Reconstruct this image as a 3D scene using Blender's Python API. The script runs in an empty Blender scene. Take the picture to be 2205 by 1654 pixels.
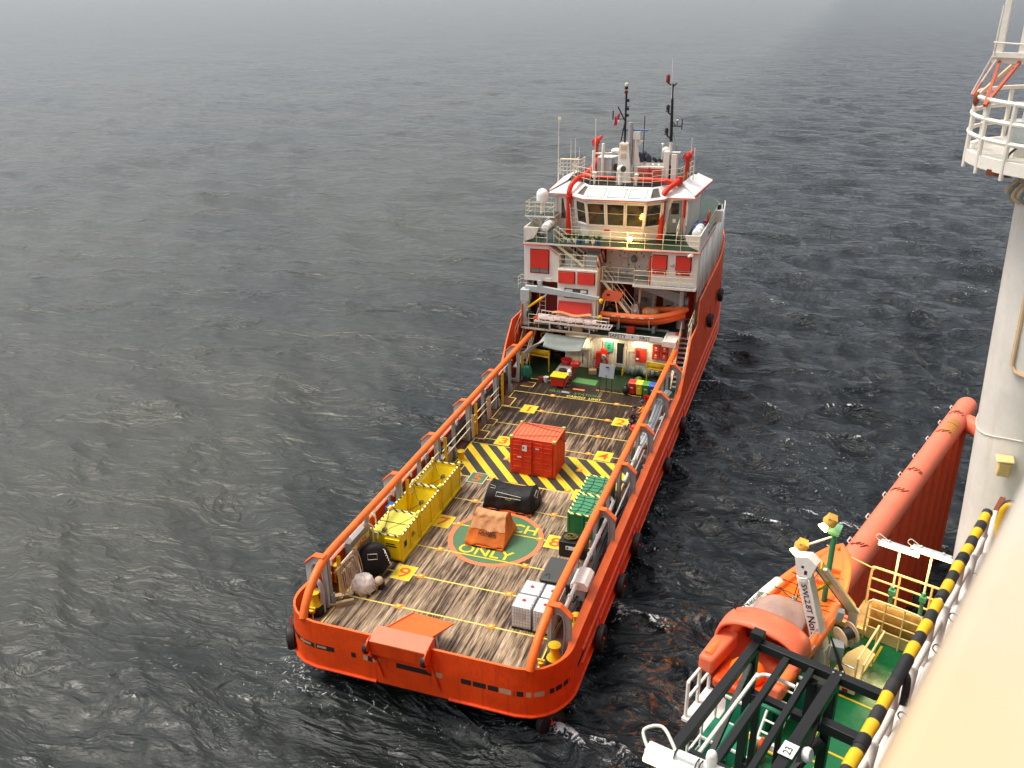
import bpy, math, random, sys
import numpy as np
from mathutils import Matrix, Vector, noise as mnoise
random.seed(7); RNG=np.random.default_rng(11)
sc=bpy.context.scene; COL=sc.collection
R=math.radians
WATER=-2.3
# ---------------------------------------------------------------- camera
CAM=Vector((12.487,-25.0,23.399)); F_PX=1969.06; PSI,TH,RO=-0.334079,0.413568,0.00577011
fwd=Vector((math.sin(PSI)*math.cos(TH),math.cos(PSI)*math.cos(TH),-math.sin(TH)))
rgt=Vector((math.cos(PSI),-math.sin(PSI),0)); dwn=fwd.cross(rgt)
r2=rgt*math.cos(RO)+dwn*math.sin(RO); d2=-rgt*math.sin(RO)+dwn*math.cos(RO)
cd=bpy.data.cameras.new('camera'); cam=bpy.data.objects.new('camera',cd); COL.objects.link(cam)
m=Matrix((( r2.x,-d2.x,-fwd.x,CAM.x),(r2.y,-d2.y,-fwd.y,CAM.y),(r2.z,-d2.z,-fwd.z,CAM.z),(0,0,0,1)))
cam.matrix_world=m; cd.sensor_width=36.0; cd.lens=F_PX*36/2205; cd.clip_end=30000; cd.clip_start=.05
cd.dof.use_dof=True; cd.dof.focus_distance=45; cd.dof.aperture_fstop=3.2
sc.camera=cam
# ---------------------------------------------------------------- frames
SHIP=Matrix.Identity(4)
RIG=Matrix.Translation((CAM.x,CAM.y,0))@Matrix.Rotation(R(-18.5),4,'Z')   # x = inboard (t), y = along the platform edge (s)
FR=[SHIP]; WARP=[False]
def warp(v):
    x,y,z=v
    return (x,y,z+0.025*x*min(1,max(0,(z-2.7)/4.5)))
# ---------------------------------------------------------------- materials
def nodes(name):
    m=bpy.data.materials.new(name); m.use_nodes=True; nt=m.node_tree
    b=nt.nodes['Principled BSDF']; return m,nt,b
def N(nt,t,**k):
    n=nt.nodes.new(t)
    for a,v in k.items():
        if a=='ins':
            for i,x in v.items(): n.inputs[i].default_value=x
        else: setattr(n,a,v)
    return n
def ramp(nt,stops,interp='LINEAR'):
    n=nt.nodes.new('ShaderNodeValToRGB'); cr=n.color_ramp; cr.interpolation=interp
    while len(cr.elements)>1: cr.elements.remove(cr.elements[-1])
    cr.elements[0].position=stops[0][0]; cr.elements[0].color=stops[0][1]
    for p,c in stops[1:]:
        e=cr.elements.new(p); e.color=c
    return n
def g(v): return (v,v,v,1)
def c4(c): return (c[0],c[1],c[2],1)
def mixc(nt,fac,a,b,mode='MIX'):
    n=nt.nodes.new('ShaderNodeMix'); n.data_type='RGBA'; n.blend_type=mode
    for s,val in ((n.inputs[0],fac),(n.inputs[6],a),(n.inputs[7],b)):
        if isinstance(val,bpy.types.NodeSocket): nt.links.new(val,s)
        elif isinstance(val,(int,float)): s.default_value=val
        else: s.default_value=c4(val)
    return n.outputs[2]
def paint(name,col,rough=.45,var=.18,rust=.0,rustcol=(.10,.035,.012),streak=0.,dirt=.25,scale=1.,bump=.02,metal=0.,spec=.32,chip=None):
    """worn paint: tone drift, grime, optional rust blotches and vertical run-off streaks"""
    m,nt,b=nodes(name); L=nt.links.new
    tc=N(nt,'ShaderNodeTexCoord'); geo=N(nt,'ShaderNodeNewGeometry')
    P=geo.outputs['Position']
    n1=N(nt,'ShaderNodeTexNoise',ins={'Scale':.9*scale,'Detail':5.,'Roughness':.6}); L(P,n1.inputs['Vector'])
    r1=ramp(nt,[(.3,g(1-var)),(.7,g(1+var*.4))]); L(n1.outputs['Fac'],r1.inputs[0])
    c=mixc(nt,1.0,col,r1.outputs[0],'MULTIPLY')
    n2=N(nt,'ShaderNodeTexNoise',ins={'Scale':7.*scale,'Detail':6.,'Roughness':.7}); L(P,n2.inputs['Vector'])
    r2_=ramp(nt,[(.50,g(0)),(.72,g(dirt))]); L(n2.outputs['Fac'],r2_.inputs[0])
    c=mixc(nt,r2_.outputs[0],c,(col[0]*.35+.02,col[1]*.35+.015,col[2]*.35+.01))
    if streak>0:
        mp=N(nt,'ShaderNodeMapping'); mp.inputs['Scale'].default_value=(5*scale,5*scale,.35*scale); L(P,mp.inputs[0])
        n3=N(nt,'ShaderNodeTexNoise',ins={'Scale':1.,'Detail':4.,'Roughness':.6}); L(mp.outputs[0],n3.inputs['Vector'])
        r3=ramp(nt,[(.56,g(0)),(.74,g(streak))]); L(n3.outputs['Fac'],r3.inputs[0])
        c=mixc(nt,r3.outputs[0],c,rustcol)
    if rust>0:
        n4=N(nt,'ShaderNodeTexNoise',ins={'Scale':2.6*scale,'Detail':8.,'Roughness':.75}); L(P,n4.inputs['Vector'])
        r4=ramp(nt,[(.62-.1*rust,g(0)),(.70-.1*rust,g(min(1,.5+rust)))]); L(n4.outputs['Fac'],r4.inputs[0])
        c=mixc(nt,r4.outputs[0],c,rustcol)
    L(c,b.inputs['Base Color'])
    rr=ramp(nt,[(.3,g(max(.05,rough-.1))),(.7,g(min(1,rough+.15)))]); L(n2.outputs['Fac'],rr.inputs[0]); L(rr.outputs[0],b.inputs['Roughness'])
    b.inputs['Metallic'].default_value=metal; b.inputs['Specular IOR Level'].default_value=spec
    if bump>0:
        bp=N(nt,'ShaderNodeBump',ins={'Strength':.5,'Distance':bump}); L(n2.outputs['Fac'],bp.inputs['Height']); L(bp.outputs[0],b.inputs['Normal'])
    return m
def flat(name,col,rough=.5,metal=0.,spec=.5): return paint(name,col,rough,var=.10,dirt=.12,bump=.004,metal=metal,spec=spec)
def emis(name,col,strength):
    m,nt,b=nodes(name); b.inputs['Base Color'].default_value=c4(col); b.inputs['Emission Color'].default_value=c4(col); b.inputs['Emission Strength'].default_value=strength
    return m
def stripes(name,ca,cb,period,vec,rough=.5,duty=.5,dirt=.25):
    m,nt,b=nodes(name); L=nt.links.new
    geo=N(nt,'ShaderNodeNewGeometry')
    dt=N(nt,'ShaderNodeVectorMath',operation='DOT_PRODUCT'); L(geo.outputs['Position'],dt.inputs[0]); dt.inputs[1].default_value=vec
    dv=N(nt,'ShaderNodeMath',operation='DIVIDE'); L(dt.outputs['Value'],dv.inputs[0]); dv.inputs[1].default_value=period
    fr=N(nt,'ShaderNodeMath',operation='FRACT'); L(dv.outputs[0],fr.inputs[0])
    gt=N(nt,'ShaderNodeMath',operation='GREATER_THAN'); L(fr.outputs[0],gt.inputs[0]); gt.inputs[1].default_value=duty
    c=mixc(nt,gt.outputs[0],ca,cb)
    n2=N(nt,'ShaderNodeTexNoise',ins={'Scale':4.,'Detail':7.,'Roughness':.7}); L(geo.outputs['Position'],n2.inputs['Vector'])
    rr=ramp(nt,[(.5,g(0)),(.75,g(dirt))]); L(n2.outputs['Fac'],rr.inputs[0])
    c=mixc(nt,rr.outputs[0],c,(.12,.09,.06))
    L(c,b.inputs['Base Color']); b.inputs['Roughness'].default_value=rough
    return m
def glass(name,col=(.02,.022,.025),rough=.05):
    m,nt,b=nodes(name); L=nt.links.new; geo=N(nt,'ShaderNodeNewGeometry')
    n=N(nt,'ShaderNodeTexNoise',ins={'Scale':1.6,'Detail':3.}); L(geo.outputs['Position'],n.inputs['Vector'])
    r=ramp(nt,[(.38,c4(col)),(.55,(.10,.075,.03,1)),(.66,(.05,.06,.055,1))]); L(n.outputs['Fac'],r.inputs[0]); L(r.outputs[0],b.inputs['Base Color'])
    b.inputs['Roughness'].default_value=rough; b.inputs['Specular IOR Level'].default_value=.55
    return m
# ---------------------------------------------------------------- mesh builder
class MB:
    def __init__(s): s.v=[];s.f=[];s.mi=[];s.sm=[]
    def add(s,vs,fs,m=0,smooth=False):
        o=len(s.v); s.v+= [tuple(p) for p in vs]
        for f in fs: s.f.append(tuple(o+i for i in f)); s.mi.append(m); s.sm.append(smooth)
        return s
    def box(s,x0,x1,y0,y1,z0,z1,m=0):
        if x0>x1:x0,x1=x1,x0
        if y0>y1:y0,y1=y1,y0
        if z0>z1:z0,z1=z1,z0
        return s.add([(x0,y0,z0),(x1,y0,z0),(x1,y1,z0),(x0,y1,z0),(x0,y0,z1),(x1,y0,z1),(x1,y1,z1),(x0,y1,z1)],
            [(0,3,2,1),(4,5,6,7),(0,1,5,4),(1,2,6,5),(2,3,7,6),(3,0,4,7)],m)
    def obox(s,c,size,rot=None,m=0):
        """box of size at centre c, rotated by a 3x3 (or euler tuple in degrees)"""
        if rot is None: rot=Matrix.Identity(3)
        elif not isinstance(rot,Matrix): 
            from mathutils import Euler
            rot=Euler([R(a) for a in rot]).to_matrix()
        hx,hy,hz=[q/2 for q in size]; vs=[]
        for z in(-hz,hz):
            for x,y in((-hx,-hy),(hx,-hy),(hx,hy),(-hx,hy)): vs.append(tuple(Vector(c)+rot@Vector((x,y,z))))
        return s.add(vs,[(0,3,2,1),(4,5,6,7),(0,1,5,4),(1,2,6,5),(2,3,7,6),(3,0,4,7)],m)
    def beam(s,p,q,w,h,m=0,up=(0,0,1)):
        p=Vector(p);q=Vector(q);d=(q-p);l=d.length;d.normalize();u=Vector(up)
        if abs(d.dot(u))>.98:u=Vector((0,1,0))
        x=d.cross(u).normalized();z=x.cross(d); rot=Matrix((x,d,z)).transposed()
        return s.obox((p+q)/2,(w,l,h),rot,m)
    def tube(s,pts,r,n=8,m=0,cap=True,closed=False):
        P=[Vector(p) for p in pts]; k=len(P); rs=r if isinstance(r,(list,tuple)) else [r]*k
        vs=[];fs=[]; T=[]
        for i in range(k):
            if closed: t=P[(i+1)%k]-P[i-1]
            else: t=P[min(i+1,k-1)]-P[max(i-1,0)]
            T.append(t.normalized())
        u=T[0].orthogonal().normalized()
        for i in range(k):
            u=(u-T[i]*u.dot(T[i])); u=u.normalized() if u.length>1e-6 else T[i].orthogonal().normalized(); w=T[i].cross(u)
            for j in range(n):
                a=2*math.pi*j/n; vs.append(tuple(P[i]+(u*math.cos(a)+w*math.sin(a))*rs[i]))
        for i in range(k if closed else k-1):
            i2=(i+1)%k
            for j in range(n): fs.append((i*n+j,i*n+(j+1)%n,i2*n+(j+1)%n,i2*n+j))
        s.add(vs,fs,m,True)
        if cap and not closed:
            o=len(s.v)-len(vs)
            s.f.append(tuple(o+j for j in reversed(range(n))));s.mi.append(m);s.sm.append(False)
            s.f.append(tuple(o+(k-1)*n+j for j in range(n)));s.mi.append(m);s.sm.append(False)
        return s
    def cyl(s,p,q,r0,r1=None,n=16,m=0): return s.tube([p,q],[r0,r0 if r1 is None else r1],n,m)
    def lathe(s,prof,o=(0,0,0),n=20,m=0,axis=(0,0,1),smooth=True):
        ax=Vector(axis).normalized();u=ax.orthogonal().normalized();w=ax.cross(u);o=Vector(o);vs=[];fs=[];k=len(prof)
        for (r,z) in prof:
            for j in range(n):
                a=2*math.pi*j/n; vs.append(tuple(o+ax*z+(u*math.cos(a)+w*math.sin(a))*max(r,1e-4)))
        for i in range(k-1):
            for j in range(n): fs.append((i*n+j,i*n+(j+1)%n,(i+1)*n+(j+1)%n,(i+1)*n+j))
        fs.append(tuple(reversed(range(n)))); fs.append(tuple((k-1)*n+j for j in range(n)))
        return s.add(vs,fs,m,smooth)
    def prism(s,poly,vec,m=0):
        """closed 3-D polygon extruded along vec"""
        n=len(poly);v=Vector(vec);a=[Vector(p) for p in poly]; nrm=Vector((0,0,0))
        for i in range(n): nrm+=a[i].cross(a[(i+1)%n])
        if nrm.dot(v)<0:a.reverse()
        vs=a+[p+v for p in a]
        fs=[tuple(reversed(range(n))),tuple(range(n,2*n))]+[(i,(i+1)%n,n+(i+1)%n,n+i) for i in range(n)]
        return s.add(vs,fs,m)
    def ell(s,c,rad,n=14,k=8,m=0,rot=None):
        vs=[];fs=[];c=Vector(c)
        for i in range(k+1):
            t=math.pi*i/k
            for j in range(n):
                a=2*math.pi*j/n; p=Vector((rad[0]*math.sin(t)*math.cos(a),rad[1]*math.sin(t)*math.sin(a),-rad[2]*math.cos(t)))
                if rot is not None:p=rot@p
                vs.append(tuple(c+p))
        for i in range(k):
            for j in range(n): fs.append((i*n+j,i*n+(j+1)%n,(i+1)*n+(j+1)%n,(i+1)*n+j))
        return s.add(vs,fs,m,True)
    def quad(s,a,b,c,d,m=0): return s.add([a,b,c,d],[(0,1,2,3)],m)
    def grid(s,fn,nu,nv,m=0,smooth=True,flip=False):
        vs=[fn(i/nu,j/nv) for i in range(nu+1) for j in range(nv+1)];w=nv+1
        fs=[(i*w+j,(i+1)*w+j,(i+1)*w+j+1,i*w+j+1) for i in range(nu) for j in range(nv)]
        if flip: fs=[tuple(reversed(f)) for f in fs]
        return s.add(vs,fs,m,smooth)
    def text(s,txt,o,ux,uy,size,m=0,align='C',lift=.004,sx=1.):
        """lettering laid on a surface: o = centre of the line, ux / uy its unit axes"""
        vs,fs,w=TEXT(txt); ux=Vector(ux).normalized();uy=Vector(uy).normalized();nz=ux.cross(uy).normalized();o=Vector(o)+nz*lift
        dx={'C':-w/2,'L':0,'R':-w}[align]
        return s.add([tuple(o+ux*((x+dx)*size*sx)+uy*((y-.35)*size)) for x,y in vs],fs,m)
_TX={}
def TEXT(t):
    if t not in _TX:
        cu=bpy.data.curves.new('t','FONT'); cu.body=t; cu.size=1.; cu.resolution_u=3; cu.offset=.012
        ob=bpy.data.objects.new('t',cu); COL.objects.link(ob); dg=bpy.context.evaluated_depsgraph_get(); dg.update()
        me=bpy.data.meshes.new_from_object(ob.evaluated_get(dg))
        vs=[(v.co.x,v.co.y) for v in me.vertices]; fs=[tuple(p.vertices) for p in me.polygons]
        x0=min(v[0] for v in vs); vs=[(x-x0,y) for x,y in vs]; w=max(v[0] for v in vs)
        bpy.data.objects.remove(ob); bpy.data.curves.remove(cu); bpy.data.meshes.remove(me); _TX[t]=(vs,fs,w)
    return _TX[t]
# ---------------------------------------------------------------- objects
WM={}
def W(o): return WM[o.name]
def tag(o,label=None,cat=None,group=None,kind=None):
    if label:o['label']=label
    if cat:o['category']=cat
    if group:o['group']=group
    if kind:o['kind']=kind
    return o
def thing(name,label,cat,loc,rotz=0,group=None):
    o=bpy.data.objects.new(name,None); COL.objects.link(o); o.empty_display_size=.3
    M=FR[-1]@Matrix.Translation(loc)@Matrix.Rotation(R(rotz),4,'Z'); o.matrix_world=M; WM[o.name]=M
    o.location=M.to_translation(); o.rotation_euler=M.to_euler()
    return tag(o,label,cat,group)
def build(name,mb,mats,parent=None,local=False,bev=0,label=None,cat=None,group=None,kind=None,sub=0,auto=False,solid=0,skin=None):
    """one mesh object. local=True: vertices are already in the parent's own axes"""
    if not isinstance(mats,(list,tuple)):mats=[mats]
    fr=FR[-1]; me=bpy.data.meshes.new(name)
    vs=mb.v
    if WARP[-1] and not local: vs=[warp(v) for v in vs]
    if local: pts=[Vector(v) for v in vs]; M=Matrix.Identity(4)
    else:
        world=[fr@Vector(v) for v in vs]
        if parent is not None: inv=W(parent).inverted()
        else:
            a=np.array([tuple(v) for v in vs]); lo=a.min(0);hi=a.max(0)
            M0=fr@Matrix.Translation(((lo[0]+hi[0])/2,(lo[1]+hi[1])/2,lo[2])); inv=M0.inverted()
        pts=[inv@p for p in world]
    me.from_pydata([tuple(p) for p in pts],[],mb.f); 
    for mt in mats: me.materials.append(mt)
    me.polygons.foreach_set('material_index',mb.mi); me.polygons.foreach_set('use_smooth',mb.sm); me.update(); me.validate(); me.set_sharp_from_angle(angle=R(42))
    o=bpy.data.objects.new(name,me); COL.objects.link(o)
    if parent is not None: o.parent=parent; WM[o.name]=W(parent)
    else:
        if not local: o.location=M0.to_translation(); o.rotation_euler=M0.to_euler(); WM[o.name]=M0
        else: WM[o.name]=Matrix.Identity(4)
    if bev:
        b=o.modifiers.new('b','BEVEL'); b.width=bev; b.segments=2; b.limit_method='ANGLE'; b.angle_limit=R(40)
    if sub:
        b=o.modifiers.new('s','SUBSURF'); b.levels=sub; b.render_levels=sub
    if solid:
        b=o.modifiers.new('k','SOLIDIFY'); b.thickness=solid
    return tag(o,label,cat,group,kind)
def copy_tree(o,parent=None):
    c=o.copy(); COL.objects.link(c)
    if parent is not None: c.parent=parent
    for ch in list(o.children): copy_tree(ch,c)
    return c
def place(o,loc,rotz=0,label=None,scale=None):
    M=FR[-1]@Matrix.Translation(loc)@Matrix.Rotation(R(rotz),4,'Z'); o.location=M.to_translation(); o.rotation_euler=M.to_euler()
    if label:o['label']=label
    if scale:o.scale=(scale,)*3 if isinstance(scale,(int,float)) else scale
    return o
def rail(mb,pts,h=1.0,bars=3,r=.022,post_r=.025,step=1.3,m=0,mp=None):
    """guard rail along a floor polyline"""
    mp=m if mp is None else mp
    P=[Vector(p) for p in pts]
    for b in range(bars): mb.tube([p+Vector((0,0,h*(b+1)/bars)) for p in P],r,6,m)
    for a,b in zip(P[:-1],P[1:]):
        n=max(1,round((b-a).length/step))
        for i in range(n+1):
            q=a.lerp(b,i/n); mb.tube([q,q+Vector((0,0,h))],post_r,6,mp)
    return mb
def spline(pts,n=6):
    P=[Vector(p) for p in pts]; out=[]
    for i in range(len(P)-1):
        a=P[max(i-1,0)];b=P[i];c=P[i+1];d=P[min(i+2,len(P)-1)]
        for k in range(n):
            t=k/n; out.append(.5*((2*b)+(c-a)*t+(2*a-5*b+4*c-d)*t*t+(3*b-a-3*c+d)*t**3))
    return out+[P[-1]]
def ladder(mb,a,b,w,side,r=.022,step=.3,m=0):
    a=Vector(a);b=Vector(b);s=Vector(side).normalized()*(w/2)
    mb.tube([a-s,b-s],r,6,m);mb.tube([a+s,b+s],r,6,m); n=int((b-a).length/step)
    for i in range(1,n): q=a.lerp(b,i/n); mb.tube([q-s,q+s],r*.8,5,m)
    return mb
# ---------------------------------------------------------------- palette
M={}
M['hull']=paint('hull_orange',(.78,.072,.005),.42,var=.25,dirt=.35,streak=.6,rust=.0,rustcol=(.34,.022,.006))
M['rim']=paint('rim_orange',(.82,.14,.02),.42,var=.14,dirt=.25)
M['rail_or']=paint('crash_rail_orange',(.86,.165,.024),.38,var=.18,dirt=.35,rustcol=(.2,.05,.02),rust=.0)
M['under']=paint('antifouling_black',(.012,.010,.010),.35,var=.3,dirt=.1)
M['white']=paint('white_paint',(.80,.75,.67),.42,var=.10,dirt=.16,streak=.22,rustcol=(.42,.22,.10))
M['white2']=paint('worn_white_paint',(.78,.71,.60),.5,var=.16,dirt=.45,streak=.35,rustcol=(.35,.17,.08))
M['roofw']=paint('roof_white',(.84,.81,.77),.4,var=.06,dirt=.10)
M['red']=paint('shutter_red',(.60,.035,.018),.4,var=.12,dirt=.12)
M['dred']=paint('dark_red_steel',(.20,.014,.010),.5,var=.3,dirt=.4)
M['pipe_red']=paint('fire_pipe_red',(.66,.035,.015),.35,var=.12,dirt=.15)
M['grey']=paint('machinery_grey',(.30,.34,.34),.45,var=.15,dirt=.35,streak=.2,rustcol=(.2,.12,.07))
M['lgrey']=paint('pale_grey_paint',(.46,.52,.52),.42,var=.12,dirt=.25,streak=.15,rustcol=(.25,.16,.1))
M['hose']=paint('grey_hose',(.42,.45,.46),.5,var=.12,dirt=.2)
M['yellow']=paint('safety_yellow',(.80,.48,.012),.42,var=.14,dirt=.25,rust=.0)
M['pyellow']=paint('pale_yellow_rail',(.84,.76,.52),.42,var=.10,dirt=.15)
M['skip']=paint('skip_yellow',(.88,.68,.012),.42,var=.12,dirt=.22,rust=.15,rustcol=(.35,.20,.03))
M['lid']=paint('skip_lid_yellow',(.82,.70,.10),.42,var=.08,dirt=.12)
M['green']=paint('deck_green',(.010,.032,.013),.38,var=.3,dirt=.5)
M['rigg']=paint('rig_deck_green',(.008,.135,.045),.20,var=.25,dirt=.10,bump=.003)
M['bgreen']=paint('container_green',(.012,.17,.055),.4,var=.12,dirt=.2)
M['lgreen']=paint('green_lid',(.06,.27,.13),.4,var=.12,dirt=.25)
M['cont']=paint('container_red_orange',(.70,.048,.014),.42,var=.12,dirt=.25,streak=.2,rustcol=(.2,.02,.008))
M['conttop']=paint('container_roof',(.80,.15,.065),.5,var=.10,dirt=.2)
M['black']=flat('black_rubber',(.010,.010,.011),.55)
M['blackst']=paint('black_steel',(.013,.013,.014),.38,var=.2,dirt=.2,bump=.004)
M['dark']=flat('dark_void',(.010,.008,.008),.8)
M['brown']=paint('dirty_brown_steel',(.085,.030,.018),.55,var=.4,dirt=.5)
M['rig_red']=paint('riser_guard_red',(.78,.10,.03),.5,var=.12,dirt=.12,rust=.0)
M['riglid']=paint('pontoon_salmon_red',(.84,.20,.11),.5,var=.10,dirt=.10)
M['boat']=paint('rescue_boat_orange',(.92,.19,.045),.4,var=.10,dirt=.15,bump=.006)
M['boatin']=paint('rescue_boat_inside_orange',(.85,.17,.008),.45,var=.15,dirt=.2)
M['salmon']=paint('faded_orange_shell',(.80,.16,.075),.42,var=.08,dirt=.12,bump=.004)
M['tarpgrey']=paint('grey_pink_cover',(.36,.23,.19),.6,var=.25,dirt=.25)
M['tarpor']=paint('orange_canvas',(.50,.115,.010),.8,var=.35,dirt=.4,bump=.03)
M['tarplt']=paint('sun_bleached_canvas',(.64,.30,.13),.8,var=.25,dirt=.45,bump=.03)
M['tarpbk']=paint('black_tarpaulin',(.010,.009,.010),.62,var=.4,dirt=.2,bump=.03)
M['tarpgr']=paint('grey_green_tarpaulin',(.22,.25,.23),.6,var=.15,dirt=.25,bump=.02)
M['plast']=paint('white_plastic',(.80,.80,.78),.4,var=.05,dirt=.08)
M['bag']=paint('white_bulk_bag',(.75,.66,.60),.7,var=.12,dirt=.25,bump=.02)
M['rope']=paint('cream_rope',(.58,.44,.30),.8,var=.2,dirt=.4,scale=4)
M['wire']=flat('dark_wire',(.02,.018,.016),.5)
M['wood']=paint('pale_timber',(.48,.34,.20),.7,var=.2,dirt=.3,scale=3)
M['steel']=paint('bare_steel_sheet',(.34,.31,.28),.38,var=.2,dirt=.3,metal=.4)
M['galv']=paint('galvanised',(.48,.49,.49),.35,var=.12,dirt=.2,metal=.5)
M['glass']=glass('dark_window_glass')
M['gl2']=glass('grey_glass',(.08,.09,.09),.08)
M['sky_l']=flat('pale_skylight_glass',(.60,.66,.55),.15)
M['navy']=flat('navy_cloth',(.014,.016,.035),.75); M['maroon']=flat('maroon_cloth',(.05,.012,.012),.8)
M['gcloth']=flat('grey_cloth',(.22,.22,.19),.8); M['orc']=flat('orange_cloth',(.75,.22,.02),.75)
M['skin']=flat('skin',(.38,.18,.10),.55); M['bluep']=flat('blue_plastic',(.02,.09,.42),.4); M['redp']=flat('red_plastic',(.62,.02,.015),.4)
M['grnp']=flat('green_plastic',(.05,.27,.03),.4); M['teal']=flat('teal_box',(.03,.30,.18),.4); M['yelp']=flat('yellow_plastic',(.80,.55,.02),.4)
M['leaf']=flat('leaf_green',(.05,.13,.02),.6); M['signw']=flat('sign_white',(.82,.81,.78),.5); M['blk_t']=flat('black_lettering',(.012,.012,.012),.6)
M['gtext']=flat('green_lettering',(.05,.26,.07),.6); M['red_t']=flat('red_lettering',(.62,.05,.01),.6); M['ltext']=flat('pale_lettering',(.75,.72,.6),.6)
M['beige']=paint('beige_grating_paint',(.72,.50,.30),.5,var=.1,dirt=.15); M['ybeige']=paint('cream_yellow_paint',(.80,.58,.25),.45,var=.1,dirt=.2)
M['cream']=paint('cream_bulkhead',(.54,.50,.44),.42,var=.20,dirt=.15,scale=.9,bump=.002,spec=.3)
def warm_glow_tint():  # warm lamp glow painted into the cream colour as broad patches
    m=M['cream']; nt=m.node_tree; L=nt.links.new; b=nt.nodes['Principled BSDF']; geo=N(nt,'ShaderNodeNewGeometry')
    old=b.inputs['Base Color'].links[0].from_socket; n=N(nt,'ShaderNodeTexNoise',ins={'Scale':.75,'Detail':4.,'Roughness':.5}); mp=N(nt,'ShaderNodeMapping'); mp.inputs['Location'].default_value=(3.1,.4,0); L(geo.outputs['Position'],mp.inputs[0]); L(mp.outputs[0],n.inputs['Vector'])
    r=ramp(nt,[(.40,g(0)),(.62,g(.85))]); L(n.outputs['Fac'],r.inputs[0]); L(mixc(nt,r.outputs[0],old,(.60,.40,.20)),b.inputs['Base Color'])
warm_glow_tint()
M['colw']=paint('pedestal_white',(.74,.70,.64),.45,var=.12,dirt=.12,streak=.30,rustcol=(.55,.40,.28),bump=.003)
M['rust']=paint('rusty_red_floor',(.24,.065,.025),.5,var=.3,dirt=.4)
M['padw']=paint('white_wrap',(.80,.75,.70),.55,var=.05,dirt=.10)
M['lampglow']=emis('lit_tube',(1.,.86,.42),3.5); M['bulb']=emis('amber_lamp',(1.,.50,.06),60.); M['flood']=emis('floodlight_lens',(1.,.72,.15),14.)
M['mesh_y']=paint('expanded_metal',(.66,.42,.02),.5,var=.2,dirt=.3,scale=3)
YB=stripes('yellow_black_chevron',(.80,.52,.01),(.022,.020,.020),.36,(0,.7,.7))
def wood_deck():
    m,nt,b=nodes('worn_timber_deck'); L=nt.links.new; geo=N(nt,'ShaderNodeNewGeometry'); P=geo.outputs['Position']
    sp=N(nt,'ShaderNodeSeparateXYZ'); L(P,sp.inputs[0])
    dv=N(nt,'ShaderNodeMath',operation='MULTIPLY'); L(sp.outputs['X'],dv.inputs[0]); dv.inputs[1].default_value=1/.21
    fl=N(nt,'ShaderNodeMath',operation='FLOOR'); L(dv.outputs[0],fl.inputs[0]); fr=N(nt,'ShaderNodeMath',operation='FRACT'); L(dv.outputs[0],fr.inputs[0])
    wn=N(nt,'ShaderNodeTexWhiteNoise',noise_dimensions='1D'); L(fl.outputs[0],wn.inputs['W'])
    # fibre streaks along the planks, shifted plank by plank
    cb=N(nt,'ShaderNodeCombineXYZ'); 
    sh=N(nt,'ShaderNodeMath',operation='MULTIPLY_ADD'); L(wn.outputs['Value'],sh.inputs[0]); sh.inputs[1].default_value=40; L(sp.outputs['Y'],sh.inputs[2])
    L(sp.outputs['X'],cb.inputs[0]); L(sh.outputs[0],cb.inputs[1])
    mp=N(nt,'ShaderNodeMapping'); mp.inputs['Scale'].default_value=(9,.55,1); L(cb.outputs[0],mp.inputs[0])
    n1=N(nt,'ShaderNodeTexNoise',ins={'Scale':1.,'Detail':6.,'Roughness':.62,'Distortion':.4}); L(mp.outputs[0],n1.inputs['Vector'])
    mp2=N(nt,'ShaderNodeMapping'); mp2.inputs['Scale'].default_value=(30,1.6,1); L(cb.outputs[0],mp2.inputs[0])
    n2=N(nt,'ShaderNodeTexNoise',ins={'Scale':1.,'Detail':5.,'Roughness':.6}); L(mp2.outputs[0],n2.inputs['Vector'])
    n3=N(nt,'ShaderNodeTexNoise',ins={'Scale':.42,'Detail':4.}); L(P,n3.inputs['Vector'])
    # worn = fibre + plank tone + large patches
    a1=N(nt,'ShaderNodeMath',operation='MULTIPLY_ADD'); L(n1.outputs['Fac'],a1.inputs[0]); a1.inputs[1].default_value=1.05; 
    t1=N(nt,'ShaderNodeMath',operation='MULTIPLY_ADD'); L(wn.outputs['Value'],t1.inputs[0]); t1.inputs[1].default_value=.15; t1.inputs[2].default_value=-.19
    L(t1.outputs[0],a1.inputs[2])
    a2=N(nt,'ShaderNodeMath',operation='MULTIPLY_ADD'); L(n3.outputs['Fac'],a2.inputs[0]); a2.inputs[1].default_value=.5; a2.inputs[2].default_value=-.22
    # the forward planks are oiled and dark, the aft ones bleached
    yr=N(nt,'ShaderNodeMapRange'); L(sp.outputs['Y'],yr.inputs[0]); yr.inputs[1].default_value=14; yr.inputs[2].default_value=26; yr.inputs[3].default_value=.05; yr.inputs[4].default_value=-.20
    a3=N(nt,'ShaderNodeMath',operation='ADD'); L(a1.outputs[0],a3.inputs[0]); L(a2.outputs[0],a3.inputs[1])
    a4=N(nt,'ShaderNodeMath',operation='ADD'); L(a3.outputs[0],a4.inputs[0]); L(yr.outputs[0],a4.inputs[1])
    r=ramp(nt,[(.24,(.018,.010,.006,1)),(.38,(.055,.030,.017,1)),(.44,(.19,.125,.075,1)),(.54,(.34,.235,.140,1)),(.70,(.54,.40,.27,1))]); L(a4.outputs[0],r.inputs[0])
    fm=ramp(nt,[(.36,g(.50)),(.64,g(1.22))]); L(n2.outputs['Fac'],fm.inputs[0])
    c=mixc(nt,1.,r.outputs[0],fm.outputs[0],'MULTIPLY')
    seam=ramp(nt,[(.0,g(1)),(.045,g(0)),(.955,g(0)),(1.,g(1))]); L(fr.outputs[0],seam.inputs[0])
    sm=N(nt,'ShaderNodeMath',operation='MULTIPLY'); L(seam.outputs[0],sm.inputs[0]); sm.inputs[1].default_value=.8
    c=mixc(nt,sm.outputs[0],c,(.03,.017,.010))
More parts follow.
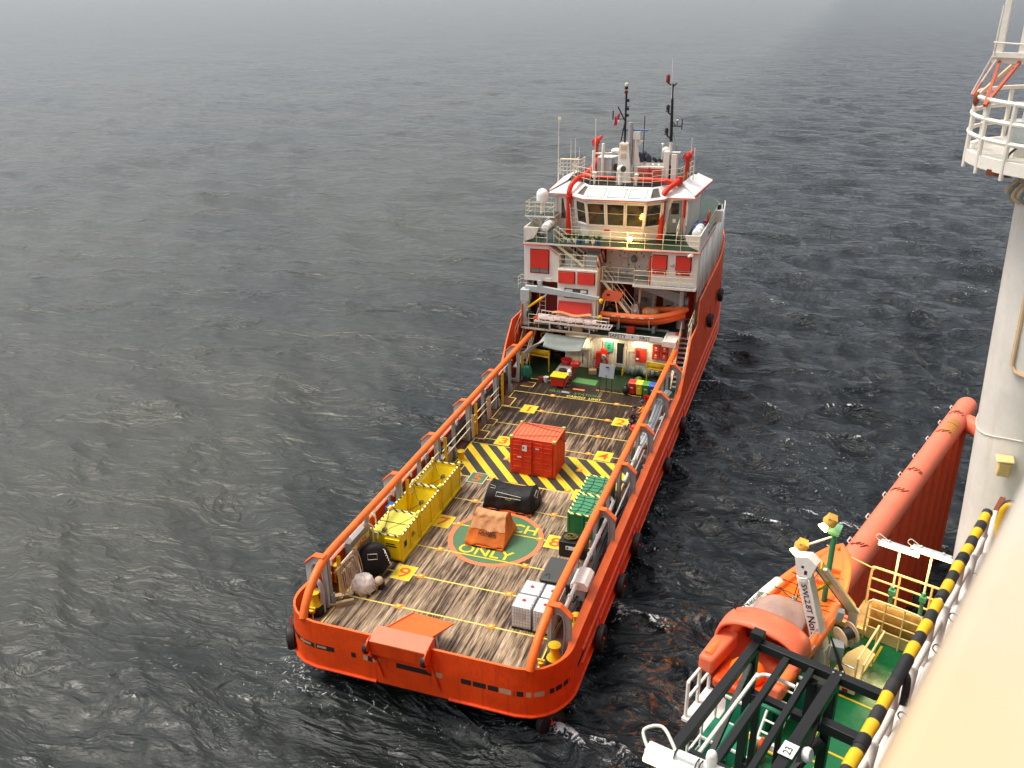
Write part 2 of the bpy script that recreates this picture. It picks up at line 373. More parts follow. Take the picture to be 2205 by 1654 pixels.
    L(c,b.inputs['Base Color']); b.inputs['Roughness'].default_value=.62; b.inputs['Specular IOR Level'].default_value=.35
    bp=N(nt,'ShaderNodeBump',ins={'Strength':.7,'Distance':.03}); L(a4.outputs[0],bp.inputs['Height']); L(bp.outputs[0],b.inputs['Normal'])
    return m
M['deck']=wood_deck()
def deck_paint(name,col,worn=.5):
    """marking paint worn off along the plank fibres"""
    m,nt,b=nodes(name); L=nt.links.new; geo=N(nt,'ShaderNodeNewGeometry')
    mp=N(nt,'ShaderNodeMapping'); mp.inputs['Scale'].default_value=(10,1.3,1); L(geo.outputs['Position'],mp.inputs[0])
    n=N(nt,'ShaderNodeTexNoise',ins={'Scale':1.,'Detail':6.,'Roughness':.68}); L(mp.outputs[0],n.inputs['Vector'])
    r=ramp(nt,[(.60-.09*worn,g(0)),(.70-.06*worn,g(min(1,.5+worn*.5)))]); L(n.outputs['Fac'],r.inputs[0])
    c=mixc(nt,r.outputs[0],col,(.10,.06,.035))
    v=ramp(nt,[(.3,g(.82)),(.7,g(1.1))]); L(n.outputs['Fac'],v.inputs[0])
    c=mixc(nt,1.,c,v.outputs[0],'MULTIPLY')
    L(c,b.inputs['Base Color']); b.inputs['Roughness'].default_value=.55
    return m
M['mk_y']=deck_paint('marking_yellow',(.80,.56,.015),.35); M['mk_line']=deck_paint('marking_line_yellow',(.80,.60,.12),.25); M['mk_r']=deck_paint('marking_red',(.68,.10,.01),.3)
M['mk_or']=deck_paint('marking_orange',(.78,.19,.07),.2); M['mk_g']=deck_paint('marking_green',(.07,.17,.075),.35); M['mk_bk']=deck_paint('marking_black',(.035,.030,.027),.25)
M['mk_w']=deck_paint('marking_white',(.62,.58,.48),.5); M['mk_dg']=deck_paint('marking_dull_green',(.07,.22,.06),.5); M['mk_pt']=deck_paint('tie_down_orange',(.80,.24,.02),.2)
# ================================================================ SUPPLY VESSEL
ship=thing('supply_vessel','orange and white offshore supply vessel seen over its stern, with a long timber cargo deck','ship',(0,20,WATER))
def hb(y):
    """half beam of the hull at y"""
    if y<1.3:
        t=max(0,min(1,(1.3-y)/2.0)); return 4.1+1.75*math.sqrt(max(0,1-t*t))
    if y<40: return 5.85
    t=(y-40)/15.; return 5.85*max(0,1-t**2.2)**.62
ys=[-.7]+[-.7+2*math.sin(k*math.pi/2/9)**1.6 for k in range(1,9)]+[1.3,2,4,8,12,16,20,24.6,25.,25.6,26.3,27.,27.6,28.4,29.4,30.2,30.4,31.5,33,36,39,40.5,42,43.5,45,47,49,51,53,54.3,55]
half=[(0,-.7),(1.5,-.7),(3,-.7)]+[(hb(y),y) for y in ys]
half[-1]=(0.0,55)
outline=[(-x,y) for x,y in reversed(half[1:])]+half
NO=len(outline)
def onorm(i):
    a=Vector(outline[max(i-1,0)]);b=Vector(outline[min(i+1,NO-1)]);t=(b-a).normalized(); return Vector((t.y,-t.x)) # outward (path runs port bow -> stern -> starboard bow)
ONR=[onorm(i) for i in range(NO)]
def topz(y):
    for (a,za),(b,zb) in zip([(-9,1.02),(25.,1.02),(27.6,3.55),(30.2,3.55),(30.4,5.1),(40,5.1),(50,6.2)],[(25.,1.02),(27.6,3.55),(30.2,3.55),(30.4,5.1),(40,5.1),(50,6.2),(60,6.2)]):
        if a<=y<=b: return za+(zb-za)*(y-a)/(b-a)
def tin(i):
    x,y=outline[i]
    s=min(1,max(0,(y+.4)/2.2))*min(1,max(.2,(27.-y)/2.)); return .05+.06*s
def rimd(i):
    x,y=outline[i]; return .02+.12*min(1,max(0,(y-.2)/1.6))*min(1,max(0,(26.-y)/1.5))
def off(i,d): 
    x,y=outline[i]; n=ONR[i]; return (x-n.x*d,y-n.y*d)
def rows(mb,spec,mats):
    """skin along the outline; spec(i) -> list of (inset,z)"""
    R_=[[(*off(i,d),z) for d,z in spec(i)] for i in range(NO)]; k=len(R_[0]); vs=[p for r in R_ for p in r]
    for j in range(k-1):
        pass
    o=len(mb.v); mb.v+=vs
    for i in range(NO-1):
        for j in range(k-1): mb.f.append((o+i*k+j,o+(i+1)*k+j,o+(i+1)*k+j+1,o+i*k+j+1)); mb.mi.append(mats[j]); mb.sm.append(False)
mb=MB(); rows(mb,lambda i:[(.0,-1.12),(.0,-.12),(.0,.18),(tin(i),topz(outline[i][1])-rimd(i)),(tin(i)+.05+rimd(i)*1.9,topz(outline[i][1])),(tin(i)+.09+rimd(i)*1.9,-.06)],[0,0,0,1,0])
build('hull',mb,[M['hull'],M['rim']],ship,bev=.015)
mb=MB(); rows(mb,lambda i:[(.06,-1.10),(.10,-1.3),(.5 if outline[i][1]>.6 else .5+.9*(.6-outline[i][1])/1.3,-1.75),(1.3 if outline[i][1]>.6 else 1.3+2.4*(.6-outline[i][1])/1.3,-3.4)],[0,0,0])
build('lower_hull',mb,M['under'],ship)
mb=MB()
for z,rr in((.22,.07),(-.42,.06),(-1.08,.07)):
    pts=[(*off(i,-.02),z) for i in range(NO) if outline[i][1]>(-.9 if z<-1 else 1.6) and outline[i][0]>0 and outline[i][1]<50]; mb.tube(pts,rr,6)
    pts=[(*off(i,-.02),z) for i in range(NO) if outline[i][1]>(-.9 if z<-1 else 1.6) and outline[i][0]<0 and outline[i][1]<50]; mb.tube(pts,rr,6)
build('rubbing_strake',mb,M['hull'],ship)
# freeing ports along the stern and round the corners
arc=[0]
for a,b in zip(outline[:-1],outline[1:]): arc.append(arc[-1]+(Vector(b)-Vector(a)).length)
ic=outline.index((0,-.7))
def at_arc(s):
    s+=arc[ic]
    for i in range(NO-1):
        if arc[i]<=s<=arc[i+1]:
            t=(s-arc[i])/(arc[i+1]-arc[i]+1e-9); p=Vector(outline[i]).lerp(Vector(outline[i+1]),t); n=ONR[i].lerp(ONR[i+1],t); return p,n
def strip(mb,s0,s1,z0,z1,out,m=0):
    n=max(1,int((s1-s0)/.15)); 
    for k in range(n):
        (p,np_),(q,nq)=at_arc(s0+(s1-s0)*k/n),at_arc(s0+(s1-s0)*(k+1)/n)
        p=p+np_*out;q=q+nq*out; mb.quad((p.x,p.y,z0),(q.x,q.y,z0),(q.x,q.y,z1),(p.x,p.y,z1),m)
mb=MB()
for a,b,mm in((-6.6,-5.9,0),(-5.5,-3.25,0),(-2.52,-2.32,0),(-2.0,-1.82,1),(-1.8,-1.62,0),(-1.6,-1.3,1),(-.62,.98,0),(.98,1.25,1),(2.0,2.4,0),(2.47,2.98,0),(3.05,3.45,0),(3.5,3.95,1),(4.05,4.4,0),(4.5,5.2,1),(5.4,6.4,0),(7.2,8.4,0)):
    mb=MB(); strip(mb,a,b,-.20,.03,.004,mm); build('freeing_port',mb,[M['dark'],M['wood']],ship)
for a,b in((-4.9,-4.3),(-4.0,-3.6)): mb=MB(); strip(mb,a,b,-.13,-.02,.007,1); build('freeing_port_gap',mb,[M['dark'],M['wood']],ship)
# decks
mb=MB(); pts=[(*off(i,tin(i)+.05),-.03) for i in range(NO) if outline[i][1]<30]
mb.add(pts,[tuple(range(len(pts)))]); build('side_deck',mb,M['brown'],ship)
mb=MB(); mb.box(-4.6,4.6,.05,26.6,-.02,.0,0); build('timber_deck',mb,M['deck'],ship)
mb=MB(); mb.box(-5.1,5.1,26.6,33,-.025,-.004,0); build('steel_deck',mb,M['green'],ship)
# ---- painted markings
Z=.004
mb=MB()
def ln(x0,y0,x1,y1,w,m=0,z=Z):
    d=Vector((x1-x0,y1-y0)).normalized(); n=Vector((-d.y,d.x))*w/2
    mb.quad((x0+n.x*-1,y0+n.y*-1,z),(x1-n.x,y1-n.y,z),(x1+n.x,y1+n.y,z),(x0+n.x,y0+n.y,z),m)
rowsY=[2.44,4.64,6.79,9.0,11.2,17.75,19.9,22.1,24.45]
for y in rowsY: ln(-4.55,y,4.55,y,.075 if y<10 else .06)
ln(-4.6,13.42,4.6,13.42,.08);ln(-4.6,17.1,4.6,17.1,.05,0)
ln(-4.5,.2,-4.5,24.4,.05);ln(4.5,.2,4.5,24.4,.05)
ln(.3,26.15,3.2,26.0,.05);ln(-4.6,26.62,-2.8,26.62,.05)
build('deck_line',mb,M['mk_line'],ship)
mb=MB()   # hatch chevrons
x0,x1,y0,y1=-4.55,4.55,13.5,17.05
mb.quad((x0,y0,.003),(x1,y0,.003),(x1,y1,.003),(x0,y1,.003),1)
def clip(poly):
    for ax,lim,sg in((0,x0,1),(0,x1,-1),(1,y0,1),(1,y1,-1)):
        out=[]
        for i in range(len(poly)):
            a,b=poly[i],poly[(i+1)%len(poly)]; da=sg*(a[ax]-lim);db=sg*(b[ax]-lim)
            if da>=0: out.append(a)
            if da*db<0: t=da/(da-db); out.append((a[0]+(b[0]-a[0])*t,a[1]+(b[1]-a[1])*t))
        poly=out
        if len(poly)<3: return None
    return poly
for k in range(-3,14):
    xb=-4.55+k*1.02-1.6; p=clip([(xb,y0),(xb+.48,y0),(xb+.48-3.0,y1),(xb-3.0,y1)])
    if p: mb.add([(x,y,.007) for x,y in p],[tuple(range(len(p)))],0)
build('hatch_chevron',mb,[M['mk_y'],M['mk_bk']],ship)
mb=MB()   # winch circle
cx,cy=.05,8.45; n=64
mb.add([(cx+1.98*math.cos(2*math.pi*k/n),cy+2.05*math.sin(2*math.pi*k/n),.005) for k in range(n)],[tuple(range(n))],0)
for k in range(n):
    a,b=2*math.pi*k/n,2*math.pi*(k+1)/n
    mb.quad((cx+1.98*math.cos(a),cy+2.05*math.sin(a),.009),(cx+2.2*math.cos(a),cy+2.28*math.sin(a),.009),(cx+2.2*math.cos(b),cy+2.28*math.sin(b),.009),(cx+1.98*math.cos(b),cy+2.05*math.sin(b),.009),1)
for y in(6.79,9.0): mb.quad((cx-1.95,y-.035,.012),(cx+1.95,y-.035,.012),(cx+1.95,y+.035,.012),(cx-1.95,y+.035,.012),2)
mb.text('WINCH',(cx,9.55,.008),(1,0,0),(0,1,0),.95,2); mb.text('ONLY',(cx-.05,7.25,.008),(1,0,0),(0,1,0),.95,2)
build('winch_circle_marking',mb,[M['mk_g'],M['mk_or'],M['mk_y']],ship)
for i,(t,x,y) in enumerate([('1',-2.8,22.15),('2',2.8,22.1),('3',-2.85,17.75),('4',2.85,17.72),('5',-2.75,13.4),('6',2.8,13.35),('7',-2.8,9.0),('8',2.75,8.98),('9',-2.8,4.65)]):
    mb=MB(); w=.40 if i!=4 else .42; h=.48
    mb.quad((x-w-.05,y-h-.05,.013),(x+w+.05,y-h-.05,.013),(x+w+.05,y+h+.05,.013),(x-w-.05,y+h+.05,.013),2)
    mb.quad((x-w,y-h,.016),(x+w,y-h,.016),(x+w,y+h,.016),(x-w,y+h,.016),0)
    mb.text(t,(x,y,.018),(1,0,0),(0,1,0),.98,1,sx=1.15)
    build('deck_number',mb,[M['mk_y'] if i!=4 else M['mk_g'],M['mk_r'],M['mk_line'] if i!=4 else M['mk_w']],ship)
mb=MB()
mb.text('MUSTER  STATION',(-.85,25.18,0),(1,0,0),(0,1,0),.42,0,sx=.92,lift=.006); mb.text('CARGO  LIMIT',(-.1,24.72,0),(1,0,0),(0,1,0),.40,1,sx=.85,lift=.006)
mb.quad((-1.5,26.9,.004),(.1,26.75,.004),(.1,27.6,.004),(-1.4,27.7,.004),2); mb.quad((-1.1,25.75,.006),(-.35,25.75,.006),(-.35,25.95,.006),(-1.1,25.95,.006),3)
build('deck_lettering',mb,[M['mk_dg'],M['mk_line'],M['mk_dg'],M['mk_or']],ship)
for y in rowsY[:5]+[13.6,15.8]+rowsY[5:]:          # recessed tie-down points
    for x in(-2.014,2.014):
        mb=MB(); mb.obox((x,y,.017),(.30,.30,.01),(0,0,0),0); mb.lathe([(.085,.0),(.085,.03),(.05,.034)],(x,y,.02),10,1); build('tie_down_point',mb,[M['mk_pt'],M['mk_line']],ship)
mb=MB()   # scuppers / red recesses along the port edge of the timber
for (a,b,c,d) in((-4.62,-3.9,13.9,14.6),(-4.62,-4.0,17.6,18.6),(-4.62,-4.1,19.4,20.2),(-4.4,-3.6,25.3,26.0),(-4.6,-4.05,22.2,23.4)):
    mb=MB(); mb.quad((a,c,.006),(b,c,.006),(b,d,.006),(a,d,.006),0)
    for e in((a,c,b,c),(b,c,b,d),(b,d,a,d)):
        p=Vector((e[0],e[1],.010));q=Vector((e[2],e[3],.010)); n=(q-p).normalized().cross(Vector((0,0,1)))*.03; mb.quad(tuple(p-n),tuple(q-n),tuple(q+n),tuple(p+n),1)
    build('deck_recess',mb,[M['brown'],M['mk_line']],ship)
# ---- crash rails
def crash(sd,yend):
    mb=MB(); pts=spline([(sd*4.60,-.52,.95),(sd*4.63,-.25,1.35),(sd*4.68,.35,1.85),(sd*4.73,1.2,2.22),(sd*4.75,2.2,2.33),(sd*4.75,4,2.33)],5)+[(sd*4.75,y,2.33) for y in(9,15,21)]+[(sd*4.75,yend,2.33)]
    mb.tube(pts,.17,14); build('crash_rail',mb,M['rail_or'],ship)
crash(1,28.2);crash(-1,28.5)
def web(sd,y):
    mb=MB(); outer=[(4.66,.0),(4.66,2.44),(5.14,2.44),(5.56,2.02),(5.56,.62),(5.40,.0)]; cx_,cz_=5.06,1.2
    def ray(a):
        d=(math.cos(a),math.sin(a)); best=9
        for i in range(len(outer)):
            (ax,az),(bx,bz)=outer[i],outer[(i+1)%len(outer)]; ax-=cx_;bx-=cx_;az-=cz_;bz-=cz_
            ex,ez=bx-ax,bz-az; den=d[0]*ez-d[1]*ex
            if abs(den)<1e-9: continue
            t=(ax*ez-az*ex)/den; u=(ax*d[1]-az*d[0])/den
            if t>0 and -1e-6<=u<=1+1e-6: best=min(best,t)
        return (cx_+d[0]*best,cz_+d[1]*best)
    n=40; O=[];I=[]
    for k in range(n):
        a=2*math.pi*k/n; O.append(ray(a)); c,s=math.cos(a),math.sin(a)
        ex=.26*abs(c)**.55*(1 if c>0 else -1); ez=(.92 if s>0 else 1.05)*abs(s)**.7*(1 if s>0 else -1); I.append((cx_+ex,cz_+ez))
    vs=[];T=.07
    for yy in(y-T,y+T):
        for P_ in(O,I): vs+=[(sd*p[0],yy,p[1]) for p in P_]
    fs=[]
    for k in range(n):
        j=(k+1)%n; fs+=[(k,j,n+j,n+k),(2*n+k,3*n+k,3*n+j,2*n+j),(k,2*n+k,2*n+j,j),(n+k,n+j,3*n+j,3*n+k)]
    if sd<0: fs=[tuple(reversed(f)) for f in fs]
    mb.add(vs,fs,0); 
    mb.tube([(sd*(p[0]),y-.08,p[1]) for p in I],.035,6,0,closed=True)
    w=build('rail_web_frame',mb,M['lgrey'] if sd<0 else M['grey'],ship)
    mb=MB(); mb.beam((sd*4.66,y,2.462),(sd*5.15,y,2.462),.30,.045,0); mb.beam((sd*5.13,y,2.465),(sd*5.585,y,2.03),.30,.045,0); build('cap_strip',mb,M['rim'],w,bev=.01)
for sd in(1,-1):
    for y in(1.5,8.55,12.85,17.2,21.6,25.9): web(sd,y)
# uprights and runs of pipe between deck and bulwark
for sd in(-1,1):
    for y in(1.75,5.2,8.3,10.7,13.1,15.1,17.5,19.5,21.9,24.2):
        mb=MB(); mb.box(sd*4.66,sd*4.82,y-.09,y+.09,-.02,2.2,0); mb.box(sd*4.60,sd*4.66,y-.13,y+.13,-.02,.5,0); build('rail_post',mb,M['grey'],ship,bev=.01)
    for y in((2.35,9.0,13.6,18.0,22.4,26.2) if sd<0 else (1.95,18.4,22.6)):
        mb=MB(); mb.box(sd*4.52,sd*4.64,y-.08,y+.08,0,1.95,0); build('yellow_post',mb,M['yellow'],ship,bev=.01)
mb=MB(); mb.tube([(-5.36,2.2,1.62),(-5.36,26,1.62)],.05,8); mb.tube([(-5.22,2.2,1.38),(-5.22,26,1.38)],.035,8)
for y in range(3,26,2): mb.box(-5.42,-5.3,y-.03,y+.03,.9,1.66,0)
build('side_pipe',mb,M['padw'],ship)
mb=MB(); 
for z in(.85,1.3): mb.tube([(-4.6,13.2,z),(-4.6,17.3,z)],.03,6); mb.tube([(-4.6,17.6,z),(-4.6,21.8,z)],.03,6); mb.tube([(-4.6,9.2,z+.2),(-4.6,12.8,z+.2)],.035,6); mb.tube([(-4.6,2.5,z+.15),(-4.6,4.0,z+.15)],.035,6)
build('side_guard_bar',mb,M['pyellow'],ship)
mb=MB(); mb.tube(spline([(5.02,2.3,1.55),(5.02,6,1.6),(5.03,9,1.62),(5.0,10.6,1.66)],6),.075,10)
for y in(3.2,4.8,6.2,7.6,9.4): mb.tube([(5.02,y,1.6),(5.02,y+.12,1.6)],.11,10)
mb.tube([(5.0,10.6,1.66),(4.85,10.75,1.75),(4.7,10.7,1.7)],.075,8)
mb.tube([(5.22,8.8,1.2),(5.22,16.6,1.35)],.035,8); mb.tube([(4.95,13.1,1.3),(4.95,16.8,1.4)],.07,8); mb.tube(spline([(5.3,17.4,1.6),(5.1,16.6,1.5),(5.08,15.4,1.4)],5),.04,8)
mb.tube([(5.2,17.3,1.3),(5.2,21.4,1.4)],.035,8); mb.tube([(5.42,17.4,1.2),(5.42,21.4,1.3)],.03,8)
build('side_pipe',mb,M['padw'],ship)
mb=MB()
for k,(x,r_) in enumerate(((4.92,.09),(5.08,.10),(5.22,.05))): mb.tube(spline([(x-.25,17.5,1.0),(x-.12,18.6,1.25),(x,20,1.5),(x,21.6,1.7),(x,22.5,1.65),(x,24.6,1.2)],6),r_,10)
build('side_hose',mb,M['hose'],ship)
mb=MB()
for k in range(7): x=-4.95-.07*(k%4); mb.tube(spline([(x,8.2+.2*k,.5+.1*k),(x+.05,12,.7+.1*(k%3)),(x,16,.6+.09*k),(x,20,.9+.05*k),(x,24.5,.8+.1*(k%4))],6),.045,7)
build('side_hose',mb,M['black'],ship)
mb=MB()
for k in range(6): x=4.95+.08*(k%4); mb.tube(spline([(x,3.2+.2*k,.4+.1*k),(x+.05,7,.6+.1*(k%3)),(x,10,.5+.08*k),(x+.1,13,.4),(x,16.4,.7)],6),.05,7)
build('side_hose',mb,M['black'],ship)
for k in range(40):
    mb=MB(); sd=random.choice((-1,1)); y=random.uniform(2.8,24); s=random.uniform(.12,.32); x=sd*random.uniform(4.95,5.25)
    mb.obox((x,y,s*.6),(s,s*random.uniform(.8,2),s*1.2),(0,0,random.uniform(0,60)),k%4); build('side_machinery',mb,[M['grey'],M['brown'],M['blackst'],M['lgrey']],ship,bev=.02)
mb=MB()
for k in range(5): mb.tube(spline([(-4.95-.06*k,26.2,.8),(-4.75+.0*k,27.6,1.2+.08*k),(-4.1+.1*k,28.2,1.85+.06*k),(-3.8+.06*k,28.6,2.3)],6),.055,8)
build('transfer_hose',mb,M['hose'],ship)
# bollards, valves, gooseneck
def bollard(x,y,h,r_,mat,name='bollard'):
    mb=MB(); mb.lathe([(r_*1.25,0),(r_*1.25,.05),(r_,.07),(r_,h-.08),(r_*1.3,h-.07),(r_*1.3,h),(r_*1.1,h+.02)],(x,y,-.03),16); build(name,mb,mat,ship)
bollard(5.28,3.25,.85,.13,M['yellow']);bollard(5.28,2.55,.85,.13,M['yellow'])
bollard(-5.28,3.25,.85,.13,M['yellow']);bollard(-5.28,2.55,.85,.13,M['yellow']); bollard(-4.3,15.0,.55,.17,M['yellow']); bollard(-3.0,-.25,.3,.14,M['yellow']); bollard(2.4,-.25,.3,.14,M['yellow'])
for sd in(1,-1):
    mb=MB(); mb.lathe([(.30,.40),(.27,.46),(.17,.62),(.15,.85),(.24,.95),(.24,1.0),(.02,1.02)],(sd*5.05,1.05,0),20,0); mb.lathe([(.36,0),(.36,.40)],(sd*5.05,1.05,-.03),18,1); build('capstan',mb,[M['yellow'],M['blackst']],ship)
    mb=MB(); mb.cyl((sd*4.75,.35,0),(sd*4.75,.35,.75),.03,.03,8); mb.lathe([(.1,0),(.12,.05),(.12,.14),(.05,.18)],(sd*4.75,.35,.55),10); mb.tube([(sd*4.6,.35,.78),(sd*4.9,.35,.78)],.04,8); build('valve',mb,M['yellow'],ship)
mb=MB(); mb.tube(spline([(-4.78,1.2,-.02),(-4.78,1.2,1.0),(-4.84,1.2,1.35),(-5.02,1.2,1.45),(-5.18,1.2,1.3),(-5.2,1.2,1.0)],5),.10,12); build('gooseneck_vent',mb,M['hose'],ship)
# stern roller house and ramp plate
mb=MB(); mb.prism([(-1.48,-.34,1.30),(.82,-.34,1.30),(.82,-1.12,1.17),(-1.48,-1.12,1.17)],(0,0,-.06),0); mb.prism([(-1.48,-.34,1.24),(.82,-.34,1.24),(.82,-.34,.2),(-1.48,-.34,.2)],(0,.05,0),0)
mb.prism([(-1.48,-1.12,1.17),(.82,-1.12,1.17),(.82,-1.05,.50),(-1.48,-1.05,.50)],(0,.06,0),1); 
for x in(-1.48,.76): mb.prism([(x,-.34,1.24),(x,-1.12,1.12),(x,-1.05,.35),(x,-.70,-.12),(x,-.34,-.1)],(.06,0,0),1)
sr=build('stern_roller_house',mb,[M['riglid'],M['hull']],ship,bev=.012)
for x in(-1.5,.84):
    mb=MB(); mb.lathe([(.30,0),(.30,.05)],(x-.03,-1.02,.93),20,0,axis=(1,0,0)); mb.lathe([(.20,-.16),(.24,-.1),(.24,.0)],(x,-1.15,.85),16,1,axis=(1,0,0)); build('roller',mb,[M['hull'],M['blackst']],sr)
    mb=MB(); mb.beam((x-.02,-.76,.3),(x+.30,-.76,-.75),.06,.10,0); mb.beam((x-.02,-.76,.9),(x-.02,-.76,.2),.06,.12,0); build('bracket',mb,M['hull'],sr)
mb=MB(); mb.prism([(-1.35,.02,.84),(.45,.02,.80),(1.0,1.18,.80),(-.72,1.22,.84)],(0,0,.07),0); mb.beam((-1.35,.02,.87),(-.72,1.22,.87),.05,.16,0)
rp=build('stern_ramp_plate',mb,M['rim'],ship,bev=.01)
mb=MB(); mb.cyl((.6,.45,0),(.55,.4,.8),.035,.035,8); mb.box(.4,.85,-.1,.25,.0,.28,1); mb.box(.92,1.3,-.05,.2,0,.16,1); mb.cyl((-.6,1.0,0),(-.6,1.0,.82),.035,.035,8); build('support',mb,[M['padw'],M['grey']],rp)
# ================================================================ SUPERSTRUCTURE
WARP.append(True)
def wallbox(name,x0,x1,y0,y1,z0,z1,mat,bev=.02): mb=MB(); mb.box(x0,x1,y0,y1,z0,z1,0); return build(name,mb,mat,ship,bev=bev)
# --- main deck house
mh=wallbox('main_deck_house',-2.68,4.66,29.5,33.2,0,2.56,M['white2'])
wallbox('recess_bulkhead',-5.3,-2.69,31.6,33.2,-.01,2.56,M['dred'])
mb=MB()
mb.box(.74,1.38,29.42,29.5,.52,2.12,1); mb.box(.82,1.30,29.405,29.42,.62,2.04,0); 
d=build('doorway',mb,[M['dark'],M['white']],mh,bev=.02)
mb=MB(); mb.box(1.38,1.46,28.78,29.4,.55,2.0,0); mb.box(1.375,1.465,28.85,29.1,1.0,1.05,1); build('open_door',mb,[M['white2'],M['galv']],mh,bev=.01)
mb=MB(); mb.prism([(.02,29.36,1.5),(.10,29.36,1.36),(.50,29.36,1.36),(.58,29.36,1.5),(.58,29.36,2.0),(.5,29.36,2.12),(.10,29.36,2.12),(.02,29.36,2.0)],(0,.13,0),0); mb.box(.22,.38,29.34,29.36,1.6,1.85,1); mb.box(.26,.34,29.335,29.34,1.66,1.8,0); build('stretcher_box',mb,[M['teal'],M['blk_t']],mh,bev=.02)
mb=MB(); mb.box(2.05,2.75,29.3,29.5,.9,1.82,0); mb.box(2.40,2.42,29.29,29.3,.93,1.79,1); mb.box(2.12,2.36,29.292,29.3,1.0,1.72,1); mb.box(2.12,2.3,29.286,29.292,1.06,1.2,2); build('fire_hose_cabinet',mb,[M['red'],M['dred'],M['signw']],mh,bev=.015)
for i,(x,z) in enumerate(((3.14,1.72),(3.68,1.72),(3.14,1.2),(3.68,1.2))):
    mb=MB(); mb.box(x,x+.46,29.36,29.5,z,z+.46,0); mb.ell((x+.23,29.355,z+.28),(.07,.008,.07),10,6,1); mb.box(x+.14,x+.32,29.352,29.36,z+.12,z+.15,1); build('fire_box',mb,[M['red'],M['ltext']],mh,bev=.02)
mb=MB(); mb.box(-2.66,-1.15,29.44,29.5,.02,1.2,0); mb.box(-1.48,-1.42,29.43,29.44,.3,1.05,1); build('store_door',mb,[M['white2'],M['dark']],mh,bev=.01)
mb=MB()
mb.tube(spline([(-.95,29.3,.0),(-.95,29.3,1.6),(-.9,29.3,2.05),(-.6,29.3,2.22),(1,29.3,2.3),(4.6,29.3,2.42)],5),.05,8); mb.tube([(-.75,29.3,0),(-.75,29.3,2.1)],.045,8); mb.tube([(.65,29.4,.0),(.65,29.4,1.9)],.03,6); mb.tube([(1.55,29.4,.3),(1.55,29.4,2.0)],.04,6); mb.tube([(1.75,29.4,.3),(1.75,29.4,1.6)],.03,6); mb.tube([(1.5,29.4,1.55),(2.0,29.4,1.6)],.03,6)
build('pipework',mb,M['white2'],mh)
mb=MB()
for k in range(26): mb.obox((random.uniform(-.55,.25),random.uniform(29.1,29.4),random.uniform(.1,1.35)),(random.uniform(.06,.22),.14,random.uniform(.08,.3)),(0,0,0),0 if k%4 else 1)
mb.box(-.5,-.15,29.1,29.4,.5,1.3,0); mb.box(-.2,.2,29.15,29.4,.75,1.55,0); mb.cyl((.05,29.1,1.1),(.05,28.9,1.1),.16,.16,14,2); mb.tube([(-.1,29.2,1.4),(-.1,29.2,2.1)],.04,8,0); mb.tube([(-.5,29.2,.2),(.35,29.2,.28)],.05,8,0)
build('hydrant_manifold',mb,[M['pipe_red'],M['galv'],M['grey']],mh,bev=.01)
mb=MB(); mb.box(-2.2,-1.0,29.2,29.4,1.35,1.5,0); mb.box(1.9,2.9,28.95,29.08,2.2,2.28,1); mb.box(.0,.6,28.95,29.08,2.22,2.3,1); build('strip_light',mb,[M['galv'],emis('lit_strip',(1.,.95,.6),5.)],mh)
mb=MB(); mb.box(.82,1.30,28.95,29.42,0,.35,0); mb.box(.75,.82,28.9,29.42,0,.42,1); mb.box(1.30,1.37,28.9,29.42,0,.42,1); build('door_step',mb,[M['green'],M['yellow']],mh)
mb=MB()
for k in range(16): mb.ell((1.75+.14*k,29.15+random.uniform(-.1,.1),.35+random.uniform(-.05,.2)),(random.uniform(.14,.26),.22,random.uniform(.2,.34)),10,6,0)
mb.tube([(3.55+.22*math.cos(a),28.95,.75+.2*math.sin(a)) for a in [k*.6 for k in range(11)]],.03,6,1)
build('hose_rack',mb,[M['tarpgr'],M['ltext']],mh)
mb=MB()
for k in range(34): mb.obox((random.uniform(-4.9,-2.8),random.uniform(30.2,31.5),random.uniform(.1,1.9)),[random.uniform(.1,.5) for _ in '123'],(0,0,random.uniform(0,40)),k%5)
for k in range(3): mb.tube([(-4.3+.55*k+.2*math.cos(a),29.9,1.75+.2*math.sin(a)) for a in [j*.55 for j in range(12)]],.05,6,4)
build('winch_gear',mb,[M['grey'],M['green'],M['brown'],M['blackst'],M['yellow']],ship,bev=.02)
# --- boat deck (level 1)
mb=MB(); mb.box(-5.5,4.75,28.7,35,2.57,2.70,1); mb.box(-5.49,4.74,28.71,34.99,2.701,2.706,0); bd=build('boat_deck',mb,[M['green'],M['white2']],ship)
mb=MB(); mb.box(.42,3.86,28.62,28.69,2.66,2.98,0); mb.text('SAFETY',(1.0,28.62,2.82),(1,0,0),(0,0,1),.34,1,sx=.95); mb.text('+',(1.95,28.62,2.82),(1,0,0),(0,0,1),.3,1); mb.text('FIRST',(2.75,28.62,2.82),(1,0,0),(0,0,1),.34,1,sx=.85); build('safety_board',mb,[M['signw'],M['blk_t']],bd)
mb=MB(); mb.prism([(3.86,28.5,2.46),(4.72,28.5,2.46),(4.72,30.4,2.46),(3.86,30.4,2.46)],(0,0,.36),0); mb.tube([(4.0,28.8,2.83),(4.0,29.6,2.83),(4.15,29.8,2.83),(4.5,29.8,2.83)],.015,5,1); build('hatch_trunk',mb,[M['white'],M['grey']],bd,bev=.03)
mb=MB(); mb.ell((4.55,29.9,2.9),(.12,.12,.12),12,8); build('mushroom_vent',mb,M['pipe_red'],bd)
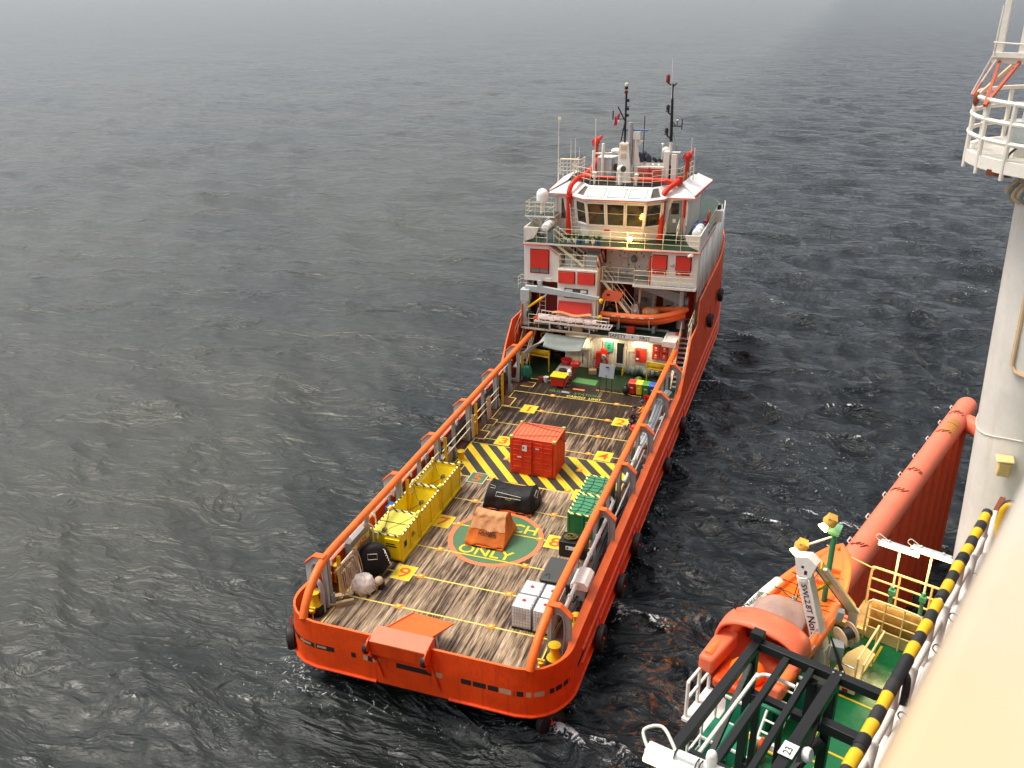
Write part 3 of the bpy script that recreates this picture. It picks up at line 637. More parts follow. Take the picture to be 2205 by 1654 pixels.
# stairs up both sides
def stair(sd,x,y0,y1,z0,z1):
    mb=MB(); n=11
    for k in range(n): t=(k+.5)/n; mb.box(x-.30,x+.30,y0+(y1-y0)*t-.13,y0+(y1-y0)*t+.13,z0+(z1-z0)*t-.02,z0+(z1-z0)*t+.02,0)
    for e in(-.32,.32): mb.beam((x+e,y0,z0),(x+e,y1,z1),.04,.2,1)
    for e in(-.32,.32):
        mb.tube([(x+e,y0,z0+.9),(x+e,y1,z1+.9)],.022,6,1); mb.tube([(x+e,y0,z0+.5),(x+e,y1,z1+.5)],.018,6,1)
        for k in range(4): t=k/3; p=(x+e,y0+(y1-y0)*t,z0+(z1-z0)*t); mb.tube([p,(p[0],p[1],p[2]+.9)],.022,6,1)
    build('stairway',mb,[M['galv'],M['pyellow']],ship)
stair(1,5.08,27.3,30.2,.2,2.7); stair(-1,-5.08,27.6,30.2,.5,2.7)
# level-2 bulkhead behind the boats, dark openings and doors
b2=wallbox('boat_deck_bulkhead',-5.5,5.5,33.2,34.5,2.70,5.82,M['white2'])
for x0,x1,z0,z1 in((-.5,1.0,2.75,5.6),(-4.9,-3.5,2.75,5.5),(2.55,3.0,2.9,4.9)): build('bulkhead_recess',MB().box(x0,x1,33.16,33.2,z0,z1,0),M['dred'],b2)
mb=MB(); mb.box(4.55,5.05,33.1,33.2,2.9,5.2,0); mb.box(2.3,2.6,33.1,33.2,4.9,5.5,0); build('red_door',mb,M['red'],b2,bev=.02)
mb=MB()
for k in range(14): mb.obox((random.uniform(1.2,4.5),random.uniform(32.6,33.1),random.uniform(3.0,5.4)),[random.uniform(.12,.4) for _ in '123'],None,k%3)
build('bulkhead_fitting',mb,[M['white2'],M['blackst'],M['grey']],b2,bev=.02)
# casing with red shutters
cs=wallbox('engine_casing',-3.22,-.62,29.3,33.2,2.70,6.72,M['white'])
def shutter(p,x0,x1,y,z0,z1,win=0,tilt=.10):
    mb=MB(); mb.box(x0-.05,x1+.05,y-.02,y,z0-.05-win,z1+.05,1); mb.prism([(x0,y-.02,z1),(x0,y-.06,z1),(x0,y-.06-tilt,z0),(x0,y-.02,z0)],(x1-x0,0,0),0)
    if win: mb.box(x0+.03,x1-.03,y-.028,y-.02,z0-win+.02,z0-.03,2); mb.box((x0+x1)/2-.02,(x0+x1)/2+.02,y-.035,y-.028,z0-win+.02,z0-.03,1)
    return build('shutter',mb,[M['red'],M['dred'],M['steel']],p,bev=.012)
shutter(cs,-3.13,-2.1,29.3,5.82,6.55); shutter(cs,-1.86,-.80,29.3,5.82,6.55)
mb=MB(); mb.prism([(-3.12,29.28,4.58),(-3.12,29.24,4.58),(-3.12,28.95,3.75),(-3.12,29.28,3.75)],(2.2,0,0),0); build('awning_shutter',mb,M['red'],cs,bev=.015)
mb=MB(); mb.box(-2.74,-1.2,29.27,29.3,4.80,5.46,0); mb.box(-2.68,-2.2,29.26,29.27,5.28,5.4,1); mb.box(-2.16,-1.72,29.26,29.27,5.22,5.42,2); mb.box(-1.68,-1.28,29.26,29.27,5.22,5.4,1); mb.box(-2.68,-2.2,29.26,29.27,4.86,4.98,1); mb.box(-2.16,-1.72,29.26,29.27,4.84,5.02,2); mb.box(-1.68,-1.28,29.26,29.27,4.86,5.0,1); build('casing_window',mb,[M['blackst'],M['white'],M['gl2']],cs)
mb=MB(); rail(mb,[(-3.15,31.3,6.72),(-3.15,29.38,6.72),(-.7,29.38,6.72),(-.7,31.3,6.72)],.95,3,.016,.018,.85); build('casing_railing',mb,M['pyellow'],cs)
mb=MB(); mb.box(-3.0,-2.25,30.1,30.7,6.72,7.55,0); mb.box(-1.65,-.9,30.1,30.7,6.72,7.55,0); mb.box(-2.15,-1.8,30.3,30.6,6.72,7.1,1); build('air_conditioner',mb,[M['lgrey'],M['white2']],cs,bev=.03)
mb=MB(); mb.box(-.72,-.66,29.5,31.3,6.8,7.6,0); build('chevron_board',mb,stripes('red_white_chevron',(.55,.03,.03),(.8,.78,.75),.5,(0,.7,.7)),cs)
mb=MB(); mb.cyl((-2.0,29.25,2.7),(-2.0,29.25,3.6),.02,.02); mb.tube([(-.7,29.2,2.7),(-.7,29.2,4.5)],.07,8); mb.tube([(-.5,29.25,2.7),(-.5,29.25,4.7)],.03,6); build('casing_pipe',mb,M['white'],cs)
# --- level 3 (accommodation) ledge and walls
mb=MB(); mb.box(-.55,1.65,29.9,33.2,5.86,5.96,1); mb.box(1.65,5.58,29.32,33.2,5.88,6.02,1); mb.box(-.5,1.6,29.92,33.2,5.961,5.966,0); mb.box(1.7,5.5,29.36,33.2,6.021,6.026,0); lg=build('accommodation_walkway',mb,[M['grey'],M['white']],ship)
mb=MB(); rail(mb,[(-.45,29.95,5.97),(1.62,29.95,5.97),(1.7,29.4,6.03),(5.5,29.4,6.03)],.9,3,.014,.016,1.0); build('walkway_railing',mb,M['pyellow'],lg)
mb=MB(); mb.box(2.9,3.2,29.34,29.36,5.86,5.95,0); build('deck_light',mb,M['white'],lg)
rb=wallbox('accommodation_block',2.72,5.58,29.6,36,6.02,8.18,M['white'])
shutter(rb,2.80,3.66,29.6,7.08,7.92); shutter(rb,4.25,5.13,29.6,7.08,7.92)
mb=MB(); mb.box(2.80,3.66,29.56,29.6,6.74,6.98,0); mb.box(4.25,5.13,29.56,29.6,6.74,6.98,0); mb.ell((3.0,29.55,6.85),(.05,.02,.05),8,6,1); mb.ell((4.45,29.55,6.85),(.05,.02,.05),8,6,1); build('shutter_sill',mb,[M['red'],M['ltext']],rb,bev=.01)
mb=MB(); mb.box(3.9,4.12,29.5,29.6,7.28,7.42,0); build('wall_box',mb,M['galv'],rb,bev=.01)
mb=MB(); mb.box(2.55,2.70,29.62,30.2,5.97,7.7,0); build('red_cylinder_rack',mb,M['red'],rb,bev=.03)
pb=MB(); pb.prism([(-5.58,29.6,5.70),(-3.24,29.6,5.70),(-3.24,29.6,7.55),(-4.02,29.6,8.18),(-5.58,29.6,8.18)],(0,6.4,0),0); pb=build('accommodation_block',pb,M['white'],ship,bev=.02)
shutter(pb,-5.12,-3.92,29.6,6.62,7.82,win=.34,tilt=.08)
mb=MB(); mb.box(-4.1,-3.7,29.5,29.6,5.72,5.95,0); build('wall_box',mb,M['white'],pb,bev=.01)
mb=MB(); mb.box(-4.9,-3.3,30.2,30.25,2.75,5.68,0); build('under_recess',mb,M['dred'],pb)
rw=wallbox('aft_bulkhead',-3.24,2.72,31.5,36,5.7,8.18,M['white2'])
mb=MB(); mb.box(-2.95,-.62,31.44,31.5,7.62,7.72,0); mb.box(-.66,-.58,31.44,31.5,6.0,7.7,0); mb.box(-2.2,-.62,31.44,31.5,7.18,7.3,0); mb.box(-.95,-.66,31.40,31.5,7.3,7.7,1); mb.box(-2.95,-2.55,31.43,31.5,6.9,7.6,0); build('red_pipe_trim',mb,[M['dred'],M['blackst']],rw)
mb=MB(); mb.ell((1.25,31.35,7.1),(.2,.16,.24),12,8,0); mb.box(.45,.75,31.47,31.5,7.0,7.25,1); mb.box(.45,.75,31.465,31.47,7.05,7.07,2); mb.box(.45,.75,31.465,31.47,7.14,7.16,2); mb.tube([(.85,31.45,6.0),(.85,31.45,7.6)],.02,6,3); mb.tube([(1.3,31.42,6.0),(1.3,31.42,7.5)],.02,6,3); mb.box(1.9,2.2,31.45,31.5,6.2,7.5,3)
for k in range(18): mb.obox((random.uniform(-.4,2.4),31.48,random.uniform(6.1,7.6)),(.06,.06,.08),None,2)
build('bulkhead_fitting',mb,[M['tarpgr'],M['signw'],M['blackst'],M['white2']],rw)
# sides following the hull: orange is the hull itself, white plating above it
def sideplate(name,z0,z1,ya,yb,ins,mat):
    for sd in(-1,1):
        mb=MB(); idx=[i for i in range(NO) if outline[i][0]*sd>0 and ya<=outline[i][1]<=yb]
        pts=[off(i,ins) for i in idx]
        for a,b in zip(pts[:-1],pts[1:]): mb.quad((*a,z0),(*b,z0),(*b,z1),(*a,z1),0)
        build(name,mb,mat,ship,solid=.05)
sideplate('side_plating',4.95,8.2,30.1,46,.24,M['white'])
# --- bridge deck
mb=MB(); pts=[(-5.6,29.5),(-4.0,29.5),(-3.3,29.45),(5.62,29.45),(5.62,40),(5.3,43),(4.4,45),(-4.4,45),(-5.3,43),(-5.6,40)]
mb.prism([(x,y,8.19) for x,y in pts],(0,0,.11),1); mb.add([(x*.995,y+.02,8.304) for x,y in pts],[tuple(range(len(pts)))],0); bk=build('bridge_deck',mb,[M['green'],M['white']],ship)
mb=MB(); mb.tube([(-5.66,29.42,8.16),(-4.0,29.42,8.16),(-3.28,29.5,7.55)],.03,6); mb.tube([(-1.6,29.38,8.2),(5.66,29.38,8.2),(5.7,36,8.25)],.03,6); build('deck_edge_pipe',mb,M['red'],bk)
mb=MB(); rail(mb,[(-3.25,29.6,8.3),(5.55,29.5,8.3)],.95,3,.014,.016,1.15); rail(mb,[(-5.5,29.7,8.3),(-4.05,29.6,8.3)],.95,3,.014,.016,.6); rail(mb,[(5.55,33.5,8.3),(5.5,39,8.3)],.95,3,.014,.016,1.2); rail(mb,[(-5.55,30.8,8.3),(-5.5,38,8.3)],.95,3,.014,.016,1.2); build('bridge_deck_railing',mb,M['pyellow'],bk)
for sd in(-1,1):
    mb=MB(); mb.prism([(sd*5.58,29.62,8.31),(sd*5.58,29.62,9.25),(sd*4.66,29.62,9.25),(sd*4.72,29.62,8.95),(sd*4.95,29.62,8.55)],(0,.08,0),0); mb.box(sd*5.53,sd*5.60,29.6,33.2,8.31,9.25,0); build('wing_screen',mb,M['white'],bk,bev=.015)
# stair from bridge deck port down to casing, and casing to boat deck
def stair2(a,b,w,mat=None):
    a=Vector(a);b=Vector(b); side=Vector((0,1,0))*w/2; mb=MB(); n=int(abs(b.z-a.z)/.23)
    for k in range(n): p=a.lerp(b,(k+.5)/n); mb.obox(tuple(p),(.22,w,.03),None,0)
    for e in(-1,1):
        s=side*e; mb.beam(a+s,b+s,.04,.18,1); up=Vector((0,0,.9)); mb.tube([a+s+up,b+s+up],.02,6,1); mb.tube([a+s+up*.55,b+s+up*.55],.018,6,1)
        for k in range(4): p=a.lerp(b,k/3)+s; mb.tube([p,p+up],.02,6,1)
    build('stairway',mb,[M['galv'],M['pyellow']],ship)
stair2((-3.7,30.3,8.25),(-1.7,30.3,6.8),.7); stair2((-.45,30.4,5.95),(1.55,30.4,3.6),.7)
# --- wheelhouse

lo=[(-4.25,32.4),(-2.95,32.3),(-2.72,32.1),(-1.72,31.3),(1.72,31.3),(2.72,32.1),(2.95,32.3),(4.25,32.4),(4.25,38),(2.2,39.6),(-2.2,39.6),(-4.25,38)]
hi=[(-4.25,32.35),(-3.0,32.2),(-2.85,31.75),(-1.95,30.92),(1.95,30.92),(2.85,31.75),(3.0,32.2),(4.25,32.35),(4.45,38),(2.4,40),(-2.4,40),(-4.45,38)]
def ring(t): return [(a[0]+(b[0]-a[0])*t,a[1]+(b[1]-a[1])*t,8.3+2.55*t) for a,b in zip(lo,hi)]
mb=MB(); r0,rs,rt,r1=ring(0),ring(.34),ring(.95),ring(1); n=len(lo)
for A_,B_ in((r0,rs),(rt,r1)):
    for i in range(n):
        j=(i+1)%n; mb.quad(A_[i],A_[j],B_[j],B_[i],0)
for i in list(range(0,2))+list(range(6,12)):
    j=(i+1)%n; mb.quad(rs[i],rs[j],rt[j],rt[i],0)
for i in range(n): mb.beam(rs[i],rt[i],.13,.13,0)
wheel=build('wheelhouse',mb,M['white'],ship)
def win(p,i,j,t0,t1,name='bridge_window'):
    """glass between wall corners i and j, from fraction t0 to t1, set back in its frame"""
    a0,b0,a1,b1=[Vector(v) for v in(rs[i],rs[j],rt[i],rt[j])]; c=Vector((0,36,9.6)); mb=MB()
    def q(t,u): return a0.lerp(b0,t).lerp(a1.lerp(b1,t),u)
    nn=(q(t1,0)-q(t0,0)).cross(q(t0,1)-q(t0,0)).normalized(); 
    if nn.dot(q(.5,.5)-c)<0: nn=-nn
    s=-nn*.05
    mb.quad(tuple(q(t0,0)+s),tuple(q(t1,0)+s),tuple(q(t1,1)+s),tuple(q(t0,1)+s),0)
    w=build(name,mb,M['glass'],p); mb=MB()
    for (e,f) in((q(t0,.03),q(t1,.03)),(q(t0,.97),q(t1,.97)),(q(t0,0),q(t0,1)),(q(t1,0),q(t1,1))): mb.beam(e,f,.09,.09,0)
    mb.beam(q(t0,.55),q(t1,.55),.02,.02,0); build('frame',mb,M['white'],w)
for k in range(3): win(wheel,3,4,k/3+.015,(k+1)/3-.015)
win(wheel,2,3,.08,.95); win(wheel,4,5,.05,.92)
# interior so the panes read as a room
mb=MB(); mb.box(3.15,3.92,32.25,32.34,8.75,10.75,0); mb.box(3.28,3.78,32.23,32.25,9.9,10.6,1); mb.box(3.42,3.62,32.235,32.25,9.35,9.6,2); build('wheelhouse_door',mb,[M['tarpgr'],M['glass'],M['signw']],wheel,bev=.015)
mb=MB(); mb.box(4.02,4.2,32.24,32.34,9.7,10.8,0); mb.tube([(4.1,32.2,8.4),(4.1,32.2,10.9)],.03,6,1); build('red_box',mb,[M['red'],M['pipe_red']],wheel)
mb=MB(); mb.box(-3.9,-3.6,32.3,32.36,9.3,10.6,0); build('side_window',mb,M['glass'],wheel)
mb=MB(); mb.box(3.1,3.9,31.2,32.2,8.3,8.5,0); mb.box(3.1,3.9,31.6,32.2,8.5,8.72,0); rail(mb,[(3.1,31.2,8.3),(3.1,32.2,8.7)],.95,2,.02,.022,.6,1); rail(mb,[(3.9,31.2,8.3),(3.9,32.2,8.7)],.95,2,.02,.022,.6,1); build('door_steps',mb,[M['green'],M['pyellow']],wheel)
mb=MB(); ladder(mb,(-2.75,31.75,8.3),(-2.95,31.75,10.4),.45,(1,.3,0)); build('wall_ladder',mb,M['white'],wheel)
# roof: eave, sloping skylight band, flat top
ev=[(-4.75,32.15),(-3.1,32.05),(-2.95,31.55),(-2.02,30.72),(2.02,30.72),(2.95,31.55),(3.1,32.05),(4.75,32.15),(5.0,38.3),(2.6,40.3),(-2.6,40.3),(-5.0,38.3)]
tp=[(-3.75,33.3),(-2.6,33.0),(-2.3,32.5),(-1.98,32.1),(2.05,32.1),(2.4,32.5),(2.6,33.0),(3.75,33.3),(4.1,37.5),(2.0,39),(-2.0,39),(-4.1,37.5)]
E0=[(x,y,10.86) for x,y in ev];E1=[(x,y,10.98) for x,y in ev];TP=[(x,y,11.55) for x,y in tp]
mb=MB()
for i in range(n):
    j=(i+1)%n; mb.quad(E0[i],E0[j],E1[j],E1[i],0); mb.quad(E1[i],E1[j],TP[j],TP[i],0)
mb.add(TP,[tuple(range(n))],1); mb.add(list(reversed(E0)),[tuple(range(n))],0); roof=build('roof',mb,[M['roofw'],M['dark']],wheel)
mb=MB(); mb.tube([(x,y-.02,10.92) for x,y in ev[:8]],.025,6,0); mb.tube([E0[8],E1[7]],.025,6,0); build('eave_pipe',mb,M['red'],roof)
def sky(i,j,t0,t1,mat,u0=.14,u1=.80):
    a0,b0,a1,b1=[Vector(v) for v in(E1[i],E1[j],TP[i],TP[j])]
    def q(t,u): return a0.lerp(b0,t).lerp(a1.lerp(b1,t),u)
    nn=(q(1,0)-q(0,0)).cross(q(0,1)-q(0,0)).normalized(); nn=nn if nn.z>0 else -nn
    mb=MB(); pts=[q(t0,u0),q(t1,u0),q(t1,u1),q(t0,u1)]
    mb.add([tuple(p+nn*.012) for p in pts],[(0,1,2,3)],0)
    for a,b in zip(pts,pts[1:]+pts[:1]): mb.beam(a+nn*.012,b+nn*.012,.035,.03,1)
    build('skylight',mb,[mat,M['grey']],roof)
for k in range(3): sky(3,4,.035+k*.325,.035+k*.325+.27,M['sky_l'])
sky(2,3,.2,.85,M['gl2'],.2,.85); sky(4,5,.15,.8,M['gl2'],.2,.85)
# side wings sloping out
for sd in(-1,1):
    mb=MB(); mb.prism([(sd*3.72,33.2,11.62),(sd*4.72,32.2,11.06),(sd*5.05,36.8,11.06),(sd*4.0,36.2,11.66)],(0,0,.07),0); build('roof_wing',mb,M['roofw'],roof)
    mb=MB(); mb.tube([(sd*4.74,32.15,11.1),(sd*5.08,36.9,11.1)],.045,6); build('wing_edge_pipe',mb,M['red'],roof)
# --- monkey island: railing, fire pipes, funnels, masts
Zt=11.56
mb=MB(); rail(mb,[(-2.0,32.2,Zt),(2.0,32.2,Zt)],.85,3,.016,.017,.55); rail(mb,[(2.0,32.2,Zt),(3.55,33.4,Zt),(3.95,36.5,Zt)],1.0,3,.016,.018,.7); rail(mb,[(-2.0,32.2,Zt),(-3.55,33.4,Zt),(-3.95,36.5,Zt)],1.0,3,.016,.018,.7); build('roof_railing',mb,M['pyellow'],roof)
mb=MB(); Rr=.17
mb.tube(spline([(-3.3,31.95,8.2),(-3.3,31.95,10.8),(-3.3,32.0,11.2),(-3.18,32.25,11.6),(-2.9,32.8,11.85),(-2.5,33.1,11.9)],5)+[(-2.2,33.1,11.9)],Rr,12); mb.tube(spline([(-2.9,32.7,11.85),(-2.5,33.8,12.1),(-2.2,35,12.7)],4),Rr,12)
for z in(8.35,10.75): mb.tube([(-3.3,31.95,z),(-3.3,31.95,z+.1)],.24,14)
mb.tube([(-2.2,33.1,11.9),(-.6,33.2,11.82)],.12,10)
build('fire_main',mb,M['pipe_red'],wheel)
mb=MB(); mb.tube(spline([(2.76,31.95,8.2),(2.76,31.95,10.7),(2.8,32.0,11.15),(3.05,32.35,11.5),(3.4,32.7,11.75),(3.55,33.1,11.95)],5),Rr,12); mb.tube(spline([(3.4,32.75,11.75),(2.6,32.9,11.85),(.6,33.0,11.8)],5),.16,12)
for z in(8.35,10.75): mb.tube([(2.76,31.95,z),(2.76,31.95,z+.1)],.24,14)
mb.tube([(3.55,33.1,11.6),(3.55,33.1,12.1)],.2,12)
build('fire_main',mb,M['pipe_red'],wheel)
def monitor(x,y,z):
    mb=MB(); mb.cyl((x,y,z),(x,y,z+.8),.13,.13,12); mb.ell((x,y,z+.95),(.24,.24,.24),12,8); mb.tube([(x-.1,y,z+.95),(x+.1,y+.35,z+1.08),(x+.14,y+.7,z+1.18)],[.15,.13,.11],10); mb.tube([(x+.28*math.cos(a),y-.1,z+.9+.28*math.sin(a)) for a in [k*.7 for k in range(9)]],.04,6); build('fire_monitor',mb,M['pipe_red'],wheel)
monitor(3.8,34.4,12.2); monitor(-2.35,35,12.9)
mb=MB(); mb.tube([(3.7,34.6,11.6),(3.7,34.6,12.3)],.1,8); mb.tube([(-2.3,35,11.6),(-2.3,35,13)],.1,8); build('monitor_riser',mb,M['rim'],wheel)
mb=MB(); mb.prism([(-.62,33.3,11.56),(.42,33.3,11.56),(.42,34.3,11.56),(-.62,34.3,11.56)],(0,0,.02),0)
b0=[(-.56,33.35),(.40,33.35),(.40,34.25),(-.56,34.25)];b1=[(-.48,33.5),(.10,33.5),(.10,34.2),(-.48,34.2)]
vs=[(x,y,11.58) for x,y in b0]+[(x,y,14.0) for x,y in b1]; mb.add(vs,[(0,1,5,4),(1,2,6,5),(2,3,7,6),(3,0,4,7),(4,5,6,7)],0)
for z in(13.1,13.6): mb.box(-.36,-.02,33.40 if z<13.5 else 33.44,33.52,z,z+.3,1)
fn=build('mast_tower',mb,[M['white'],M['beige']],wheel,bev=.02)
mb=MB(); mb.cyl((.12,33.9,13.2),(.12,33.9,15.25),.17,.17,16); mb.cyl((.38,34.0,12.6),(.38,34.0,14.2),.13,.13,12); build('exhaust_pipe',mb,[M['galv']],fn)
mb=MB(); mb.tube([(-.22,33.9,13.9),(-.25,33.9,17.0)],.065,8,0); mb.tube([(-.5,33.9,13.9),(-.24,33.9,15.4)],.04,6,0); mb.tube([(-.24,33.9,15.3),(-.75,33.9,16.2)],.045,6,0); mb.tube([(-.24,33.9,15.45),(-.95,33.9,15.45)],.03,6,0); mb.tube([(-1.05,33.9,15.4),(-1.05,33.9,15.95)],.045,6,0)
for z,c in((17.0,1),(17.25,0),(17.45,2)): mb.lathe([(.10,0),(.11,.05),(.11,.17),(.06,.2)],(-.25,33.85,z),10,c)
for z in(15.6,16.0,16.5): mb.lathe([(.07,0),(.08,.03),(.08,.16),(.04,.18)],(-.1,33.85,z),8,0)
mb.tube([(-.24,33.9,16.2),(.05,33.85,16.25)],.02,5,0); mb.tube([(-.24,33.9,14.2),(-1.6,34.4,12.2)],.01,4,0); build('signal_mast',mb,[M['black'],M['dred'],M['white']],fn)
mb=MB(); mb.grid(lambda u,v:(-.95+.36*u+.05*math.sin(5*u+2*v),33.8+.07*math.sin(6*u),15.05+.55*v-.06*math.sin(3*u)+.25*u),8,6,0); 
mb.grid(lambda u,v:(-.75+.16*u+.05*math.sin(5*u+2*v),33.78+.07*math.sin(6*u),15.05+.28*v+.1*u),6,4,1); build('flag',mb,[flat('flag_red',(.5,.05,.08),.8),M['signw']],fn,solid=.01)
mb=MB(); mb.box(-.5,1.25,33.95,34.1,14.72,14.80,0); mb.box(.3,.75,33.85,34.2,14.2,14.66,1); mb.prism([(.4,34.0,13.5),(.95,34.0,14.1),(.3,34.0,14.2)],(0,.2,0),1); mb.cyl((.5,34,12.6),(.5,34,14.3),.16,.12,12,1); mb.prism([(.35,33.9,12.5),(.85,33.9,12.6),(.62,33.9,13.7),(.38,33.9,13.7)],(0,.35,0),1); build('radar',mb,[paint('radar_blue',(.10,.18,.38),.4),M['white']],fn)
mb=MB(); mb.cyl((.92,34.3,11.6),(.92,34.3,15.6),.035,.03,6,0); build('whip_aerial',mb,M['black'],wheel)
f2=MB(); f2.box(.5,2.45,33.7,35,11.57,12.55,0); f2=build('funnel_base',f2,M['white'],wheel,bev=.03)
mb=MB()
for k in range(6): mb.box(.75,2.3,33.64,33.7,11.72+.13*k,11.79+.13*k,0)
mb.box(1.45,1.55,33.63,33.7,11.6,12.5,0); build('louvre',mb,M['red'],f2)
mb=MB()
for x,y,h,r_ in((.85,34.2,.75,.17),(1.05,34.6,.8,.17),(1.35,34.2,.7,.17),(1.80,34.2,.5,.11),(2.15,34.2,.45,.10)):
    mb.tube(spline([(x,y,12.5),(x,y,12.5+h*.6),(x-.05,y-.05,12.5+h*.85),(x-.16,y-.15,12.5+h)],4),r_,12,0 if h>.6 else 1)
    mb.tube([(x,y,12.55),(x,y,12.75)],r_*1.15,12,2)
build('exhaust_stack',mb,[paint('sooty_blue_steel',(.05,.06,.09),.5),M['black'],M['white2']],f2)
m2=MB(); m2.box(2.35,2.72,33.75,34.4,11.57,13.5,0); m2.box(2.86,3.2,33.75,34.4,11.57,13.35,0); m2.box(2.72,2.86,33.95,34.3,11.57,12.6,1); m2.box(2.72,3.35,33.9,34.3,13.4,13.46,0); m2.cyl((2.72,34,13.3),(2.72,34,14.1),.12,.09,10,0); m2=build('mast_support',m2,[M['white'],M['blackst']],wheel,bev=.02)
mb=MB(); mb.tube([(2.72,34,14.1),(2.64,34,16.7)],[.10,.08],10,0); mb.tube([(2.64,34,16.7),(2.62,34,17.6)],.05,8,0); mb.tube([(2.6,33.95,16.7),(2.52,33.95,19.1)],.02,6,2); mb.tube([(2.3,34,17.62),(2.55,34,17.5),(2.62,34,17.4),(2.85,34,17.62)],.045,6,0); mb.lathe([(.12,0),(.12,.4),(.05,.48)],(2.3,34,17.65),10,1)
for z in(15.85,14.45): mb.tube([(2.68,34,z-.15),(2.5,34,z-.05),(2.42,34,z+.05)],.05,6,0); mb.lathe([(.1,0),(.15,.06),(.10,.1),(.12,.35),(.05,.45)],(2.4,34,z+.05),10,0)
mb.tube([(2.68,34,15.05),(3.35,34,15.05)],.04,6,0); mb.tube([(3.34,34,14.85),(3.34,34,15.5)],.035,6,0); mb.tube([(2.68,34,15.4),(2.95,34,15.06)],.03,6,0); mb.tube([(3.05,34,15.05),(3.05,34,15.4)],.025,6,0); mb.ell((3.05,34,15.42),(.08,.08,.04),8,5,2)
mb.tube([(2.66,34,15.7),(2.0,34.8,12.3)],.008,4,0); mb.tube([(2.66,34,15.2),(3.3,34.8,12.3)],.008,4,0); build('signal_mast',mb,[M['black'],M['dred'],M['white']],m2)
mb=MB(); mb.ell((2.3,34.8,13.4),(.25,.25,.25),14,10,0); mb.cyl((2.3,34.8,12.5),(2.3,34.8,13.2),.05,.05,8,0); mb.tube([(2.05,34.9,12.5),(2.05,34.9,13.8)],.03,6,0); mb.ell((2.05,34.9,13.8),(.1,.1,.06),8,6,0); build('antenna_dome',mb,M['white'],wheel)
mb=MB(); mb.box(-1.95,-1.0,33.8,34.7,11.57,13.0,0); mb.prism([(-1.95,33.75,13.0),(-.9,33.75,13.0),(-.7,34.7,13.0),(-1.95,34.7,13.0)],(0,0,.06),1); mb.box(-.9,-.65,33.9,34.2,12.2,12.6,2); mb.tube([(-1.55,33.6,11.6),(-1.55,33.6,13.95)],.10,8,1); mb.tube([(-2.15,33.5,11.6),(-2.15,33.5,13.5)],.09,8,1); mb.tube([(-2.15,33.6,13.3),(-.75,33.8,13.35)],.06,8,1); mb.ell((-.75,33.9,13.45),(.35,.3,.2),12,8,1); mb.tube([(-2.0,33.5,13.0),(-2.3,33.4,11.7)],.03,6,1); build('deck_locker',mb,[paint('pale_grey_locker',(.55,.56,.56),.4),M['white'],M['brown']],wheel,bev=.015)
mb=MB(); mb.cyl((-.1,32.5,11.57),(-.1,32.5,12.35),.16,.14,12,0); mb.ell((-.08,32.5,12.55),(.27,.27,.27),14,10,0); mb.lathe([(.17,0),(.2,.03),(.2,.05)],(.08,32.32,12.6),14,1,axis=(.6,-.7,.2)); build('searchlight',mb,[M['white'],M['gl2']],wheel)
for x,z in((-1.75,12.1),(.95,12.05)):
    mb=MB(); mb.cyl((x,32.35,11.57),(x,32.35,z),.07,.07,8,0); mb.lathe([(.14,0),(.16,.1),(.1,.2),(.16,.34),(.05,.4)],(x,32.35,z-.1),12,0); build('searchlight',mb,M['white'],wheel)
mb=MB(); ladder(mb,(-4.35,33.6,11.6),(-4.35,33.6,12.9),.3,(1,0,0)); rail(mb,[(-4.4,33.6,11.9),(-3.0,33.6,11.9),(-3.0,34.6,11.9)],1.0,4,.025,.03,.5,0); mb.tube([(-4.3,33.55,12.9),(-3.1,33.55,12.9)],.06,6,1); build('ladder_cage',mb,[M['white'],M['pyellow']],wheel)
mb=MB()
for x,y,z0,z1,r_ in((-4.42,33.2,11.2,14.4,.035),(-4.42,33.2,14.4,15.6,.02),(-3.75,33.8,11.6,14.1,.025),(-3.45,33.8,11.6,14.2,.025),(-3.2,33.9,11.6,13.6,.02),(-1.98,33.2,11.9,15.5,.028),(3.98,34.4,11.6,14.3,.02),(4.15,34.8,11.6,13.6,.035)):
    mb.tube([(x,y,z0),(x,y,z1)],r_,6,0)
mb.box(-4.48,-4.3,33.15,33.25,15.4,15.6,1); build('whip_aerial',mb,[M['white'],M['pyellow']],wheel)
# satellite dome on its bracket platform
mb=MB(); mb.box(-6.0,-4.0,31.0,32.6,9.58,9.68,0); mb.box(-5.98,-4.02,31.02,32.58,9.681,9.686,1); mb.tube([(-5.0,31.6,9.68),(-5.0,31.6,10.5)],.12,12,0); mb.tube([(-5.9,31.1,9.55),(-5.0,31.5,8.9)],.04,6,0); mb.tube([(-5.0,31.6,8.3),(-5.0,31.6,9.6)],.14,10,0); rail(mb,[(-4.05,31.05,9.68),(-5.95,31.05,9.68),(-5.95,32.55,9.68),(-4.05,32.55,9.68)],.85,3,.016,.018,.75,2); dp=build('dome_platform',mb,[M['white'],M['green'],M['pyellow']],ship)
mb=MB(); mb.lathe([(.30,0),(.38,.08),(.39,.45),(.36,.62),(.26,.76),(.12,.84),(.01,.86)],(-5.0,31.6,10.48),24,0); build('satellite_dome',mb,M['plast'],dp)
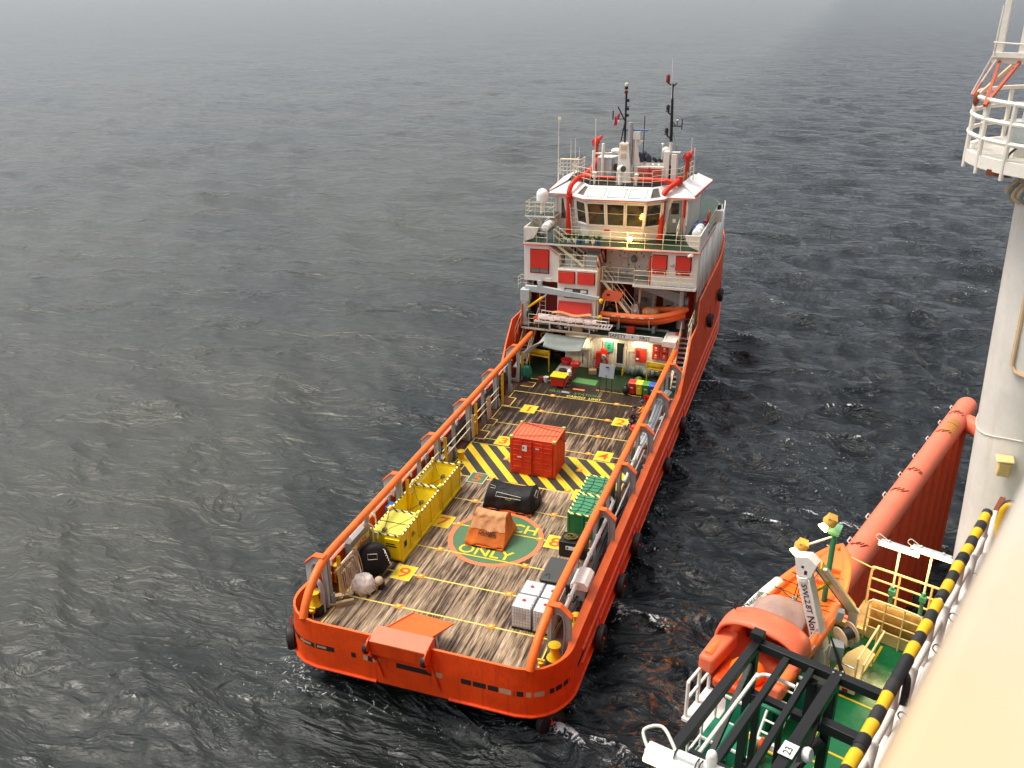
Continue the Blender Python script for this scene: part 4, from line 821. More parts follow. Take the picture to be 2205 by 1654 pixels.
# amber work lamp
mb=MB(); mb.tube([(1.32,29.52,8.3),(1.32,29.52,8.75)],.025,6,1); mb.ell((1.32,29.48,8.88),(.15,.1,.13),12,8,0); wl=build('work_lamp',mb,[M['bulb'],M['blackst']],bk)
ld=bpy.data.lights.new('amber_lamp_light','POINT'); ld.energy=90; ld.color=(1,.6,.15); ld.shadow_soft_size=.12; lo_=bpy.data.objects.new('amber_lamp_light',ld); COL.objects.link(lo_); lo_.location=(1.32,29.2,8.9)
for x,y,z in((2.5,28.85,2.1),(.3,28.85,2.15),(-1.6,29.0,1.9)):
    ld=bpy.data.lights.new('strip_light','AREA'); ld.energy=9; ld.color=(1,.92,.6); ld.shape='RECTANGLE'; ld.size=1.0; ld.size_y=.08; lo_=bpy.data.objects.new('strip_light',ld); COL.objects.link(lo_); lo_.location=(x,y,z); lo_.rotation_euler=(R(35),0,0)
# --- cranes
cr=MB(); cr.lathe([(.34,0),(.34,.15),(.27,.2),(.27,1.5),(.30,1.52),(.30,1.7)],(-5.35,29.3,2.7),18,0); cr.box(-5.62,-5.12,29.05,29.55,3.3,3.9,0); cr.box(-5.66,-5.06,29.0,29.6,4.4,5.2,0); cr.lathe([(.24,0),(.24,.4)],(-5.0,29.1,3.3),14,1); crane=build('deck_crane',cr,[M['lgrey'],M['green']],ship,bev=.03)
mb=MB(); mb.prism([(-5.4,29.2,5.05),(-5.4,29.2,5.42),(-4.2,29.2,5.44),(-.75,29.05,5.12),(-.4,29.05,5.08),(-.4,29.05,4.92),(-.9,29.05,4.88),(-4.2,29.2,4.98)],(0,.26,0),0); mb.lathe([(.16,-.1),(.18,0),(.16,.1)],(-4.42,29.33,5.7),14,0,axis=(0,1,0)); mb.prism([(-4.6,29.2,5.4),(-4.2,29.2,5.4),(-4.42,29.2,5.75)],(0,.25,0),0); build('crane_boom',mb,M['lgrey'],crane,bev=.015)
mb=MB(); mb.cyl((-5.15,29.1,3.95),(-4.15,29.1,4.75),.085,.085,10,0); mb.cyl((-4.15,29.1,4.75),(-3.9,29.12,4.95),.045,.045,8,1); build('luffing_cylinder',mb,[M['yellow'],M['galv']],crane)
mb=MB(); mb.tube([(-.45,29.1,5.0),(-.3,29.1,4.95)],.05,6,1); mb.lathe([(.13,-.12),(.18,0),(.13,.12)],(-.28,29.1,4.85),12,0,axis=(1,.2,0)); mb.ell((-.3,29.1,3.75),(.16,.1,.16),10,8,0); mb.tube([(-.28,29.1,4.7),(-.28,29.1,3.8)],.012,5,1); build('hook_block',mb,[M['yellow'],M['wire']],crane)
mb=MB(); rail(mb,[(-5.85,29.2,5.2),(-5.85,29.7,5.2),(-5.0,29.7,5.2)],.8,3,.014,.016,.5); ladder(mb,(-4.4,29.9,2.7),(-4.4,29.9,4.8),.4,(1,0,0)); build('crane_railing',mb,M['white'],crane)
c2=MB(); c2.lathe([(.16,0),(.16,1.0),(.13,1.05)],(4.55,30.9,4.35),14,0); c2.lathe([(.3,0),(.26,1.7)],(4.5,31.6,2.7),14,0); c2.lathe([(.32,-.14),(.32,.14)],(4.82,31.3,4.6),16,1,axis=(1,0,0)); c2.box(4.0,4.9,31.2,31.9,4.1,4.7,1); c2=build('boat_davit',c2,[M['lgrey'],M['grey']],ship,bev=.02)
mb=MB(); mb.prism([(1.9,30.9,5.28),(1.9,30.9,5.62),(4.4,30.9,5.22),(4.4,30.9,4.5),(3.6,30.9,4.75)],(0,.28,0),0); mb.lathe([(.13,-.1),(.16,0),(.13,.1)],(1.85,31.0,5.45),12,1,axis=(0,1,0)); mb.tube([(1.82,30.9,5.4),(1.85,30.7,4.2)],.05,6,2); mb.tube([(1.92,30.9,5.4),(1.9,30.7,4.2)],.03,6,2); build('davit_arm',mb,[M['grey'],M['yellow'],M['beige']],c2,bev=.015)
# bulwark ends and side rails near the stairs
mb=MB(); rail(mb,[(5.5,28.0,3.3),(5.5,30.2,3.55)],.9,2,.016,.018,.7); rail(mb,[(4.72,28.75,2.72),(4.72,27.4,2.72)],.0001,1,.01,.01,9); rail(mb,[(-5.0,28.75,2.72),(-3.6,28.75,2.72)],.9,3,.014,.016,.6); rail(mb,[(-5.62,27.8,1.9),(-5.55,30.0,3.3)],.9,2,.016,.018,.7); build('stair_railing',mb,M['pyellow'],ship)
mb=MB(); mb.ell((-4.5,28.8,3.35),(.22,.1,.16),12,8,0); mb.tube([(-4.5,28.8,2.7),(-4.5,28.8,3.3)],.03,6,0); build('valve_wheel',mb,M['pipe_red'],ship)
mb=MB(); mb.box(-5.56,-5.5,28.9,30.6,2.7,4.2,0); build('bulwark_end_plate',mb,M['rim'],ship,bev=.01)
WARP.pop()
# ================================================================ DECK CARGO
# --- orange-red dry container
T=thing('shipping_container','red-orange steel container with double doors standing on the yellow and black chevrons','container',(-.14,15.4,0))
mb=MB(); X0,X1,Y0,Y1,H=-1.36,1.08,14.5,16.36,2.08
for x in(X0,X1-.12):
    for y in(Y0,Y1-.12): mb.box(x,x+.12,y,y+.12,.02,H,0)
for z in(.02,H-.14): 
    mb.box(X0+.12,X1-.12,Y0+.01,Y0+.12,z,z+.14,0); mb.box(X0+.12,X1-.12,Y1-.12,Y1-.01,z,z+.14,0); mb.box(X0+.01,X0+.12,Y0+.12,Y1-.12,z,z+.14,0); mb.box(X1-.12,X1-.01,Y0+.12,Y1-.12,z,z+.14,0)
build('frame',mb,M['cont'],T,bev=.012)
mb=MB(); n=22
for xx,sg in((X0+.04,-1),(X1-.04,1)):
    pr=[]
    for k in range(n+1):
        y=Y0+.12+(Y1-Y0-.24)*k/n; pr.append((xx+(.03*sg if (k%4) in(1,2) else -.01*sg),y))
    for a,b in zip(pr[:-1],pr[1:]): mb.quad((*a,.16),(*b,.16),(*b,H-.14),(*a,H-.14),0)
mb.box(X0+.12,X1-.12,Y1-.08,Y1-.04,.16,H-.14,0); build('side_panel',mb,M['cont'],T)
mb=MB(); pr=[]
n=40
for k in range(n+1): pr.append((X0+.10+(X1-X0-.2)*k/n, H-.02-(.035 if k%4==0 else 0)))
for a,b in zip(pr[:-1],pr[1:]): mb.quad((a[0],Y0+.1,a[1]),(b[0],Y0+.1,b[1]),(b[0],Y1-.1,b[1]),(a[0],Y1-.1,a[1]),0)
mb.box(X0,X1,Y0,Y0+.1,H,H+.004,0); mb.box(X0,X1,Y1-.1,Y1,H,H+.004,0); mb.box(X0,X0+.1,Y0+.1,Y1-.1,H,H+.004,0); mb.box(X1-.1,X1,Y0+.1,Y1-.1,H,H+.004,0)
build('roof_panel',mb,M['conttop'],T)
for k,x in enumerate((X0+.14,-.12)):
    mb=MB(); w=1.06; mb.box(x,x+w,Y0-.02,Y0+.05,.17,H-.15,0)
    for z in(.42,.80,1.06,1.42,1.68): mb.box(x+.05,x+w*.46,Y0-.055,Y0-.02,z,z+.05,0); mb.box(x+w*.54,x+w-.05,Y0-.055,Y0-.02,z,z+.05,0)
    d=build('door',mb,M['cont'],T,bev=.01)
    mb=MB()
    for e in(.49,.97 if k==0 else .03): mb.cyl((x+w*e,Y0-.07,.1),(x+w*e,Y0-.07,H-.05),.018,.018,8)
    build('lock_bar',mb,M['cont'],d)
    mb=MB()
    if k==0: mb.box(x+.5,x+.80,Y0-.064,Y0-.056,1.40,1.74,0); mb.box(x+.58,x+.66,Y0-.068,Y0-.064,1.53,1.66,1); mb.box(x+.28,x+.52,Y0-.064,Y0-.056,1.0,1.06,0)
    else: mb.box(x+.15,x+.35,Y0-.064,Y0-.056,1.60,1.65,0)
    build('placard',mb,[M['signw'],M['gtext']],d)
mb=MB()
for x in(X0-.02,X1-.16):
    for y in(Y0-.02,Y1-.16): mb.box(x,x+.18,y,y+.18,H-.06,H+.07,0)
build('corner_casting',mb,paint('lime_corner',(.42,.50,.12),.5),T,bev=.015)
mb=MB(); mb.tube(spline([(X0+.1,Y0+.12,H+.06),(-.3,Y0+.42,H+.02),(.4,Y0+.66,H+.02),(X1-.1,Y0+.75,H+.02)],6),.014,5); mb.tube(spline([(X0+.1,Y1-.08,H+.08),(-.7,Y1-.2,H+.02),(.2,Y1-.45,H+.02),(.85,Y1-.55,H+.02),(X1,Y1-.7,H-.05)],6),.016,5); mb.tube(spline([(X1-.02,Y0+.8,H),(X1+.06,Y1-.5,H-.5),(X1+.08,Y1-.15,H-.7)],5),.03,6); build('lifting_sling',mb,M['wire'],T)
# --- yellow skips
def skip(y0,y1,label,lid):
    rr=random.Random(int(y0*10))
    x0,x1,H=-4.68,-3.22,1.28; T=thing('cargo_skip',label,'skip',((x0+x1)/2,(y0+y1)/2,0),group='yellow skips along the port rail'); t=.06
    mb=MB(); mb.box(x0,x1,y0,y1,.06,.13,0); mb.box(x0,x0+t,y0,y1,.13,H,0); mb.box(x1-t,x1,y0,y1,.13,H,0); mb.box(x0+t,x1-t,y1-t,y1,.13,H,0)
    if lid: mb.box(x0+t,x0+.62,y0,y0+t,.13,H,0); mb.box(x0+.62,x1-t,y0+.0,y0+t,.13,H,0); mb.prism([(x0+.72,y0,.2),(x1-.02,y0,.2),(x1-.02,y0,H-.1),(x0+.72,y0,H-.1)],(0,-.10,0),0)
    else: mb.box(x0+t,x1-t,y0,y0+t,.13,H,0); mb.prism([(x0+t,y1-t,.13),(x0+t,y1-.5,.13),(x0+t,y1-t,H*.9)],(x1-x0-2*t,0,0),0)
    for y in(y0+.05,(y0+y1)/2,y1-.12): mb.box(x1,x1+.05,y,y+.07,.1,H-.05,0)
    mb.box(x1,x1+.07,y0,y1,.02,.16,0); build('body',mb,M['skip'],T,bev=.012)
    mb=MB(); w=.07
    mb.box(x0-.02,x1+.02,y0-.02,y0+w,H,H+.05,0); mb.box(x0-.02,x1+.02,y1-w,y1+.02,H,H+.05,0); mb.box(x0-.02,x0+w,y0+w,y1-w,H,H+.05,0); mb.box(x1-w,x1+.02,y0+w,y1-w,H,H+.05,0)
    build('rim',mb,stripes('skip_rim_chevron',(.82,.74,.25),(.05,.045,.02),.30,(.8,1,.3),duty=.62),T)
    mb=MB()
    for x in(x0,x1-.05):
        for y in(y0,y1-.05): mb.box(x-.05,x+.10,y-.03,y+.10,H+.05,H+.2,0)
    build('lifting_lug',mb,M['lid'],T,bev=.02)
    mb=MB(); cz=H+.08 if lid else H-.15
    pts=[(x0+.05,y0+.05),(x1-.05,y0+.05),(x1-.05,y1-.05),(x0+.05,y1-.05)]; hub=(x1-.25,y0+.75)
    if lid: hub=(x0+.62,y0+.1)
    for p in pts: mb.tube(spline([(*p,H+.1),((p[0]+hub[0])/2,(p[1]+hub[1])/2,cz),(*hub,H+.12)],6),.012,5)
    for k in range(5): mb.tube([(hub[0]+.1*math.cos(a),hub[1]+.1*math.sin(a)+.03*k,H+.1+.02*k) for a in [j*.7 for j in range(9)]],.012,5)
    build('sling_chain',mb,M['wire'],T)
    if lid:
        mb=MB(); mb.box(x0+w,x1-w,y0+w,y0+.95,H+.01,H+.045,0); mb.box(x0+w,x1-w,y0+.99,y1-w,H+.01,H+.045,0); mb.box(x0+w,x1-w,y0+.95,y0+.99,H+.045,H+.06,1); build('lid',mb,[M['lid'],M['wire']],T,bev=.008)
        mb=MB(); mb.box(x1+.002,x1+.012,y0+.3,y0+.6,.55,.9,0); mb.box(x1+.012,x1+.02,y0+.35,y0+.55,.6,.85,1)
        for k in range(4): mb.box(x1+.004,x1+.01,y0+1.0,y0+1.5-.06*k,.62+.07*k,.65+.07*k,1)
        for k,wd in enumerate((.42,.5)): mb.box(x1-.66,x1-.66+wd,y0-.112,y0-.10,.92-.12*k,.97-.12*k,1)
        build('label_plate',mb,[M['steel'],M['blk_t']],T)
    else:
        mb=MB()
        for k in range(9): mb.obox((random.uniform(x0+.2,x1-.2),random.uniform(y0+.2,y1-.3),.17+random.uniform(0,.04)),[random.uniform(.06,.2) for _ in '123'],(0,0,random.uniform(0,90)),0)
        build('loose_contents',mb,[M['skip'],M['brown']],T)
skip(5.3,7.2,'yellow skip with a closed pale lid, nearest the stern of the three skips',True)
skip(7.28,9.75,'open yellow skip in the middle of the three, with a chain across it',False)
skip(9.82,12.2,'open yellow skip farthest from the stern, next to the chevrons',False)
# --- tarpaulin-covered loads
def covered(name,label,x0,x1,y0,y1,h,mats,crest,flare,base=True,marks=None,dent=.1,reel=False):
    T=thing(name,label,'covered load',((x0+x1)/2,(y0+y1)/2,0)); mb=MB(); nu,nv=26,34
    yc=y0+(y1-y0)*crest
    prof=[]                                        # front foot -> crest -> back foot
    for k in range(nv+1):
        t=k/nv
        if reel: a=math.pi*t; ym=(y0+y1)/2; y=ym-(y1-y0)/2*math.copysign(abs(math.cos(a))**.75,math.cos(a)); z=.1+(h-.1)*math.sin(a)**.62
        elif t<.42: s=t/.42; y=y0+(yc-.28-y0)*s**flare; z=.14+(h-.14)*s
        elif t<.62: s=(t-.42)/.2; a=math.pi*(1-s); y=yc+.28*math.cos(a); z=h+.13*math.sin(a)
        else: s=(t-.62)/.38; y=yc+.28+(y1-yc-.28)*s**(1/flare); z=h-(h-.14)*s
        prof.append((y,z))
    def fn(u,v):
        y,z=prof[round(v*nv)]; hh=(z-.1)/h; fl=1+.10*(1-hh); xm=(x0+x1)/2; x=xm+(u-.5)*(x1-x0)*(fl-.12*hh)
        sag=dent*(math.sin(math.pi*u)**.7)*hh; fold=.03*math.sin(9*z+2.2*math.cos(math.pi*u)*2)*(1-.3*hh)+.022*math.sin(23*u-5*y)+.05*mnoise.noise(Vector((x*2.3,y*2.3,z*3)))
        return (x,y+(fold if v<.4 else -fold),max(.05,z-sag+fold*.3))
    mb.grid(fn,nu,nv,0)
    for m_,u in enumerate((0,1)):
        side=[fn(u,k/nv) for k in range(nv+1)]; c=len(side)//2
        cx_=side[0][0]
        mid=[((x0+x1)/2+(1 if u else -1)*(x1-x0)/2*(1.02 if p[2]<h*.6 else .97),p[1],p[2]) for p in side]
        mb.add(side,[tuple(range(len(side))) if u==0 else tuple(reversed(range(len(side))))],1,False)
    T_=build('cover',mb,mats,T,solid=.012)
    if base: mb=MB(); mb.box(x0-.02,x1+.04,y0-.02,y1+.02,0,.10,0); mb.box(x0+.3,x0+.75,y0-.06,y0-.02,.02,.09,1); mb.box(x1-.75,x1-.3,y0-.06,y0-.02,.02,.09,1); build('skid_frame',mb,[M['rim'],M['dark']],T,bev=.01)
    return T,fn
T,fn=covered('tarpaulin_load','black tarpaulin-covered load between the red-orange container and the winch circle',-1.35,1.0,10.72,12.15,1.2,[M['tarpbk'],M['tarpbk']],.62,.75,dent=.20,reel=True)
mb=MB()
def on(fn,u,v,e=.02): p=fn(u,v); return (p[0],p[1]-e,p[2]+e)
for pts in([(.22,.26),(.78,.24),(.78,.17),(.22,.19),(.22,.26)],[(.03,.40),(.14,.40),(.16,.34),(.05,.33)]): mb.tube([on(fn,u,v) for u,v in pts],.011,5)
mb.tube([(1.03,11.2,.85),(1.05,11.5,1.05),(1.05,11.75,.85),(1.06,11.5,.6),(1.03,11.2,.85)],.011,5)
build('sewn_outline',mb,M['ltext'],T)
mb=MB(); c=on(fn,.5,.16,.02); mb.text('TARGET',c,(1,0,0),(0,.35,1),.16,0); build('lettering',mb,paint('dull_yellow_print',(.40,.33,.03),.6),T)
T,fn=covered('canvas_load','orange canvas-covered load with a bleached ridge standing on the green winch circle',-1.07,.68,7.5,9.45,1.18,[M['tarpor'],M['tarpor']],.60,.72,dent=.09)
# bleached upper half as its own panel of cloth
mb=MB(); nv=34
def fb(u,v): p=fn(.02+.96*u,(.22+.42*v)); q=.012; return (p[0],p[1]-q,p[2]+q)
mb.grid(lambda u,v: fb(u,round(v*14)/14*1.0),26,14,0); build('bleached_panel',mb,M['tarplt'],T)
mb=MB(); 
for k,t in enumerate(('DRAGON','PUMPS')): mb.text('ORANGE' if k==0 else 'POLYBAG',on(fn,.52,.19-.045*k,.022),(1,0,-.02),(0,.45,1),.20,0,lift=.012)
build('lettering',mb,M['blk_t'],T)
# --- round black bag standing on edge
T=thing('round_bag','round black zipped bag standing on edge beside the closed yellow skip','bag',(-4.0,4.3,0))
ax=Vector((.55,-.80,.25)).normalized(); mb=MB(); mb.lathe([(.01,-.42),(.55,-.40),(.66,-.33),(.70,-.2),(.69,.05),(.62,.28),(.45,.42),(.2,.48),(.01,.49)],(-4.05,4.35,.70),30,0,axis=-ax); build('shell',mb,M['tarpbk'],T)
mb=MB(); u=ax.orthogonal().normalized(); u=Vector((.82,.56,0)).normalized(); w=u.cross(ax)*-1; w=w if w.z>0 else -w; c0=Vector((-4.05,4.35,.70))+ax*.435
P_=[c0+u*a+w*b for a,b in((-.30,.10),(.10,.06),(.10,.30),(-.30,.34))]; mb.tube(P_,.016,6,closed=True); build('piping',mb,M['ltext'],T)
mb=MB()
for k in range(6): mb.tube(spline([(-3.55+.02*k,4.3+.05*k,1.28-.14*k),(-3.45+.03*k,4.28+.03*k,1.22-.14*k),(-3.42+.03*k,4.2+.03*k,1.15-.14*k)],4),.018,5)
mb.tube([(-4.1,4.9,1.3),(-4.1,4.95,1.55)],.02,5); build('strap',mb,M['ltext'],T)
# --- green lidded cargo boxes under nets
def gbox(y0,y1,label,stencil):
    x0,x1,H=3.1,4.5,1.2; T=thing('cargo_box',label,'cargo box',((x0+x1)/2,(y0+y1)/2,0),group='green cargo boxes by the starboard rail'); mb=MB(); mb.box(x0,x1,y0,y1,.05,H,0)
    for x in(x0+.02,x0+.7,x1-.1): mb.box(x,x+.07,y0-.03,y0,.05,H-.02,0)
    for y in(y0+.05,y1-.12): mb.box(x0-.03,x0,y,y+.07,.05,H-.02,0)
    build('body',mb,M['bgreen'],T,bev=.012)
    mb=MB(); mb.box(x0+.07,x1-.07,y0+.07,y1-.07,H+.0,H+.035,0); build('lid',mb,M['lgreen'],T,bev=.01)
    mb=MB(); w=.08; mb.box(x0-.02,x1+.02,y0-.02,y0+w,H,H+.05,0); mb.box(x0-.02,x1+.02,y1-w,y1+.02,H,H+.05,0); mb.box(x0-.02,x0+w,y0+w,y1-w,H,H+.05,0); mb.box(x1-w,x1+.02,y0+w,y1-w,H,H+.05,0)
    build('rim',mb,stripes('box_rim_chevron',(.75,.78,.25),(.02,.10,.04),.32,(.9,1,.2),duty=.55),T)
    mb=MB()
    for k in range(5): mb.tube(spline([(x0+.02,y0+.15+.35*k,H+.07),(x0+.5,y0+.3+.30*k,H+.06),(x1-.05,y0+.1+.36*k+random.uniform(-.2,.2),H+.07)],6),.012,4)
    for k in range(2): mb.tube(spline([(x0+.3+.5*k,y0,H+.07),(x0+.45+.5*k,(y0+y1)/2,H+.06),(x0+.35+.5*k,y1,H+.07)],6),.012,4)
    build('cargo_net',mb,M['wire'],T)
    if stencil:
        mb=MB()
        for k in range(2): mb.box(x0+.85,x0+1.25,y0-.036,y0-.031,.88-.14*k,.94-.14*k,0)
        build('stencil',mb,M['ltext'],T)
gbox(9.68,11.5,'green cargo box with a striped rim, the one nearer the stern of the pair',True); gbox(11.58,13.4,'green cargo box with a striped rim, the one touching the chevrons',False)
T=thing('tool_crate','black open crate heaped with rope, between the green boxes and the flat grey lid','crate',(3.75,8.4,0)); mb=MB(); mb.box(3.18,4.35,8.0,8.85,.03,.78,0); build('body',mb,M['blackst'],T,bev=.02)
mb=MB(); mb.box(3.5,4.1,7.985,7.998,.42,.60,0); mb.box(3.54,3.62,7.98,7.985,.46,.56,1); build('label_plate',mb,[M['signw'],M['blk_t']],T)
mb=MB()
for k in range(10): r_=.12+.05*(k%4); mb.tube([(3.6+.05*(k%3)+r_*math.cos(a),8.4+r_*.8*math.sin(a),.80+.012*k) for a in [j*.5+k for j in range(13)]],.02,5,k%2)
build('rope_heap',mb,[M['wire'],paint('olive_rope',(.20,.15,.02),.8)],T)
T=thing('storage_box','low dark box with a flat grey lid behind the white tank cubes','box',(3.75,6.15,0)); mb=MB(); mb.box(3.15,4.4,5.32,7.0,.02,.50,0); build('body',mb,M['black'],T,bev=.03); mb=MB(); mb.box(3.12,4.43,5.29,7.03,.50,.60,0); build('lid',mb,flat('grey_lid',(.055,.055,.053),.5),T,bev=.03); mb=MB(); mb.tube(spline([(3.35,5.28,.45),(3.3,5.6,.62),(3.45,5.75,.61),(3.5,5.45,.61)],5),.012,5); build('strap',mb,M['wire'],T)
# --- intermediate bulk containers
def ibc(x,y,label,first=None):
    if first: 
        c=copy_tree(first); place(c,(x,y,0),0,label); return c
    T=thing('tank_cube',label,'liquid container',(x,y,0),group='white tank cubes by the starboard rail'); w,d,h=.80,.88,1.10
    mb=MB(); mb.box(x-w/2+.02,x+w/2-.02,y-d/2+.02,y+d/2-.02,.16,h-.02,0)
    for k in range(4): mb.box(x-w/2+.05,x+w/2-.05,y-d/2+.06+k*(d-.12)/4,y-d/2+.06+k*(d-.12)/4+.16,h-.02,h+.015,0)
    build('tank',mb,M['plast'],T,bev=.04)
    mb=MB(); 
    for k in range(7): 
        z=.18+k*(h-.2)/6; mb.tube([(x-w/2,y-d/2,z),(x+w/2,y-d/2,z),(x+w/2,y+d/2,z),(x-w/2,y+d/2,z)],.009,5,closed=True)
    for k in range(8):
        for s in(-1,1):
            mb.tube([(x-w/2+k*w/7,y+s*d/2,.15),(x-w/2+k*w/7,y+s*d/2,h)],.009,5); mb.tube([(x+s*w/2,y-d/2+k*d/7,.15),(x+s*w/2,y-d/2+k*d/7,h)],.009,5)
    for k in(1,2): mb.tube([(x-w/2,y-d/2+k*d/3,h+.02),(x+w/2,y-d/2+k*d/3,h+.02)],.010,5)
    build('cage',mb,M['galv'],T)
    mb=MB()
    for xx in(x-w/2,x-.06,x+w/2-.12): mb.box(xx,xx+.12,y-d/2,y+d/2,.0,.12,0)
    mb.box(x-w/2,x+w/2,y-d/2,y+d/2,.12,.15,1); build('pallet',mb,[M['blackst'],M['galv']],T)
    mb=MB(); mb.lathe([(.07,0),(.08,.04),(.06,.06)],(x-.02,y,h),14); build('cap',mb,M['redp'],T)
    mb=MB(); mb.box(x-w/2+.18,x+.12,y-d/2-.018,y-d/2-.008,.55,.82,0); build('label_plate',mb,M['galv'],T)
    return T
i0=ibc(3.22,3.06,'white caged tank cube with a red cap, nearest the stern on the inboard side'); ibc(4.10,3.04,'white caged tank cube nearest the stern, half hidden by the orange crash rail',i0); ibc(3.26,4.0,'white caged tank cube inboard, second from the stern',i0); ibc(4.12,3.98,'white caged tank cube second from the stern, beside the orange crash rail',i0)
# --- port quarter clutter
T=thing('bulk_bag','white crumpled bulk bag full of rope by the port quarter','bag',(-3.9,3.0,0)); mb=MB()
def bagf(u,v):
    a=2*math.pi*u; t=v*math.pi*.5; n_=mnoise.noise(Vector((3*math.cos(a),3*math.sin(a),4*v)))*.13; r_=.50*math.cos(t)**.55*(1+n_)*(1-.1*v); return (-3.88+r_*math.cos(a)*1.05,3.02+r_*math.sin(a)*.9,.12+.62*math.sin(t)+n_*.4)
mb.grid(bagf,28,12,0); build('shell',mb,M['bag'],T); mb=MB()
for k in range(9): a=k*.75; mb.tube(spline([(-3.88+.48*math.cos(a),3.02+.42*math.sin(a),.36),(-3.88+.56*math.cos(a+.2),3.02+.5*math.sin(a+.2),.2),(-3.88+.55*math.cos(a+.4),3.02+.5*math.sin(a+.4),.03)],4),.04,6)
mb.lathe([(.44,0),(.48,.1),(.46,.2)],(-3.88,3.02,0),18); build('rope_bight',mb,M['rope'],T)
tag(build('camera_bag_bundle',MB().ell((-3.35,3.35,.32),(.2,.22,.22),10,7,0).box(-3.5,-3.15,3.2,3.5,0,.26,1),[M['rope'],M['black']]),'small brown and black bundle between the white bulk bag and the round black bag','bundle')
T=thing('mooring_rope','cream mooring rope hung in long bights over the port guard bar','rope',(-4.7,2.8,0)); mb=MB()
for k in range(15):
    y=2.0+k*.115; dz=random.uniform(-.22,.16); mb.tube(spline([(-4.62,y,1.35+.02*(k%3)),(-4.50,y,1.5),(-4.40+.03*(k%4),y+.02,1.2),(-4.36+.03*(k%5),y+.04,.55+dz),(-4.38,y+.07,.35+dz),(-4.42,y+.10,.55+dz),(-4.48,y+.1,1.2),(-4.56,y+.08,1.46)],5),.021,6)
build('coil',mb,M['rope'],T); mb=MB(); mb.tube(spline([(-4.5,2.0,1.5),(-4.45,2.8,1.52),(-4.4,3.3,1.4),(-4.2,3.3,1.0),(-4.0,3.1,.75)],6),.03,6); build('rope_end',mb,M['rope'],T)
for k,(y,lab) in enumerate(((19.4,'thick cream rope hank on the port guard bar, the farther of two'),(17.0,'narrow cream rope hank on the port guard bar, the nearer of two'))):
    mb=MB()
    for j in range(7 if k==0 else 4): mb.tube(spline([(-4.5,y+.07*j,1.6),(-4.42,y+.07*j,1.5),(-4.4,y+.07*j,.5+.05*(j%3)),(-4.42,y+.05+.07*j,.4),(-4.48,y+.05+.07*j,1.4)],4),.045,6)
    tag(build('rope_hank',mb,M['rope']),lab,'rope')
T=thing('timber_dunnage','pale timber offcuts lying on the deck edge below the hanging mooring rope','timber',(-4.3,1.9,0)); mb=MB(); mb.obox((-4.15,1.85,.1),(.75,.16,.2),(0,0,40),0); mb.obox((-4.42,2.2,.2),(.8,.22,.06),(4,0,35),0); build('plank',mb,M['wood'],T,bev=.008); mb=MB(); mb.obox((-4.5,1.65,.06),(.6,.08,.08),(0,0,30),0); build('batten',mb,M['wood'],T)
T=thing('steel_plate','tall bare steel plate leaning on the port rail with a red and yellow number strip','steel plate',(-4.6,4.3,0)); mb=MB(); mb.prism([(-4.55,3.5,.02),(-4.55,5.05,.02),(-4.62,5.05,1.85),(-4.62,3.5,1.85)],(-.03,0,0),0); build('sheet',mb,M['steel'],T,bev=.005); mb=MB(); mb.prism([(-4.585,3.5,1.30),(-4.585,5.05,1.30),(-4.60,5.05,1.58),(-4.60,3.5,1.58)],(.015,0,0),0); mb.text('1625',(-4.572,4.35,1.44),(0,1,0),(-.04,0,1),.34,1,lift=.008,sx=1.3); build('number_strip',mb,[M['mk_line'],M['red_t']],T)
def hoop(x,y,lab):
    mb=MB(); mb.tube(spline([(x,y,0),(x,y,1.5),(x-.04,y,1.75),(x-.25,y,1.85)],5),.035,8); tag(build('hoop_rail',mb,M['pyellow']),lab,'rail',group='bent yellow hoop rails by the closed skip')
hoop(-4.45,5.15,'bent yellow hoop rail beside the bare steel plate'); hoop(-4.72,5.95,'bent yellow hoop rail behind the closed yellow skip')
def hood(x,y,lab,sd):
    T=thing('ventilator_hood',lab,'ventilator',(x,y,0),group='ventilator hoods outside the crash rails'); mb=MB(); mb.prism([(x-.36,y-.55,1.35),(x+.36,y-.55,1.35),(x+.36,y-.55,1.58),(x+.20,y-.55,1.74),(x-.20,y-.55,1.74),(x-.36,y-.55,1.58)],(0,1.1,0),0); build('hood',mb,M['plast'] if sd<0 else M['bag'],T,bev=.02); mb=MB(); mb.box(x-.2,x+.2,y-.35,y+.35,.0,1.36,0); build('trunk',mb,M['grey'],T,bev=.01)
hood(5.15,4.6,'cream ventilator hood on a trunk outside the starboard crash rail',1); hood(-5.2,4.6,'white ventilator hood outside the port crash rail',-1)
tag(build('blue_box',MB().box(-4.98,-4.66,7.4,7.95,.9,1.3,0),M['bluep'],bev=.03),'small blue box perched behind the middle yellow skip','box')
T=thing('grey_locker','beige steel locker standing behind the forward yellow post on the port side','locker',(-4.85,13.9,0)); mb=MB(); mb.box(-5.05,-4.65,13.3,14.7,.0,.85,0); build('body',mb,M['steel'],T,bev=.02); mb=MB(); mb.ell((-4.8,14.0,1.05),(.18,.25,.22),10,7,0); build('motor',mb,M['black'],T)
